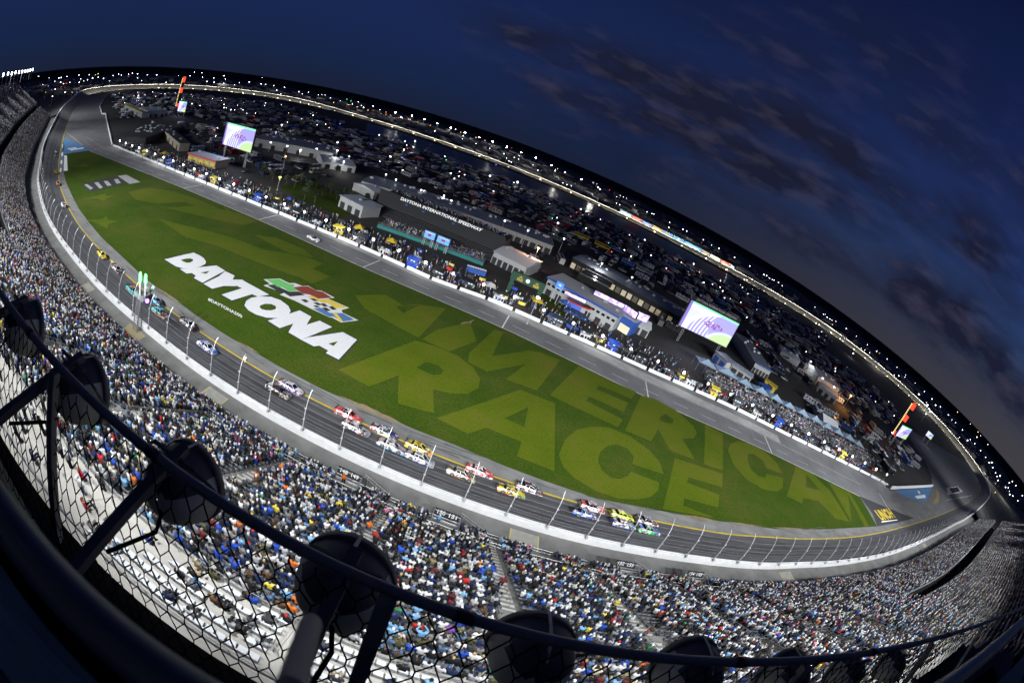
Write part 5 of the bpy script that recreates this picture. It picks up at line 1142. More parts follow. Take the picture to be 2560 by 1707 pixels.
hall('stand_roof', (312, 262), (357, 282), (320, 258), 5, 'yellow edged roof far away at the left of the infield', 'shelter', M_wallW, mat('yellow_roof', (.4, .3, .05), .6), 0, 2)
hall('hall_building', (370, 278), (415, 277), (372, 268), 6, 'pale wide roof behind the tan garage row at the far left', 'building', M_wallW, M_roofW, 0, 3)
hall('trailer_row', (1831, 912), (1880, 945), (1836, 905), 3.6, 'long white site trailer below the right video board', 'trailer', M_wallW, M_roofW, 0, 3)
hall('trailer_row', (1790, 878), (1818, 905), (1800, 872), 4, 'pale trailer with blue end left of the long white trailer', 'trailer', M_wallW, M_roofG, 0, 2, M_trimB)
hall('long_hall', (1890, 906), (1929, 927), (1851, 836), 5, 'long blue grey roofed hall with white doors, right of the video board', 'building', M_wallW, M_roofG, .8, 5, None, 2, 2.5, M_trimB)
hall('hall_building', (2048, 940), (2100, 972), (2060, 930), 6, 'pale gabled hall under two bright lamps at the right of the infield', 'building', M_wallW, M_roofW, 1.5, 4)
hall('hall_building', (2050, 962), (2094, 996), (2058, 958), 4.5, 'lower white roofed building in front of the pale gabled hall', 'building', M_wallW, M_wcanvas, 0, 3)
hall('shelter', (1955, 875), (2000, 905), (1962, 868), 4, 'long pale canopy behind the right hand trailers', 'shelter', M_wallW, M_roofW, 1)
hall('tent', (2060, 1050), (2094, 1070), (2066, 1042), 3.5, 'white marquee tent near the right end of the long blue canopy', 'tent', M_wcanvas, M_wcanvas, 1.8)
hall('container', (1914, 953), (1940, 972), (1918, 948), 3, 'bright yellow container behind the blue canopy', 'container', M_yellow, M_yellow, 0, 1)
hall('container', (1900, 958), (1915, 972), (1905, 952), 3, 'blue container beside the yellow one', 'container', M_trimB, M_trimB, 0, 1)
# speedway lettering wall with stepped dark seating behind
a, b = Vector(at(950, 480, 8)), Vector(at(1262, 604, 8)); u = (b-a).normalized(); n = Vector((-u.y, u.x, 0)); Lw = (b-a).length; rz = math.atan2(u.y, u.x)
t = thing('lettering_wall', 'dark terrace building carrying the white words DAYTONA INTERNATIONAL SPEEDWAY', 'building', (a.x, a.y, .03), rz); OBST.append((a.x, a.y, u.x, u.y, Lw, 14))
mb = MB(); mb.box((Lw/2, 7, 3.9), (Lw, 14, 7.8)); mb.build('wall', M_wallD, t)
mb = MB(); mb.box((Lw/2, -.06, 8.6), (Lw, .3, 2.4)); f_ = mb.build('fascia', M_dark, t)
mb = MB()
text_on(mb, 'DAYTONA INTERNATIONAL SPEEDWAY', (Lw*.18, -.24, 7.9), (Lw*.83, -.24, 7.9), (Lw*.18, -.24, 9.3), None, .03, .2); mb.build('lettering', mat('lit_white_letters', (.85, .85, .85), .5, emit=(1, 1, 1), es=.45), f_)
for i in range(5): mb = MB(); mb.box((Lw/2, -1.5-i*1.5, 2.6-i*.5), (Lw, 1.5, .25)); mb.box((Lw/2, -2.1-i*1.5, 1.3-i*.25), (Lw, .2, 2.6-i*.5)); mb.build('terrace_step', M_wallD, t)
for i, f in enumerate((.24, .38, .62)): mb = MB(); mb.box((Lw*f, -.35, 6.7), (1.4, .1, .8)); mb.build('blue_sign', M_trimB, t)
mb = MB(); mb.tube([(0, 14.2, 9.9), (Lw, 14.2, 9.9)], .06, 4); [mb.tube([(x, 14.2, 7.8), (x, 14.2, 9.9)], .05, 4) for x in np.linspace(0, Lw, 20)]; mb.build('roof_rail', M_grey, t)
AA = [(a+u*random.uniform(2, Lw-2)+n*random.uniform(8, 13.5)) for _ in range(260)]; A = np.array([tuple(v) for v in AA]); crowd('crowd', A[:, 0], A[:, 1], A[:, 2]*0+7.85, RNG.uniform(0, 6.28, len(A)), ringfig(n=4, simple=True), 'guests standing along the roof of the dark lettering terrace')
# fan deck: teal skirted platform with people, two blue screens, portable toilets
a, b = Vector(at(945, 560, 1.5)), Vector(at(1210, 656, 1.5)); u = (b-a).normalized(); n = Vector((-u.y, u.x, 0)); Lw = (b-a).length
t = thing('viewing_deck', 'long teal skirted viewing deck packed with guests behind the left pit wall', 'deck', (a.x, a.y, .03), math.atan2(u.y, u.x)); OBST.append((a.x, a.y, u.x, u.y, Lw, 9))
mb = MB(); mb.box((Lw/2, 4, 1.3), (Lw, 8, .2)); mb.build('floor', M_alu, t)
mb = MB(); mb.box((Lw/2, -.06, .7), (Lw, .1, 1.4)); mb.build('skirt', mat('teal_cloth', (.02, .17, .16), .8), t)
mb = MB(); [mb.tube([(0, -.02, z), (Lw, -.02, z)], .03, 4) for z in (1.9, 2.4)]; [mb.tube([(x, -.02, 1.4), (x, -.02, 2.4)], .03, 4) for x in np.arange(0, Lw, 2.5)]; mb.build('railing', M_grey, t)
AA = [(a+u*random.uniform(1, Lw-1)+n*random.uniform(.4, 7.5)) for _ in range(330)]; A = np.array([tuple(v) for v in AA]); crowd('crowd', A[:, 0], A[:, 1], A[:, 2]*0+1.43, RNG.uniform(2.6, 3.7, len(A)), ringfig(n=5), 'guests packed on the long teal skirted viewing deck')
def screen(name, TL, TR, BL, zt, label, cat, m, legs=True, frame=.35, glow=None, hdr=None):
    """a flat lit screen on two posts: top corners as pixels at height zt, the height taken from the lower left pixel"""
    a, b = Vector(at(*TL, zt)), Vector(at(*TR, zt)); u = (b-a); Ls = u.length; u.normalize(); rz = math.atan2(u.y, u.x)
    lo, hi = 0., zt
    for _ in range(40):
        mid = (lo+hi)/2; q = proj(a.x, a.y, mid); 
        if q[1] > BL[1]: lo = mid
        else: hi = mid
    zb = lo; hS = zt-zb; t = thing(name, label, cat, (a.x, a.y, .03), rz); OBST.append((a.x, a.y, u.x, u.y, Ls, 3))
    mb = MB(); mb.box((Ls/2, .5, (zt+zb)/2), (Ls+frame*2, .9, hS+frame*2)); cs = mb.build('screen_case', M_dark, t)
    mb = MB(); mb.add([(0, -.0, zb), (Ls, -.0, zb), (Ls, -.0, zt), (0, -.0, zt)], [(0, 1, 2, 3)]); p = mb.build('picture', m, t); p.location.y = -.02
    if legs:
        for x in (.12, .88):
            mb = MB(); x_ = Ls*x
            for dx, dy in ((-.4, .3), (.4, .3), (0, 1.2)): mb.tube([(x_+dx, dy, 0), (x_+dx, dy, zb)], .12, 5)
            for z in np.arange(0, zb, 1.3): mb.tube([(x_-.4, .3, z), (x_+.4, .3, z+1.1)], .06, 4); mb.tube([(x_+.4, .3, z), (x_, 1.2, z+1.1)], .06, 4)
            mb.build('lattice_post', M_grey, t)
    if hdr:
        mb = MB(); mb.box((Ls/2, .5, zt+1.3), (Ls, .7, 1.9)); h_ = mb.build('header_sign', M_dark, t); mb = MB(); text_on(mb, hdr, (Ls*.08, .13, zt+.8), (Ls*.92, .13, zt+.8), (Ls*.08, .13, zt+1.9), M_white); mb.build('lettering', M_white, h_)
    return t, Ls, zb, rz, a
def screen_mat(name, L, z0, z1, strength):
    """race picture: pale sky, purple grandstand arcs, green infield, cars, as a procedural emission in object space"""
    m = bpy.data.materials.new(name); m.use_nodes = True; nt = m.node_tree; b = nt.nodes['Principled BSDF']; b.inputs['Base Color'].default_value = (.02, .02, .02, 1)
    tc = nt.nodes.new('ShaderNodeTexCoord'); sp = nt.nodes.new('ShaderNodeSeparateXYZ'); nt.links.new(tc.outputs['Object'], sp.inputs[0])
    def M(op, a, b_=None, c=None, clamp=False):
        n = nt.nodes.new('ShaderNodeMath'); n.operation = op; n.use_clamp = clamp
        for i, v in enumerate((a, b_, c)):
            if v is None: continue
            if isinstance(v, (int, float)): n.inputs[i].default_value = v
            else: nt.links.new(v, n.inputs[i])
        return n.outputs[0]
    def mx(f, a, c):
        n = nt.nodes.new('ShaderNodeMix'); n.data_type = 'RGBA'
        for i, v in ((0, f), (6, a), (7, c)):
            if isinstance(v, tuple): n.inputs[i].default_value = (*v, 1)
            elif isinstance(v, (int, float)): n.inputs[i].default_value = v
            else: nt.links.new(v, n.inputs[i])
        return n.outputs[2]
    u = M('DIVIDE', sp.outputs[0], L); v = M('DIVIDE', M('SUBTRACT', sp.outputs[2], z0), z1-z0)
    du = M('SUBTRACT', u, .95); dv = M('SUBTRACT', v, -.1); r = M('SQRT', M('ADD', M('MULTIPLY', du, du), M('MULTIPLY', M('MULTIPLY', dv, dv), .55)))
    arc = M('GREATER_THAN', M('SINE', M('MULTIPLY', M('SUBTRACT', u, M('MULTIPLY', M('MULTIPLY', v, v), .18)), 95.)), .55)
    track = M('MULTIPLY', M('GREATER_THAN', r, .42), M('LESS_THAN', r, .82)); grass = M('LESS_THAN', r, .36)
    col = mx(M('GREATER_THAN', M('ADD', v, M('MULTIPLY', u, .12)), .8), (.55, .58, .95), (.75, 1., .92))
    col = mx(track, col, mx(M('MULTIPLY', arc, M('LESS_THAN', u, .55)), (.32, .3, .75), (.8, .8, 1.)))
    col = mx(grass, col, (.45, .62, .3)); 
    col = mx(M('MULTIPLY', M('GREATER_THAN', r, .82), M('LESS_THAN', r, .9)), col, (.95, .92, 1.))
    col = mx(M('GREATER_THAN', v, .93), col, (.25, .95, .5)); col = mx(M('LESS_THAN', u, .05), col, (.2, .14, .5))
    nz = nt.nodes.new('ShaderNodeTexNoise'); nz.inputs['Scale'].default_value = 1.1; nz.inputs['Detail'].default_value = 3; nt.links.new(tc.outputs['Object'], nz.inputs['Vector'])
    cu_ = M('SUBTRACT', u, .58); cv_ = M('SUBTRACT', v, .5); cr_ = M('ADD', M('MULTIPLY', cu_, M('MULTIPLY', cu_, 26.)), M('MULTIPLY', cv_, M('MULTIPLY', cv_, 60.)))
    col = mx(M('MULTIPLY', M('LESS_THAN', cr_, 1.), M('GREATER_THAN', nz.outputs['Fac'], .5)), col, (.22, .06, .25))
    nt.links.new(col, b.inputs['Emission Color']); b.inputs['Emission Strength'].default_value = strength
    try: m.cycles.emission_sampling = 'NONE'
    except Exception: pass
    return m
def sized_screen(name, TL, TR, BL, zt, label, strength=1.1, hdr=None, cat='screen', legs=True):
    tmp = screen(name, TL, TR, BL, zt, label, cat, M_dark, legs, hdr=hdr); t, Ls, zb, rz, a = tmp
    for o in t.children:
        if o.name.startswith('picture'): o.data.materials.clear(); o.data.materials.append(screen_mat('lit_picture', Ls, zb, zt, strength))
    l = bpy.data.lights.new('screen_glow', 'AREA'); l.shape = 'RECTANGLE'; l.size = Ls; l.size_y = zt-zb; l.energy = 900*Ls*(zt-zb)/100; l.color = (.75, .75, 1); o = bpy.data.objects.new('screen_glow', l); C.objects.link(o)
    c = Vector((math.cos(rz), math.sin(rz), 0)); nn = Vector((math.sin(rz), -math.cos(rz), 0)); o.location = a*1+c*Ls/2+nn*.3; o.location.z = (zt+zb)/2; o.rotation_euler = nn.to_track_quat('-Z', 'Y').to_euler()
    return t
sized_screen('video_board', (1729, 750), (1848, 810), (1697, 812), 19, 'large video board with header sign on lattice posts, right of the media building', 1.6, 'DAYTONA INTERNATIONAL SPEEDWAY')
sized_screen('video_board', (568, 306), (640, 325), (559, 360), 21, 'video board on lattice posts at the left of the infield, above the viewing decks', 1.5)
sized_screen('small_screen', (449, 253), (468, 256), (445, 278), 14, 'small white video screen beside the left red scoring tower', 1.6)
sized_screen('small_screen', (2256, 1062), (2280, 1074), (2240, 1088), 16, 'small white video screen beside the right red scoring tower', 1.5)
sized_screen('small_screen', (2321, 1076), (2334, 1088), (2316, 1087), 12, 'tiny blue white screen inside the right hand turn', 1.5)
for k, (TL, TR, BL) in enumerate((((1064, 575), (1090, 585), (1062, 592)), ((1096, 588), (1126, 600), (1094, 604)))):
    t, Ls, zb, rz, a = screen('sign_board', TL, TR, BL, 6, ['left one of two blue sign screens above the viewing deck', 'right one of two blue sign screens above the viewing deck'][k], 'sign', mat('lit_blue_sign', (.1, .3, .75), .5, emit=(.14, .36, .8), es=.7))
    mb = MB(); mb.box((Ls/2, -.05, (zb+6)/2), (Ls*.3, .04, (6-zb)*.3), 0, M_red); mb.box((Ls/2, -.05, zb+(6-zb)*.8), (Ls*.8, .04, (6-zb)*.1), 0, M_white); mb.build('emblem', None, t)
# scoring towers
def tower(TOP, BOT, zt, label, h):
    a = Vector(at(*BOT, 0)); rz = math.atan2(a.y, a.x)-math.pi/2; t = thing('scoring_tower', label, 'scoreboard', (a.x, a.y, .03), rz)
    mb = MB(); mb.box((0, .4, h/2+4), (4.4, .8, h)); mb.build('board', M_dark, t)
    for x in (-1.6, 1.6): mb = MB(); [mb.tube([(x+d, e, 0), (x*.8, .4, 4)], .12, 5) for d in (-.5, .5) for e in (0, 1)]; mb.build('lattice_leg', M_grey, t)
    for z0, z1 in ((4.2, 7.5), (h*.45+4, h*.62+4), (h*.8+4, h*.98+4)): mb = MB(); mb.box((.5, -.04, (z0+z1)/2), (3.2, .12, z1-z0)); mb.build('red_panel', mat('lit_red_panel', (.9, .05, .02), .5, emit=(1, .06, .03), es=1.6), t)
    for i in range(20): z = 5+i*(h-2)/20; mb = MB(); mb.box((-1.6, -.06, z), (.9, .1, .55)); mb.build('number_lamp', mat('lit_yellow_lamp', (1, .75, .2), .5, emit=(1, .8, .3), es=2.2), t)
    return t
tower(None, (440, 276), 0, 'red and yellow lit scoring tower at the far left of the infield', 34)
tower(None, (2226, 1100), 0, 'red and yellow lit scoring tower at the right, by the second turn', 27)
# green sponsor arch, blue sign, LED fascia
a, b = Vector(at(1270, 727, 0)), Vector(at(1338, 757, 0)); u = (b-a); Lw = u.length; rz = math.atan2(u.y, u.x); G_ = mat('dark_green_panel', (.004, .045, .02), .6)
t = thing('sponsor_arch', 'dark green arch with yellow ROLEX lettering behind the pit wall', 'arch', (a.x, a.y, .03), rz)
mb = MB(); mb.box((Lw/2, 0, 6.2), (Lw+2, 1.2, 3.0)); beam = mb.build('beam', G_, t)
for x in (0, Lw): mb = MB(); mb.box((x, 0, 2.35), (1.4, 1.2, 4.7)); mb.build('column', G_, t)
for f in (.14, .72):
    mb = MB(); text_on(mb, 'ROLEX', (Lw*f, -.62, 5.1), (Lw*(f+.2), -.62, 5.1), (Lw*f, -.62, 6.1), None, .03); c = Lw*(f+.1)
    for k in range(-2, 3): mb.add([(c+k*.18-.1, -.62, 6.35), (c+k*.18+.1, -.62, 6.35), (c+k*.34, -.62, 7.2-abs(k)*.1)], [(0, 1, 2)])
    mb.build('lettering', M_yellow, beam)
mb = MB(); mb.lathe([(0, .0), (.75, .0)], (Lw*.5, -.66, 6.2), (0, -1, 0), 20); mb.build('clock_face', M_white, beam)
a, b = Vector(at(1385, 722, 5)), Vector(at(1403, 731, 5)); u = b-a; Lw = u.length
t = thing('sponsor_sign', 'square blue sign with white cross shaped emblem on two posts by the media building', 'sign', (a.x, a.y, .03), math.atan2(u.y, u.x))
mb = MB(); mb.box((Lw/2, 0, 7), (Lw, .4, Lw*.9)); sg_ = mb.build('panel', mat('lit_blue_panel', (.05, .2, .6), .5, emit=(.06, .25, .75), es=.7), t); [MB().box((Lw*x, 0, 2.5), (.25, .25, 5)).build('post', M_grey, t) for x in (.15, .85)]
mb = MB(); mb.add([(Lw*x, -.23, 7.3+z) for x, z in ((.2, -.2), (.45, -.2), (.42, -.5), (.68, -.5), (.72, -.2), (.85, .1), (.6, .1), (.62, .4), (.36, .4), (.33, .1))], [list(range(10))]); text_on(mb, 'CHEVROLET', (Lw*.12, -.23, 5.6), (Lw*.88, -.23, 5.6), (Lw*.12, -.23, 6.1)); mb.build('emblem', M_white, sg_)
def ledm():
    m = mat('lit_led_fascia', (.6, .45, .9), .5, emit=(.7, .55, 1), es=1.0); nt = m.node_tree; b = nt.nodes['Principled BSDF']; g_ = nt.nodes.new('ShaderNodeNewGeometry'); w = nt.nodes.new('ShaderNodeTexNoise'); w.inputs['Scale'].default_value = .7; nt.links.new(g_.outputs['Position'], w.inputs['Vector'])
    r = nt.nodes.new('ShaderNodeValToRGB'); r.color_ramp.elements[0].position = .42; r.color_ramp.elements[0].color = (.25, .16, .5, 1); r.color_ramp.elements[1].position = .55; r.color_ramp.elements[1].color = (.85, .75, 1, 1); nt.links.new(w.outputs['Fac'], r.inputs['Fac']); nt.links.new(r.outputs['Color'], b.inputs['Emission Color']); return m
for k, (TL, TR, BL) in enumerate((((1489, 726), (1562, 762), (1487, 736)), ((1564, 762), (1595, 783), (1563, 776)), ((1597, 779), (1625, 791), (1596, 796)), ((1414, 727), (1466, 752), (1412, 734)))):
    screen('led_fascia', TL, TR, BL, 9 if k < 3 else 6, ['long violet LED band along the media building roof', 'violet LED band folded round the media building corner', 'short violet LED band over the small white shed', 'pale violet LED strip low on the white media building'][k], 'screen', ledm(), False, .2)
# ------------------------------------------------------------------ infield clutter: bleachers, canopy tents, toilets, trailers, vehicles
def bleacher(p0, p1, off, label, tiers=5):
    a, b = Vector(p0), Vector(p1); u = (b-a).normalized(); n = Vector((-u.y, u.x, 0)); L = (b-a).length
    t = thing('bleacher', label, 'bleacher', (a.x, a.y, .03), math.atan2(u.y, u.x), 'bleachers along the right hand pit wall'); OBST.append((a.x, a.y, u.x, u.y, L, tiers))
    for i in range(tiers): mb = MB(); mb.box((L/2, i*.9, .5+i*.55), (L, .35, .08)); mb.box((L/2, i*.9+.45, .2+i*.55), (L, .5, .06)); mb.build('bench', M_alu, t)
    mb = MB(); 
    for x in np.arange(0, L, 3): mb.tube([(x, 0, .1), (x, tiers*.9, tiers*.55)], .05, 4); mb.tube([(x, tiers*.9, 0), (x, tiers*.9, tiers*.55+1.1)], .05, 4)
    mb.tube([(0, tiers*.9, tiers*.55+1.1), (L, tiers*.9, tiers*.55+1.1)], .05, 4); mb.build('frame', M_grey, t)
    pts = [(a+u*random.uniform(.3, L-.3)+n*(random.randrange(tiers)*.9+.4)) for _ in range(int(L*tiers*1.05))]
    return [(p.x, p.y, .25+.55*((p-a).dot(n)-.4)/.9) for p in pts]
def pws_of(px, py, z=0):
    x, y, _ = at(px, py, z); best = None
    for k in range(len(pws)-1):
        d = pwc[k+1]-pwc[k]; L = np.linalg.norm(d); d = d/L; al = float(np.clip((np.array((x, y))-pwc[k]) @ d, 0, L)); q = pwc[k]+d*al; e = math.hypot(x-q[0], y-q[1])
        if best is None or e < best[0]: best = (e, pws[k]+al)
    return best[1]
pp = []; SB0, SB1 = pws_of(1745, 925), pws_of(2165, 1150)
for k in range(3):
    sa, sb = SB0+(SB1-SB0)*k/3+1, SB0+(SB1-SB0)*(k+1)/3-1
    for j, off in enumerate((10.6, 15.4)):
        a, b = pw(sa, off), pw(sb, off); pp += bleacher(a, b, 0, ['front', 'back'][j]+' row aluminium bleacher '+['under the right video board', 'beside the yellow container', 'at the right end toward the scoring tower'][k])
A = np.array(pp); crowd('crowd', A[:, 0], A[:, 1], A[:, 2], RNG.uniform(2.5, 3.8, len(A)), ringfig(n=4), 'spectators filling the long aluminium bleachers behind the right pit wall')
for i in range(12):
    sa, sb = SB0-2+(SB1-SB0)*i/12, SB0-2+(SB1-SB0)*(i+1)/12; a, b = Vector(pw(sa, 20.6)), Vector(pw(sb, 20.6)); u = (b-a); L = u.length; u.normalize()
    t = thing('canopy_tent', 'pale blue peaked canopy bay, %s of twelve from the left in the long wavy row' % ['first', 'second', 'third', 'fourth', 'fifth', 'sixth', 'seventh', 'eighth', 'ninth', 'tenth', 'eleventh', 'last'][i], 'tent', (a.x, a.y, .03), math.atan2(u.y, u.x), 'pale blue canopy bays behind the bleachers'); OBST.append((a.x, a.y, u.x, u.y, L, 7))
    D = 6.0; mb = MB(); L_ = L-.05; vs = []; n_ = 6
    for jj in range(n_+1):
        for ii in range(n_+1):
            x, y = ii/n_, jj/n_; d = max(abs(x-.5), abs(y-.5))*2; vs.append((x*L_, y*D, 3.6+1.7*(1-d)**1.3+.25*math.sin(i*2.1)))
    mb.add(vs, [(j*(n_+1)+i2, j*(n_+1)+i2+1, (j+1)*(n_+1)+i2+1, (j+1)*(n_+1)+i2) for j in range(n_) for i2 in range(n_)]); mb.build('canvas', M_canvas, t)
    for x, y in ((.1, .1), (L_-.1, .1), (L_-.1, D-.1), (.1, D-.1)): mb = MB(); mb.tube([(x, y, 0), (x, y, 3.5)], .05, 4); mb.build('tent_pole', M_grey, t)
# portable toilets
a, b = Vector(at(1167, 678, 0)), Vector(at(1208, 690, 0)); u = (b-a)/7
pt = None
for i in range(8):
    l = a+u*i; rz = math.atan2(u.y, u.x)
    if pt is None:
        pt = thing('portable_toilet', '', 'toilet', tuple(l), rz, 'row of blue portable toilets'); MB().box((0, 0, 1.1), (1.1, 1.1, 2.2)).build('cabin', M_navy, pt); MB().box((0, -.56, 1.0), (.75, .04, 1.8)).build('door', M_trimB, pt)
        mb = MB(); mb.add([(-.58, -.58, 2.2), (.58, -.58, 2.2), (.58, .58, 2.2), (-.58, .58, 2.2), (0, -.5, 2.5), (0, .5, 2.5)], [(0, 1, 4), (1, 2, 5, 4), (2, 3, 5), (3, 0, 4, 5)]); mb.build('roof', M_wcanvas, pt); t = pt
    else: t = dup(pt, tuple(l), rz)
    t['label'] = 'blue portable toilet with white roof, %s from the left in the row of eight' % ['first', 'second', 'third', 'fourth', 'fifth', 'sixth', 'seventh', 'last'][i]
# vehicles: base meshes shared, paint per object
def wheels(mb, xs, w, r, m): [mb.lathe([(.0, -.1), (r, -.1), (r, .1), (0, .1)], (x, s*w, r), (0, 1, 0), 8, m) for x in xs for s in (-1, 1)]
PNT = mat('vehicle_paint', (.5, .5, .52), .3, clear=.5)
def v_car():
    b = MB(); b.add([(x, s*y, z) for s in (-1, 1) for x, y, z in ((-2.2, .85, .35), (2.2, .85, .35), (2.25, .8, .75), (1.0, .86, .95), (-1.9, .86, 1.0), (-2.25, .8, .85))], [(0, 1, 2, 3, 4, 5), (11, 10, 9, 8, 7, 6), (1, 7, 8, 2), (2, 8, 9, 3), (3, 9, 10, 4), (4, 10, 11, 5), (5, 11, 6, 0)], PNT)
    b.add([(x, s*y, z) for s in (-1, 1) for x, y, z in ((1.0, .8, .95), (.35, .64, 1.45), (-1.1, .64, 1.47), (-1.8, .8, 1.0))], [(0, 1, 2, 3), (7, 6, 5, 4), (0, 4, 5, 1), (2, 6, 7, 3)], M_glass); b.add([(x, s*.65, 1.49) for s in (-1, 1) for x in (.35, -1.1)], [(0, 2, 3, 1)], PNT)
    wheels(b, (-1.35, 1.4), .82, .33, M_tyre); return b
def v_truck():
    b = MB(); b.box((0, 0, .7), (5.4, 1.9, .6), 0, PNT); b.box((.4, 0, 1.35), (1.9, 1.75, .75), 0, M_glass); b.box((.4, 0, 1.74), (1.7, 1.7, .06), 0, PNT); b.box((-1.8, 0, .96), (1.6, 1.5, .06), 0, M_dark); wheels(b, (-1.7, 1.7), .9, .4, M_tyre); return b
def v_rv():
    b = MB(); b.box((0, 0, 1.75), (9.5, 2.5, 2.6), 0, PNT); b.box((4.77, 0, 2.2), (.06, 2.2, 1.2), 0, M_glass)
    for x in (-3, -1, 1, 3): b.box((x, -1.27, 2.2), (1.1, .05, .7), 0, M_glass); b.box((x, 1.27, 2.2), (1.1, .05, .7), 0, M_glass)
    b.box((-.5, 0, 3.15), (1.2, .9, .25), 0, M_wcanvas); b.box((2.4, 0, 3.15), (1.2, .9, .25), 0, M_wcanvas); b.box((0, -1.28, 1.2), (9.3, .04, .25), 0, M_trimB); wheels(b, (-2.8, 3), 1.15, .48, M_tyre); return b
def v_tent():
    b = MB(); b.add([(-2, -2, 2.1), (2, -2, 2.1), (2, 2, 2.1), (-2, 2, 2.1), (0, 0, 3.3)], [(0, 1, 4), (1, 2, 4), (2, 3, 4), (3, 0, 4)], PNT); [b.tube([(x, y, 0), (x, y, 2.1)], .05, 4, M_grey) for x in (-1.9, 1.9) for y in (-1.9, 1.9)]; return b
def v_bus():
    b = MB(); b.box((0, 0, 1.75), (12, 2.6, 2.9), 0, PNT); b.box((0, -1.32, 2.3), (11, .05, .8), 0, M_glass); b.box((0, 1.32, 2.3), (11, .05, .8), 0, M_glass); b.box((6.02, 0, 2), (.05, 2.3, 1.4), 0, M_glass); b.box((0, 0, 3.24), (10, 1.4, .12), 0, M_dark); wheels(b, (-4, 4), 1.2, .5, M_tyre); return b
VB = {}
for nm, fn, cat in (('parked_car', v_car, 'car'), ('pickup_truck', v_truck, 'truck'), ('motorhome', v_rv, 'motorhome'), ('camping_canopy', v_tent, 'canopy'), ('bus', v_bus, 'bus')):
    o = fn().build(nm); VB[nm] = (o.data, cat, fn().v, fn()); bpy.data.objects.remove(o)
VC = {'white': (.5, .5, .5), 'silver': (.3, .31, .33), 'black': (.02, .02, .02), 'grey': (.12, .12, .125), 'dark blue': (.02, .04, .14), 'red': (.3, .02, .02), 'beige': (.36, .32, .24), 'blue': (.04, .12, .4), 'yellow': (.6, .42, .03)}
VM = {k: mat('vehicle_paint_'+k.replace(' ', '_'), v, .3, clear=.5) for k, v in VC.items()}
def vehicle(nm, x, y, rz, col, label, group):
    o = bpy.data.objects.new(nm, VB[nm][0]); C.objects.link(o); o.location = (x, y, .035); o.rotation_euler = (0, 0, rz)
    for i, s in enumerate(o.material_slots):
        if s.material == PNT: setmat(o, i, VM[col])
    return tag(o, label, VB[nm][1], group)
hx = lambda a, b: math.atan2(at(*b)[1]-at(*a)[1], at(*b)[0]-at(*a)[0])
for k, (p, q, c, n_, lb) in enumerate((((1430, 586), (1472, 603), 'yellow', 'bus', 'yellow bus, left one of two parked behind the long garage'), ((1482, 608), (1527, 630), 'yellow', 'bus', 'yellow bus, right one of two parked behind the long garage'), ((1405, 668), (1393, 640), 'white', 'bus', 'white bus driving on the road between the two long garages'), ((1586, 670), (1630, 692), 'silver', 'bus', 'silver coach parked beyond the lit garage bays'), ((2158, 1096), (2180, 1104), 'white', 'motorhome', 'white van parked alone near the right scoring tower'))):
    x0, y0, _ = at(*p); x1, y1, _ = at(*q); vehicle(n_, (x0+x1)/2, (y0+y1)/2, math.atan2(y1-y0, x1-x0), c, lb, 'service vehicles'); OBST.append((x0-3, y0-3, 1, 0, x1-x0+6, 8))
def wheels1(t):
    for x_ in (2, 3.2, 12):
        for s_ in (-1, 1): mb = MB(); mb.lathe([(0, -.1), (.5, -.1), (.5, .1), (0, .1)], (x_, s_*1.1, .5), (0, 1, 0), 10); mb.build('wheel', M_tyre, t)
# hauler trailers and team display behind the media building
for i, (p, c) in enumerate((((1440, 700), 'silver'), ((1448, 694), 'black'), ((1456, 689), 'silver'), ((1464, 684), 'black'), ((1472, 679), 'silver'))):
    x, y, _ = at(*p); t = thing('transporter_trailer', '%s roofed transporter trailer, %s in the row of five behind the media building' % (c, ['first', 'second', 'third', 'fourth', 'last'][i]), 'trailer', (x, y, .03), hx((1440, 700), (1510, 735)), 'transporter trailers'); L = 15
    MB().box((L/2, 0, 2.4), (L, 2.6, 3.0)).build('box_body', VM['red' if i == 4 else 'black'], t); MB().box((L/2, 0, 3.96), (L, 2.5, .12)).build('roof', VM[c], t); wheels1(t); OBST.append((x, y-2, 1, 0, 16, 5))
x, y, _ = at(1437, 790); t = thing('display_stage', 'blue and red display stage trailer with curved red roof edge beside the media building', 'stage', (x, y, .03), hx((1416, 785), (1457, 803)))
MB().box((0, 2, .5), (9, 5, 1)).build('platform', M_navy, t); mb = MB(); mb.prism([(4.8*math.cos(a_)*1.0, 2+3*math.sin(a_), 4.2) for a_ in np.linspace(0, 2*math.pi, 24, endpoint=False)], .5, M_red, M_dark); mb.build('roof', None, t); [MB().box((x_, 2, 2.6), (.25, .25, 3.2)).build('column', M_grey, t) for x_ in (-4, 4)]; MB().box((0, 4.3, 2.6), (8.6, .2, 3)).build('back_panel', mat('lit_blue_backdrop', (.05, .1, .45), .5, emit=(.06, .12, .5), es=.4), t)
for p, c, lb in (((1384, 806), 'blue', 'bright blue peaked tent by the pit wall right of the media lawn'), ((1408, 770), 'blue', 'blue mat like tent on the small lawn by the media building'), ((1338, 765), 'yellow', 'small yellow tent among the crew by the green arch'), ((1220, 727), 'white', 'white panelled pit tent right of the portable toilets'), ((895, 582), 'yellow', 'yellow tent behind the pit wall above the DAYTONA emblem'), ((975, 616), 'yellow', 'second yellow tent behind the pit wall, nearer the viewing deck'), ((410, 393), 'yellow', 'yellow tent at the far left pit wall'), ((585, 470), 'red', 'red tent behind the left pit wall')):
    x, y, _ = at(*p); vehicle('camping_canopy', x, y, .3, c, lb, 'tents by the pit wall')
def blocked(x, y, m=2.5):
    for ax_, ay, ux, uy, L, D in OBST:
        dx, dy = x-ax_, y-ay; a_ = dx*ux+dy*uy; b_ = -dx*uy+dy*ux
        if -m < a_ < L+m and -m < b_ < D+m: return True
    return False
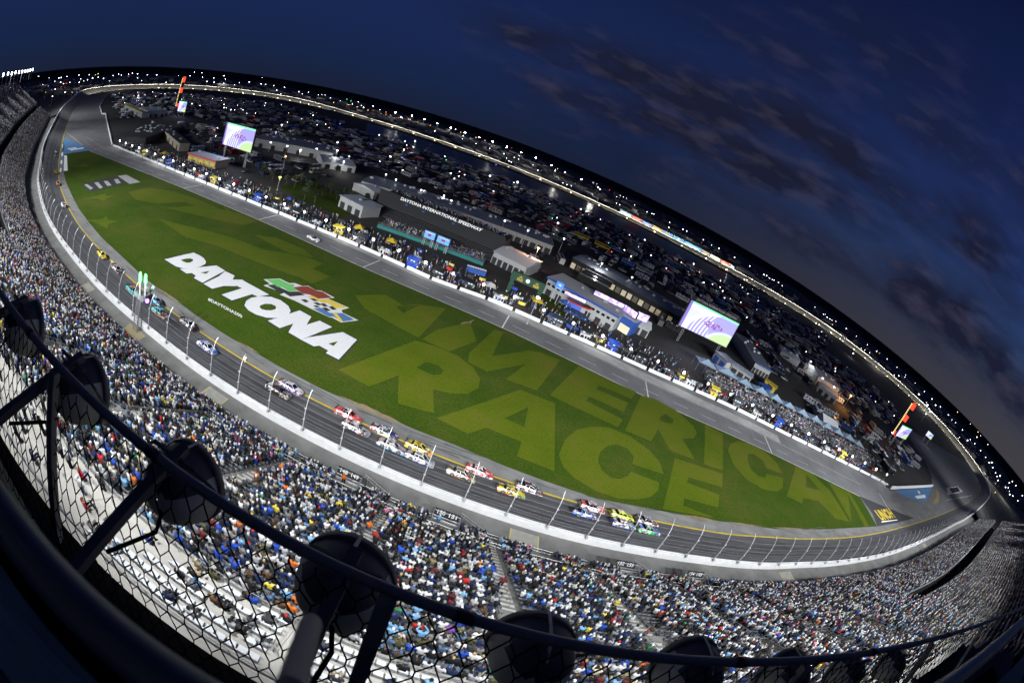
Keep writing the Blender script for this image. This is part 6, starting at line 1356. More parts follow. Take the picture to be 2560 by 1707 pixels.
def inpoly(x, y, P):
    c = False; n = len(P); j = n-1
    for i in range(n):
        if (P[i][1] > y) != (P[j][1] > y) and x < (P[j][0]-P[i][0])*(y-P[i][1])/(P[j][1]-P[i][1])+P[i][0]: c = not c
        j = i
    return c
ZN = [('between the lake and the long garage', [(815,318),(919,332),(987,354),(1123,400),(1302,465),(1430,520),(1430,572),(1420,590),(1390,588),(1200,520),(1000,440),(900,415),(800,375)], 1.0),
 ('in the packed ground below the lake', [(1310,468),(1404,506),(1489,541),(1591,591),(1685,640),(1770,687),(1850,705),(1960,780),(2080,850),(2060,870),(1960,860),(1840,800),(1700,740),(1560,665),(1400,600)], 1.0),
 ('in the infield inside the right turn', [(1900,800),(2060,880),(2200,985),(2260,1050),(2215,1060),(2120,1010),(2060,1000),(1960,900)], 1.0),
 ('behind the left video board', [(470,250),(640,262),(820,320),(840,345),(640,335),(500,300)], .6),
 ('in the far left infield below the back straight', [(300,240),(480,238),(700,262),(860,305),(840,330),(700,300),(480,262)], .5),
 ('behind the right pit bleachers', [(1990,985),(2060,1020),(2190,1090),(2210,1110),(2150,1100),(2030,1035)], 1.0),
 ('around the far left buildings', [(275,238),(420,233),(640,258),(632,300),(560,300),(430,292),(300,300),(282,262)], .75),
 ('below the left video board', [(455,310),(550,318),(545,362),(640,392),(705,425),(690,445),(600,432),(560,412),(470,372)], .75),
 ('by the halls behind the left lawn', [(640,388),(800,425),(835,470),(720,452),(650,420)], .6),
 ('between the video board and the lit garage', [(1640,770),(1700,820),(1735,880),(1690,870),(1640,830)], .6),
 ('by the long blue grey hall', [(1860,835),(1960,880),(1990,935),(1950,950),(1890,935)], .7),
 ('along the road beside the long garage', [(1150,505),(1400,608),(1440,618),(1700,765),(1850,835),(1840,805),(1700,745),(1560,668),(1400,602)], .5),
 ('near the right scoring tower', [(2110,1010),(2230,1095),(2300,1145),(2290,1170),(2205,1190),(2130,1125)], .7),
 ('in the paddock between the garages', [(1290,640),(1380,640),(1440,690),(1380,690)], .5)]
vlist = []; LAKE = [(x, y) for x, y in LK]
for zi, (zn, P_, dens) in enumerate(ZN):
    W_ = [at(x, y)[:2] for x, y in P_]; xs = [p[0] for p in W_]; ys = [p[1] for p in W_]; rzz = hx((1000, 420), (1700, 740))
    ca, sa = math.cos(rzz), math.sin(rzz); u0, u1 = -900, 900
    for iu in range(-110, 110):
        for iv in range(0, 100):
            u = iu*7.2+(0.0 if iv % 2 else 2); v = iv*7.6+(0 if iv % 3 else 2.2)
            x = u*ca-v*sa; y = u*sa+v*ca+60
            if not (min(xs) <= x <= max(xs) and min(ys) <= y <= max(ys)) or random.random() > .8*dens: continue
            if not inpoly(x, y, W_) or blocked(x, y): continue
            q = proj(x, y, 0)
            if inpoly(q[0], q[1], LAKE): continue
            vlist.append((math.hypot(x, y), x+random.uniform(-.6, .6), y+random.uniform(-.6, .6), zn, rzz))
vlist.sort()
KW = ['parked_car']*6+['pickup_truck']*4+['motorhome']*5+['camping_canopy']*2; CW = ['white']*6+['silver']*3+['black']*3+['grey']*4+['dark blue']*2+['red']+['beige']*2+['blue']
rest_ = []
for i, (d, x, y, zn, rz) in enumerate(vlist):
    nm = random.choice(KW); c = random.choice(CW); r_ = rz+random.choice((0, math.pi/2, math.pi, -math.pi/2))+random.uniform(-.12, .12)
    if i < 300: vehicle(nm, x, y, r_, c, '%s %s %s' % (c, {'parked_car': 'car parked', 'pickup_truck': 'pickup truck parked', 'motorhome': 'motorhome parked', 'camping_canopy': 'camping canopy standing', 'bus': 'bus'}[nm], zn), 'vehicles and canopies parked '+zn)
    else: rest_.append((nm, x, y, r_, c))
VV, FF, NF, CC = [], [], [], []; off = 0
for nm, x, y, r_, c in rest_:
    b = VB[nm][3]; v = np.array(b.v); ca, sa = math.cos(r_), math.sin(r_); VV.append(np.column_stack([v[:, 0]*ca-v[:, 1]*sa+x, v[:, 0]*sa+v[:, 1]*ca+y, v[:, 2]+.035]))
    for f, k in zip(b.f, b.m): FF += [i+off for i in f]; NF.append(len(f)); CC.append(VC[c] if b.mats[k] == PNT else (.02, .02, .024) if b.mats[k] in (M_glass, M_tyre, M_dark) else (.4, .4, .42))
    off += len(v)
if rest_:
    o = bulk('parked_vehicles', np.concatenate(VV), np.array(FF), np.array(NF), np.array(CC), attr_mat('far_vehicle_paint', .35)); tag(o, 'far mass of parked cars and motorhomes filling the dark infield toward the back straight', 'vehicles', None, 'stuff')
print('vehicles', len(vlist))
# infield trees and lawn
lawn = MB(); add_holed(lawn, [at(x, y) for x, y in [(700, 468), (780, 455), (860, 490), (900, 525), (860, 545), (760, 505)]], [], M_grass, .05); add_holed(lawn, [at(x, y) for x, y in [(1358, 725), (1400, 740), (1440, 790), (1400, 790), (1350, 760)]], [], M_grass, .05); struct(lawn, 'infield_lawn')
M_leaf = mat('dark_foliage', (.035, .055, .02), .9, var=.5, scale=1.5); M_bark = mat('bark', (.07, .05, .035), .9)
def tree(x, y, h, label):
    t = thing('tree', label, 'tree', (x, y, 0), random.uniform(0, 6), 'trees on the infield lawn'); mb = MB(); mb.tube([(0, 0, 0), (.1, 0, h*.35), (.05, .1, h*.7)], [.22, .16, .06], 6)
    for k in range(4): a_ = k*1.6; mb.tube([(.08, .03, h*.4), (math.cos(a_)*h*.2, math.sin(a_)*h*.2, h*.65)], [.08, .03], 4)
    mb.build('trunk', M_bark, t); mb = MB()
    for _ in range(150):
        th, ph, r_ = random.uniform(0, 6.28), math.acos(random.uniform(-.6, 1)), random.uniform(.4, 1)**.5*(1+.3*math.sin(3*_)); p = Vector((math.cos(th)*math.sin(ph)*h*.3*r_, math.sin(th)*math.sin(ph)*h*.3*r_, h*.66+math.cos(ph)*h*.3*r_)); s = random.uniform(.2, .42); d1 = Vector((random.gauss(0, 1), random.gauss(0, 1), random.gauss(0, 1))).normalized(); d2 = d1.orthogonal().normalized()
        mb.add([p+d1*s, p+d2*s, p-d1*s, p-d2*s], [(0, 1, 2, 3)])
    mb.build('crown', M_leaf, t)
for i, (px, py) in enumerate([(715,462),(735,470),(752,462),(770,478),(790,470),(805,490),(826,484),(840,502),(862,498),(880,512),(760,500),(786,508),(905,528),(655,440),(680,452),(815,430),(840,436),(915,505)]):
    x, y, _ = at(px, py); tree(x, y, random.uniform(4.5, 7), 'small leafy tree on the lawn %s' % ('left of the flat roofed store' if i < 13 else 'among the dim buildings of the left infield'))
# light poles with warm and white lamps inside the oval
def pole_lamp(px, py, h, m, label, en=0, col=(1, 1, 1), head=.35):
    x, y, _ = at(px, py, h); t = thing('lamp_post', label, 'lamp', (x, y, .03), 0, 'lamp posts in the infield'); mb = MB(); mb.tube([(0, 0, 0), (0, 0, h)], [.12, .07], 6); mb.box((0, 0, .2), (.5, .5, .4)); mb.build('pole', M_grey, t)
    mb = MB(); mb.lathe([(.02, h-.3), (head, h), (head*.8, h+.3), (.02, h+.4)], n=8); mb.build('lamp_head', m, t)
    if en: l = bpy.data.lights.new('lamp_light', 'POINT'); l.energy = en; l.color = col; l.shadow_soft_size = .5; o = bpy.data.objects.new('lamp_light', l); C.objects.link(o); o.location = (x, y, h-1)
L_w = mat('lit_white_lamp', (1, 1, 1), .5, emit=(.95, .97, 1), es=14); L_o = mat('lit_orange_lamp', (1, .5, .15), .5, emit=(1, .42, .12), es=14); L_b = mat('lit_blue_lamp', (.1, .1, 1), .5, emit=(.12, .14, 1), es=8); L_g = mat('lit_green_tower_lamp', (.1, 1, .3), .5, emit=(.15, 1, .4), es=8); L_r = mat('lit_red_lamp', (1, .1, .05), .5, emit=(1, .06, .03), es=8); L_y = mat('lit_yellow_post_lamp', (1, .8, .2), .5, emit=(.9, .9, .15), es=6)
pole_lamp(2127, 989, 9, L_o, 'orange glowing street lamp lighting a dirt road at the right of the infield', 9000, (1, .45, .12), .8)
pole_lamp(1346, 621, 10, L_o, 'warm lamp on a tall pole by the pale L shaped pavilion', 4000, (1, .6, .4), .6)
pole_lamp(700, 444, 6, L_y, 'yellow green lamp on a short pole at the edge of the left lawn', 500, (.9, 1, .2), .6); pole_lamp(714, 392, 12, L_o, 'tall pole with small orange top lamp behind the left lawn')
for i, (px, py) in enumerate([(1010,375),(1013,354),(948,338),(1038,353),(1112,392),(1010-160,310),(704,313),(677,357),(718,366),(752,376),(792,373),(844,357),(843,377),(976,392),(1127,434),(1294,456),(1452,523),(1612,600),(1734,660),(1867,700),(1293,455),(1240,390),(1240,412),(1395,558),(1225,440),(2040,808),(2100,847),(2133,883),(2057,946),(2085,968),(2027,904),(2231,1082),(1345,745),(346,240),(560,212+50),(664,258),(783,289),(577,275),(480,260),(690,330),(560,270),(1128,502),(1110,490),(1262,553),(1320,577),(1505,659),(1580,694),(1410,598),(860,405),(965,437),(990,450),(1053,476)]):
    pole_lamp(px, py, random.choice((7, 9, 6)), L_b if i % 17 == 5 else L_w, 'white street lamp on a thin pole %s' % ('near the lake' if 900 < px < 1900 and py < 660 else 'by the infield buildings' if px > 1000 else 'in the dark left infield'), en=2600 if i % 3 == 0 else 0, head=.6 if i < 34 else .4)
for px, py, c, lb in ((2010, 835, 'white', ''),): pass
# small emissive points scattered to stand in for glints and tiny lights
cl = None
CPX = []
for zi in range(150):
    d, x, y, zn, rz = vlist[random.randrange(60, len(vlist))]; m = random.choice([L_w]*7+[L_r, L_b, L_o, L_g]); mb = MB(); mb.lathe([(.02, 2.6), (.3, 2.75), (.3, 3.0), (.02, 3.1)], (0, 0, 0), n=6); t = thing('glint_light', 'small %s added glint light %s' % ({'lit_white_lamp': 'white', 'lit_red_lamp': 'red', 'lit_blue_lamp': 'blue', 'lit_orange_lamp': 'orange', 'lit_green_tower_lamp': 'green'}[m.name], zn), 'lamp', (x+1.5, y+2, .03), 0, 'added glint lights '+zn); mb.build('glint_point', m, t); mb = MB(); mb.tube([(0, 0, 0), (0, 0, 2.6)], .04, 4); mb.build('stand', M_grey, t)
# ------------------------------------------------------------------ beyond the oval: billboards, lamps, woods, far grandstand lamps
OUT3 = np.column_stack([OUT+NRM*.6, ZT])
def nearest_out(px, py, z=5):
    p = at(px, py, z); d = np.hypot(OUT[:, 0]-p[0], OUT[:, 1]-p[1]); 
    ang = np.arctan2(p[1]-380, p[0]); a2 = np.arctan2(OUT[:, 1]-380, OUT[:, 0]); return int(np.argmin(np.abs(np.angle(np.exp(1j*(a2-ang))))))
BB = [(1551,526,1578,540,(.35,.6,.75),'light blue'),(1579,541,1603,553,(.75,.12,.08),'red and white'),(1604,554,1629,567,(.1,.2,.5),'dark blue'),(1631,568,1655,580,(.45,.33,.1),'brown and yellow'),(1656,581,1680,594,(.1,.25,.6),'blue with yellow emblem'),(1682,595,1708,609,(.1,.35,.65),'blue with white arch'),(1709,610,1750,632,(.08,.35,.7),'long sky blue'),(1752,633,1772,644,(.3,.3,.35),'grey with yellow emblem'),(1773,645,1798,658,(.75,.73,.65),'cream white'),(1800,659,1822,671,(.75,.14,.1),'red with white end'),(1823,672,1833,677,(.35,.55,.7),'small pale blue')]
for x0, y0, x1, y1, c, nm in BB:
    i, j = nearest_out(x0, y0), nearest_out(x1, y1); lo, hi = min(i, j), max(max(i, j), min(i, j)+1)
    a, b = at(x0, y0, 5), at(x1, y1, 5); 
    def on(p):
        d = np.hypot(OUT[:, 0]-p[0]*.0-OUT[:, 0], 0); return None
    def pos(px, py):
        z = 5; p = np.array(at(px, py, z)[:2]); dirn = p/np.linalg.norm(p); best = None
        for k in range(NL):
            A0, B0 = OUT[k], OUT[(k+1) % NL]
            if A0[1] < 400 and B0[1] < 400: continue
            Mx = np.array([[dirn[0], -(B0-A0)[0]], [dirn[1], -(B0-A0)[1]]])
            if abs(np.linalg.det(Mx)) < 1e-9: continue
            t, u = np.linalg.solve(Mx, A0)
            if t > 0 and 0 <= u <= 1: best = dirn*t; zz = ZT[k]; nn = NRM[k]
        return best, zz, nn
    (pa, za, na), (pb, zb, nb) = pos(x0, y0), pos(x1, y1); pa = pa+na*1.2; pb = pb+nb*1.2
    t = thing('billboard', '%s advertising board above the back straight wall' % nm, 'billboard', (pa[0], pa[1], 0)); m = mat('board_'+nm.replace(' ', '_'), c, .5, var=.12, scale=.4, emit=c, es=.25)
    d = pb-pa; mb = MB(); mb.add([(0, 0, za-.4), (d[0], d[1], zb-.4), (d[0], d[1], zb+4.4), (0, 0, za+4.4), (na[0]*.4, na[1]*.4, za-.4), (d[0]+na[0]*.4, d[1]+na[1]*.4, zb-.4), (d[0]+na[0]*.4, d[1]+na[1]*.4, zb+4.4), (na[0]*.4, na[1]*.4, za+4.4)], [(0, 1, 2, 3), (1, 0, 3, 2), (4, 7, 6, 5), (3, 2, 6, 7), (0, 4, 5, 1)][:1]+[(4, 7, 6, 5), (3, 2, 6, 7), (0, 4, 5, 1), (0, 3, 7, 4), (1, 5, 6, 2)]); mb.build('panel', m, t)
    mb = MB(); f = lambda u, z: (d[0]*u-na[0]*.06, d[1]*u-na[1]*.06, za+z); 
    if 'emblem' in nm: mb.add([f(.35, .6), f(.65, .6), f(.72, 2), f(.5, 3.4), f(.28, 2)], [(0, 1, 2, 3, 4)], M_yellow)
    elif 'arch' in nm: mb.add([f(.4, 0), f(.6, 0), f(.55, 3.6), f(.45, 3.6)], [(0, 1, 2, 3)], M_white)
    else: mb.add([f(.15, 1.2), f(.85, 1.2), f(.85, 2.1), f(.15, 2.1)], [(0, 1, 2, 3)], M_white)
    mb.build('band', None, t); [MB().tube([(d[0]*u+na[0]*.6, d[1]*u+na[1]*.6, 0), (d[0]*u+na[0]*.6, d[1]*u+na[1]*.6, za+4)], .15, 4).build('support', M_grey, t) for u in (.1, .9)]
# town and car park lamps beyond the track: measured positions, lamp height assumed
TOWN = []
def zoompts(ox, oy, sc, L, c, size=1.): TOWN.extend([(ox+x/sc, oy+y/sc, c, size) for x, y in L])
S5 = 5.8725
zoompts(0, 100, S5, [(565,540),(720,560),(865,560),(900,555),(985,540),(1160,520),(1185,575),(1310,515),(1440,550),(1520,568),(1165,625),(1230,605),(1285,590),(1025,625),(890,625),(805,610),(932,645),(810,725),(1610,605),(1740,505),(1780,520),(1890,505),(1945,492),(2020,500),(2020,560),(2080,600),(2165,515),(2300,515),(1660,530),(1360,565),(770,830),(630,655),(955,770)], 'w', 1.3)
zoompts(0, 100, S5, [(975,640),(900,690),(760,735),(1885,540),(1085,580)], 'r'); zoompts(0, 100, S5, [(1105,635),(1130,770),(710,680)], 'b'); zoompts(0, 100, S5, [(1060,770),(670,770),(1440,500),(1400,515)], 'y')
zoompts(400, 100, S5, [(275,525),(360,570),(615,485),(505,475),(625,548),(690,612),(790,560),(795,625),(940,530),(935,640),(1095,660),(1165,630),(1310,620),(1485,648),(1550,655),(1670,675),(1715,740),(1500,557),(1830,700),(2040,765),(2180,770),(2325,810),(2090,795),(960,578),(440,530),(90,625),(1775,795)], 'w', 1.2)
zoompts(800, 150, S5, [(30,512),(75,518),(155,560),(300,600),(475,650),(560,620),(610,670),(640,700),(780,678),(880,735)], 'w', 1.3); zoompts(800, 150, S5, [(200,628),(400,655),(420,660),(440,660),(705,740),(782,740),(895,792),(970,770),(1030,812),(970,802),(1155,850),(1215,860),(1300,870),(1325,875),(1430,910),(1620,960),(2065,1065),(2290,1140),(545,690)], 'o', .9); zoompts(800, 150, S5, [(395,580),(455,605)], 'g')
zoompts(800, 150, S5, [(1108,775),(1350,820),(1535,873),(1725,932),(1920,995),(2130,1065),(2335,1135),(1195,845)], 'W', 2.0); zoompts(800, 150, S5, [(1685,1045),(2105,1115),(2090,1160),(2290,1232),(1990,1018)], 'w', 1.4)
zoompts(1200, 300, S5, [(185,322),(395,400),(605,478),(820,557),(1052,665),(1252,772),(1490,875),(1735,990),(1760,1020)], 'W', 2.0); zoompts(1200, 300, S5, [(142,420),(353,497),(390,563),(575,525),(565,575),(778,660),(850,740),(1105,730),(1100,750),(503,552),(425,605),(460,618),(1215,925),(1277,950),(1660,920),(1712,942),(2007,1127),(2270,1250),(2105,1130),(2150,1150),(2005,1222),(2050,1245),(2060,1110),(1340,968)], 'w', 1.2); zoompts(1200, 300, S5, [(75,303),(1140,720)], 'o'); zoompts(1200, 300, S5, [(465,415),(2050,1140),(1900,1030)], 'r')
zoompts(1600, 450, S5, [(102,470),(205,500),(175,495),(435,622),(630,725),(685,750),(928,878),(1052,957),(1160,1005),(1390,1137),(1610,1262),(1820,1390),(1858,1405),(1900,1440),(1970,1468),(2032,1505),(2090,1555),(423,697),(1945,1465)], 'w', 1.5)
zoompts(2000, 750, S5, [(220,105),(345,210),(375,210),(400,252),(440,278),(470,298),(525,312),(680,420),(828,530),(990,655),(1125,750),(1280,865),(1425,985),(1690,1215),(1825,1340),(1938,1450),(1020,770),(950,733),(900,710),(1550,1100),(1540,1130),(1385,1100)], 'w', 1.1); zoompts(2000, 750, S5, [(1450,1110),(1745,1382),(1990,1540),(1870,1540)], 'w', 2.0); zoompts(2000, 750, S5, [(478,358),(1168,780)], 'o')
S7 = 7.84
zoompts(2260, 950, S7, [(220,55),(400,222),(550,365),(712,520),(870,680),(1148,972),(1090,1115),(1385,1245),(1430,1115),(1500,1085),(1300,860),(1645,1260),(1500,1380),(1600,1510),(440,440),(1010,830),(940,775)], 'w', 1.1); zoompts(2260, 950, S7, [(465,490),(485,560),(515,620),(430,660),(620,492),(290,278),(1245,1180),(1300,1160)], 'w', 2.0); zoompts(2260, 950, S7, [(1050,625),(1450,1015)], 'o')
zoompts(2260, 1100, S7, [(1672,437),(1740,535),(1795,640),(1825,710),(1840,785),(2065,835),(2125,805),(2190,885),(1990,920),(2045,930),(2065,995),(2072,1060),(2130,1090),(2230,1185),(2320,1085)], 'w', 1.5); zoompts(2260, 1100, S7, [(1885,695),(1720,435)], 'w', 2.2); zoompts(2260, 1100, S7, [(1790,1020)], 'o', 1.4)
LM = {'w': L_w, 'W': None, 'o': L_o, 'r': L_r, 'b': L_b, 'g': L_g, 'y': L_y}
mW = mat('lit_bright_lamp', (1, 1, 1), .5, emit=(1, .98, .95), es=260); LM['W'] = mW
mW.cycles.emission_sampling = 'AUTO'
CN = {'w': 'white', 'W': 'bright white', 'o': 'orange', 'r': 'red', 'b': 'blue', 'g': 'green', 'y': 'yellow'}
ptmesh = {}
for px, py, c, size in TOWN:
    el = math.degrees(math.asin(ray(px, py)[2])); h = 12.
    if c == 'W': h = 16.
    dmin = 0
    if el > -1.0: h = 50-1900*math.tan(R(-el)) if el > -1.0 else h
    h = max(8., h); 
    if h > 46: continue
    x, y, _ = at(px, py, h); d = math.hypot(x, y)
    th = math.atan2(y-380, x); 
    sidew = 'beyond the far left turn' if px < 420 else 'beyond the left back straight' if px < 1000 else 'beyond the middle back straight' if px < 1650 else 'beyond the right back straight' if px < 2150 else 'beyond the right hand turn'
    t = thing('street_lamp', '%s street lamp in the town %s' % (CN[c], sidew), 'street lamp', (x, y, 0), 0, CN[c]+' lamps '+sidew)
    r_ = .00058*d*size*random.uniform(.6, 1.25); r_ = min(max(r_, .4), 2.4)
    key = (c, round(r_, 1), round(h)); 
    if key not in ptmesh:
        mb = MB(); mb.tube([(0, 0, 0), (0, 0, h)], .14, 4); a_ = mb.build('pole', M_grey); mb = MB(); mb.lathe([(.02, -r_*.7), (r_*.8, -r_*.4), (r_, 0), (r_*.7, r_*.5), (.02, r_*.7)], (0, 0, h), n=8); b_ = mb.build('lamp_head', LM[c]); ptmesh[key] = (a_.data, b_.data); bpy.data.objects.remove(a_); bpy.data.objects.remove(b_)
    for nm, me in zip(('pole', 'lamp_head'), ptmesh[key]): o = bpy.data.objects.new(nm, me); C.objects.link(o); o.parent = t
# lamps on the roof edge at the far left end of the grandstand
for i, (x, y) in enumerate([(50,515),(118,497),(175,493),(228,480),(280,475),(327,468),(370,462),(407,455),(445,447),(480,438)]):
    p = along(x/S5, 100+y/S5, 330+i*14); t = thing('roof_floodlight', 'white roof floodlight, %s in the row of ten above the far left grandstand' % ['first', 'second', 'third', 'fourth', 'fifth', 'sixth', 'seventh', 'eighth', 'ninth', 'last'][i], 'floodlight', p, 0, 'roof floodlights at the far left'); mb = MB(); mb.box((0, 0, 0), (1.4, .7, 2.0)); mb.build('lamp_head', mW if False else L_w, t); mb = MB(); mb.tube([(0, 0, -8), (0, 0, -.8)], .15, 4); mb.build('mast', M_grey, t)
# low mirror lamps seen along the inside edge of the back straight
for i in range(0, NL, 3):
    if Y[i] < 520: continue
    p = IN[i]-NRM[i]*5; t = thing('track_lamp', 'low warm mirror lamp in the even row inside the back straight', 'lamp', (p[0], p[1], 0), math.atan2(NRM[i][1], NRM[i][0]), 'mirror lamps along the back straight'); mb = MB(); mb.box((0, 0, 1.3), (.5, 2.6, 1.0)); mb.build('lamp_box', mat('lit_warm_lamp_box', (1, .9, .6), .5, emit=(1, .86, .5), es=1.6 if i % 9 else 1.6), t); MB().box((0, 0, .4), (.4, .5, .8)).build('stand', M_grey, t)
# back straight retaining fence and dark woods on the horizon
V = []; Fq = []; nf = []
M_wood = mat('dark_woods', (.03, .033, .03), 1.0)
n = 0
for ring_, (rad_, hh) in enumerate(((2300, 13), (3000, 17), (4200, 24))):
    for k in range(900):
        th = math.pi*(k/900)*1.35-.5; r_ = rad_*(1+.05*math.sin(k*.37)+.04*math.sin(k*1.3)); h = hh*random.uniform(.65, 1.15); w_ = rad_*.0052; x, y = r_*math.cos(th), r_*math.sin(th); tx, ty = -math.sin(th), math.cos(th)
        prof = [(-1, 0), (-1.05, .55), (-.6, .92), (0, 1), (.55, .9), (1.05, .5), (1, 0)]
        for u, v in prof: V.append((x+tx*u*w_, y+ty*u*w_, v*h-.2))
        for u, v in prof: V.append((x+tx*u*w_+math.cos(th)*14, y+ty*u*w_+math.sin(th)*14, v*h-.2))
        Fq += [n+i for i in range(7)]; nf.append(7)
        for i in range(6): Fq += [n+i, n+7+i, n+8+i, n+1+i]; nf.append(4)
        n += 14
o = bulk('woods', np.array(V), np.array(Fq), np.array(nf), None, M_wood); tag(o, 'black line of woods along the whole horizon', 'woods', None, 'stuff')
# low roofs and parked vehicles of the town beyond the track, and point lights added to lift its ground
VT, FT, NT, CT = [], [], [], []; n = 0
for k in range(1500):
    th = random.uniform(-.05, math.pi*1.05); i = int(np.argmin(np.abs(np.angle(np.exp(1j*(np.arctan2(OUT[:, 1]-380, OUT[:, 0])-th)))))); r0 = float(np.hypot(OUT[i][0], OUT[i][1]-380)); r_ = r0+45+900*random.random()**1.6
    x, y = r_*math.cos(th), 380+r_*math.sin(th)
    if y < 260: continue
    big = random.random() < .22; sx, sy, sz = (random.uniform(12, 40), random.uniform(9, 20), random.uniform(4, 8)) if big else (random.uniform(4, 9), 2.2, random.uniform(1.5, 3)); a_ = th+random.choice((0, 1.57))+random.uniform(-.1, .1); b = MB(); b.box((x, y, sz/2-.1), (sx, sy, sz), a_); v_ = random.uniform(.06, .35)
    VT += b.v
    for f in b.f: FT += [q+n for q in f]; NT.append(4); CT.append((v_, v_, v_*1.02))
    n += 8
o = bulk('town_rooftops', np.array(VT), np.array(FT), np.array(NT), np.array(CT), attr_mat('far_roof_paint', .7)); tag(o, 'scattered dim low roofs and parked vehicles in the town beyond the track', 'rooftops', None, 'stuff')
for px, py in [(120,200),(200,205),(290,205),(430,197),(560,205),(690,220),(800,240),(900,268),(990,285),(1060,300),(1130,322),(1240,368),(1320,400),(1400,432),(1490,478),(1600,520),(1720,580),(1830,650),(1960,730),(2080,810),(2200,905),(2320,1010),(2400,1090),(2480,1180),(2520,1230)]:
    x, y, _ = at(px, py, 14); l = bpy.data.lights.new('town_fill_light', 'POINT'); l.energy = 26000; l.color = (1, .95, .88); l.shadow_soft_size = 1; o = bpy.data.objects.new('town_fill_light', l); C.objects.link(o); d_ = math.hypot(x, y); q_ = min(1, 1500/d_); o.location = (x*q_, y*q_, 16)
# a few low pale sheds beyond the track
for i, (px, py, w_) in enumerate([(300,196,60),(415,192,70),(560,212,50),(660,210,80),(830,245,60),(1060,322,90),(1100,332,70),(1230,362,60),(1320,425,50),(1880,690,70),(900,258,50)]):
    x, y, _ = at(px, py, 6); th = math.atan2(y, x)-math.pi/2; t = thing('warehouse', 'low pale warehouse %s beyond the track' % ('far left' if px < 500 else 'left of centre' if px < 950 else 'behind the middle of the back straight' if px < 1400 else 'to the right'), 'warehouse', (x, y, 0), th+.1*math.sin(i), 'warehouses beyond the track'); MB().box((0, 8, 3), (w_, 18, 6)).build('wall', mat('dim_pale_wall', (.16, .15, .145), .8, var=.2, scale=.1), t); mb = MB(); mb.add([(-w_/2-.5, -1.5, 5.8), (w_/2+.5, -1.5, 5.8), (w_/2+.5, 8, 8), (-w_/2-.5, 8, 8), (w_/2+.5, 17.5, 5.8), (-w_/2-.5, 17.5, 5.8)], [(0, 1, 2, 3), (3, 2, 4, 5), (0, 3, 5), (1, 4, 2)]); mb.build('roof', M_roofG, t); [MB().box((w_*f, -1.05, 1.7), (4, .15, 3.4)).build('door', M_wallD, t) for f in (-.25, .25)]
# ------------------------------------------------------------------ light: floodlights, dusk sky
PW_G, PW_T, PW_S, PW_E, PW_B = 212000., 12500., 30000., 120000., 150.
def spot(x, y, z, tx, ty, tz, power, size=70, blend=.8, col=(.95, .98, 1.0), rad=.35):
    l = bpy.data.lights.new('floodlight_beam', 'SPOT'); l.energy = power; l.spot_size = R(size); l.spot_blend = blend; l.color = col; l.shadow_soft_size = rad
    o = bpy.data.objects.new('floodlight_beam', l); C.objects.link(o); o.location = (x, y, z)
    o.rotation_euler = Vector((tx-x, ty-y, tz-z)).to_track_quat('-Z', 'Y').to_euler(); return o
# lamps along the roof edge of the grandstand, aimed at seats, track, grass and pit road
for s in np.arange(-195, 170, 13.0):
    x, y, nx, ny = wc(s, 41.0); f = 1.0
    for o_, tz, pw, sz in ((-48, 0, PW_G, 46), (-4, 3, PW_T, 52), (19, 12, PW_S, 78)):
        tx, ty = wc(s, o_)[:2]; spot(x, y, 48.3, tx, ty, tz, pw, sz, 1.0, rad=.5)
for s in list(np.arange(-420, -200, 40))+list(np.arange(180, 330, 40)):
    x, y, nx, ny = wc(s, 50); tx, ty = wc(s, -25)[:2]; spot(x, y, 56, tx, ty, 0, PW_E, 80, .9, rad=.6)
# spots added high by the turns to brighten them
for x, y, z, tx, ty, pw in ((330, 108, 55, 430, 215, 1.5), (330, 108, 55, 560, 320, 3.0), (760, 300, 40, 620, 330, 1.0), (-420, 125, 55, -470, 250, 2.0), (-420, 125, 55, -620, 330, 3.5), (-330, 100, 55, -300, 165, 1.2), (330, 108, 55, 250, 150, .8)):
    spot(x, y, z, tx, ty, 0, PW_E*pw, 90, 1.0, rad=.8)
# low mirror lamps along the inside of the oval throw light up the banking
for i in range(0, NL, 6):
    if Y[i] < 330: continue
    p = IN[i]-NRM[i]*9; j = (i+6) % NL; ln = float(np.linalg.norm(IN[j]-IN[i]))
    l = bpy.data.lights.new('mirror_lamp_beam', 'AREA'); l.shape = 'RECTANGLE'; l.size = ln*.95; l.size_y = .8; l.energy = PW_B*ln; l.color = (1, .93, .74); l.spread = R(130)
    o = bpy.data.objects.new('mirror_lamp_beam', l); C.objects.link(o); o.location = (p[0], p[1], 2.4); o.rotation_euler = Vector((NRM[i][0], NRM[i][1], .18)).to_track_quat('-Z', 'Y').to_euler()
wd = bpy.data.worlds.new('World'); bpy.context.scene.world = wd; wd.use_nodes = True; nt = wd.node_tree; N_ = nt.nodes; bg = N_['Background']
sky = N_.new('ShaderNodeTexSky'); sky.sky_type = 'NISHITA'; sky.sun_disc = False; sky.sun_elevation = R(-3.5); sky.sun_rotation = R(105); sky.ozone_density = 4; sky.dust_density = 0.6
tc = N_.new('ShaderNodeTexCoord'); nrm = N_.new('ShaderNodeVectorMath'); nrm.operation = 'NORMALIZE'; nt.links.new(tc.outputs['Generated'], nrm.inputs[0])
sx = N_.new('ShaderNodeSeparateXYZ'); nt.links.new(nrm.outputs[0], sx.inputs[0])
def mth(op, a, b=None, c=None, clamp=False):
    n = N_.new('ShaderNodeMath'); n.operation = op; n.use_clamp = clamp
    for i, v in enumerate((a, b, c)):
        if v is None: continue
        if isinstance(v, (int, float)): n.inputs[i].default_value = v
        else: nt.links.new(v, n.inputs[i])
    return n.outputs[0]
az = mth('MULTIPLY', mth('ARCTAN2', sx.outputs[0], sx.outputs[1]), 57.2958); el = mth('MULTIPLY', mth('ARCSINE', sx.outputs[2]), 57.2958)
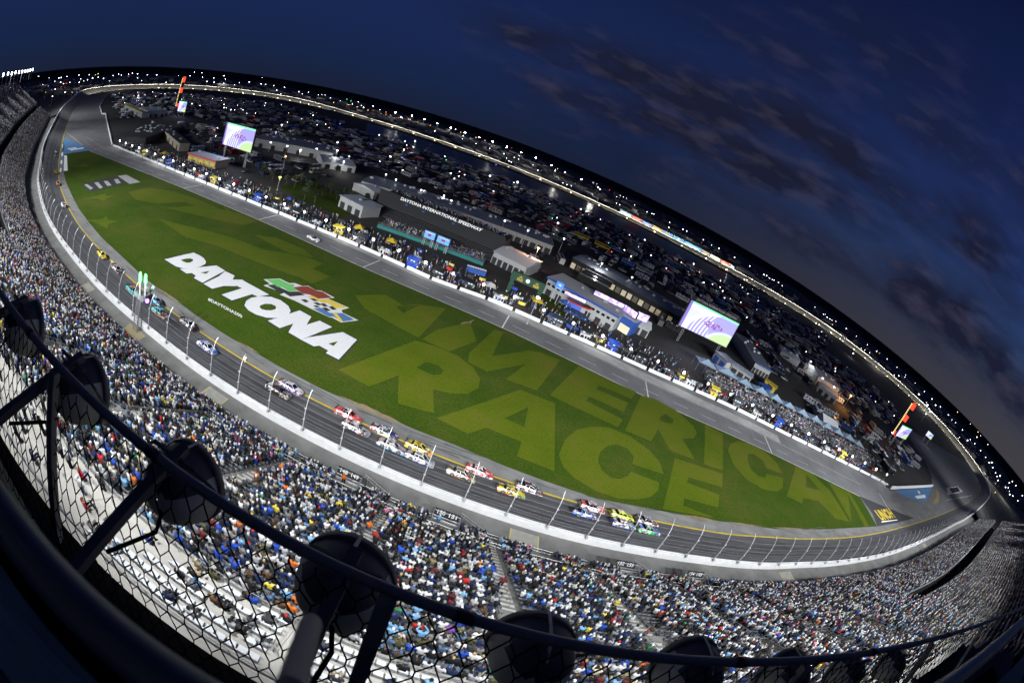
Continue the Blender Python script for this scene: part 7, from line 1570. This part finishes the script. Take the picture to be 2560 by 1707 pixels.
def ramp(fac, stops):
    r = N_.new('ShaderNodeValToRGB'); e = r.color_ramp.elements
    while len(e) < len(stops): e.new(.5)
    for x, (p, c) in zip(e, stops): x.position = p; x.color = (*c, 1)
    nt.links.new(fac, r.inputs[0]); return r.outputs[0]
def mixc(f, a, b, mode='MIX'):
    m = N_.new('ShaderNodeMix'); m.data_type = 'RGBA'; m.blend_type = mode
    for i, v in ((0, f), (6, a), (7, b)):
        if isinstance(v, (int, float)): m.inputs[i].default_value = v
        elif isinstance(v, tuple): m.inputs[i].default_value = (*v, 1)
        else: nt.links.new(v, m.inputs[i])
    return m.outputs[2]
ef = mth('DIVIDE', el, 60., clamp=True)
left = ramp(ef, [(0, (.010, .016, .040)), (.06, (.0085, .0185, .062)), (.2, (.0095, .0215, .088)), (.45, (.0065, .0135, .058)), (1, (.0022, .004, .016))])
right = ramp(ef, [(0, (.052, .049, .058)), (.07, (.040, .045, .066)), (.16, (.024, .05, .132)), (.3, (.0155, .035, .138)), (.55, (.007, .015, .075)), (1, (.0022, .004, .016))])
azf = mth('DIVIDE', mth('SUBTRACT', az, 5.), 62., clamp=True)
base = mixc(azf, left, right)
# clouds: soft streaks in bands near the horizon, broken up by noise
mp = N_.new('ShaderNodeMapping'); mp.inputs['Scale'].default_value = (4.2, 4.2, 13); nt.links.new(nrm.outputs[0], mp.inputs[0])
nz = N_.new('ShaderNodeTexNoise'); nz.inputs['Scale'].default_value = 1.25; nz.inputs['Detail'].default_value = 9; nz.inputs['Roughness'].default_value = .6; nt.links.new(mp.outputs[0], nz.inputs['Vector'])
nz2 = N_.new('ShaderNodeTexNoise'); nz2.inputs['Scale'].default_value = 2.6; nz2.inputs['Detail'].default_value = 4; nt.links.new(mp.outputs[0], nz2.inputs['Vector'])
azw = mth('ADD', az, mth('MULTIPLY', mth('SUBTRACT', nz2.outputs['Fac'], .5), 14.)); elw = mth('ADD', el, mth('MULTIPLY', mth('SUBTRACT', nz.outputs['Fac'], .5), 6.))
tot = None
for a0, e0, wa, we, st in ((-10,13.3,8,1.5,.8),(2,14,8,2.0,1),(12,14.8,8,2.4,1),(21,17.5,6,2.4,1),(29,17.2,6,2.4,.9),(37,16,6,2,.7),(-1,7.8,7,1.4,.8),(9,9.4,8,1.8,1),(19,10.5,8,2.2,1),(28,11.6,7,2,.8),(46,7.5,4,2.2,1.1),(52,7.6,4,2.6,1.1),(58,7,4,2,1),(65,6,4,1.4,.9),(49,17.5,5,2.6,.9),(55,13,4,2,.5),(42,26,8,2.6,.55),(20,25,8,2.4,.5),(60,26,7,3,.6),(8,4,12,1.2,.5),(30,5,9,1.3,.6),(33,33,12,3,.4)):
    u = mth('DIVIDE', mth('SUBTRACT', azw, float(a0)), wa*1.5); v = mth('DIVIDE', mth('SUBTRACT', elw, float(e0)), we*1.6)
    g_ = mth('MULTIPLY', mth('EXPONENT', mth('MULTIPLY', mth('ADD', mth('MULTIPLY', u, u), mth('MULTIPLY', v, v)), -1.)), float(st))
    tot = g_ if tot is None else mth('MAXIMUM', tot, g_)
den = mth('MULTIPLY', mth('MULTIPLY', tot, mth('ADD', mth('MULTIPLY', nz.outputs['Fac'], 1.7), .05)), 1.2, clamp=True)
hl = mth('MULTIPLY', mth('SUBTRACT', nz2.outputs['Fac'], .5), 3.0, clamp=True)
ccol = mixc(hl, (.0105, .0122, .030), (.046, .042, .074))
out = mixc(den, base, ccol)
out = mixc(.03, out, sky.outputs[0], 'ADD')
nt.links.new(out, bg.inputs['Color']); bg.inputs['Strength'].default_value = 1.0
sc = bpy.context.scene; sc.view_settings.view_transform = 'Standard'; sc.view_settings.look = 'None'; sc.view_settings.exposure = 0; sc.view_settings.gamma = 1; sc.view_settings.use_curve_mapping = False
sc.render.engine = 'CYCLES'; cy = sc.cycles; cy.use_denoising = True; cy.max_bounces = 5; cy.diffuse_bounces = 4; cy.glossy_bounces = 3; cy.sample_clamp_indirect = .7; cy.sample_clamp_direct = 0; cy.use_light_tree = True; cy.caustics_reflective = False; cy.caustics_refractive = False
cy.use_adaptive_sampling = True; cy.adaptive_threshold = 0.01
try: cy.denoising_input_passes = 'RGB_ALBEDO_NORMAL'; cy.denoising_prefilter = 'ACCURATE'
except Exception: pass
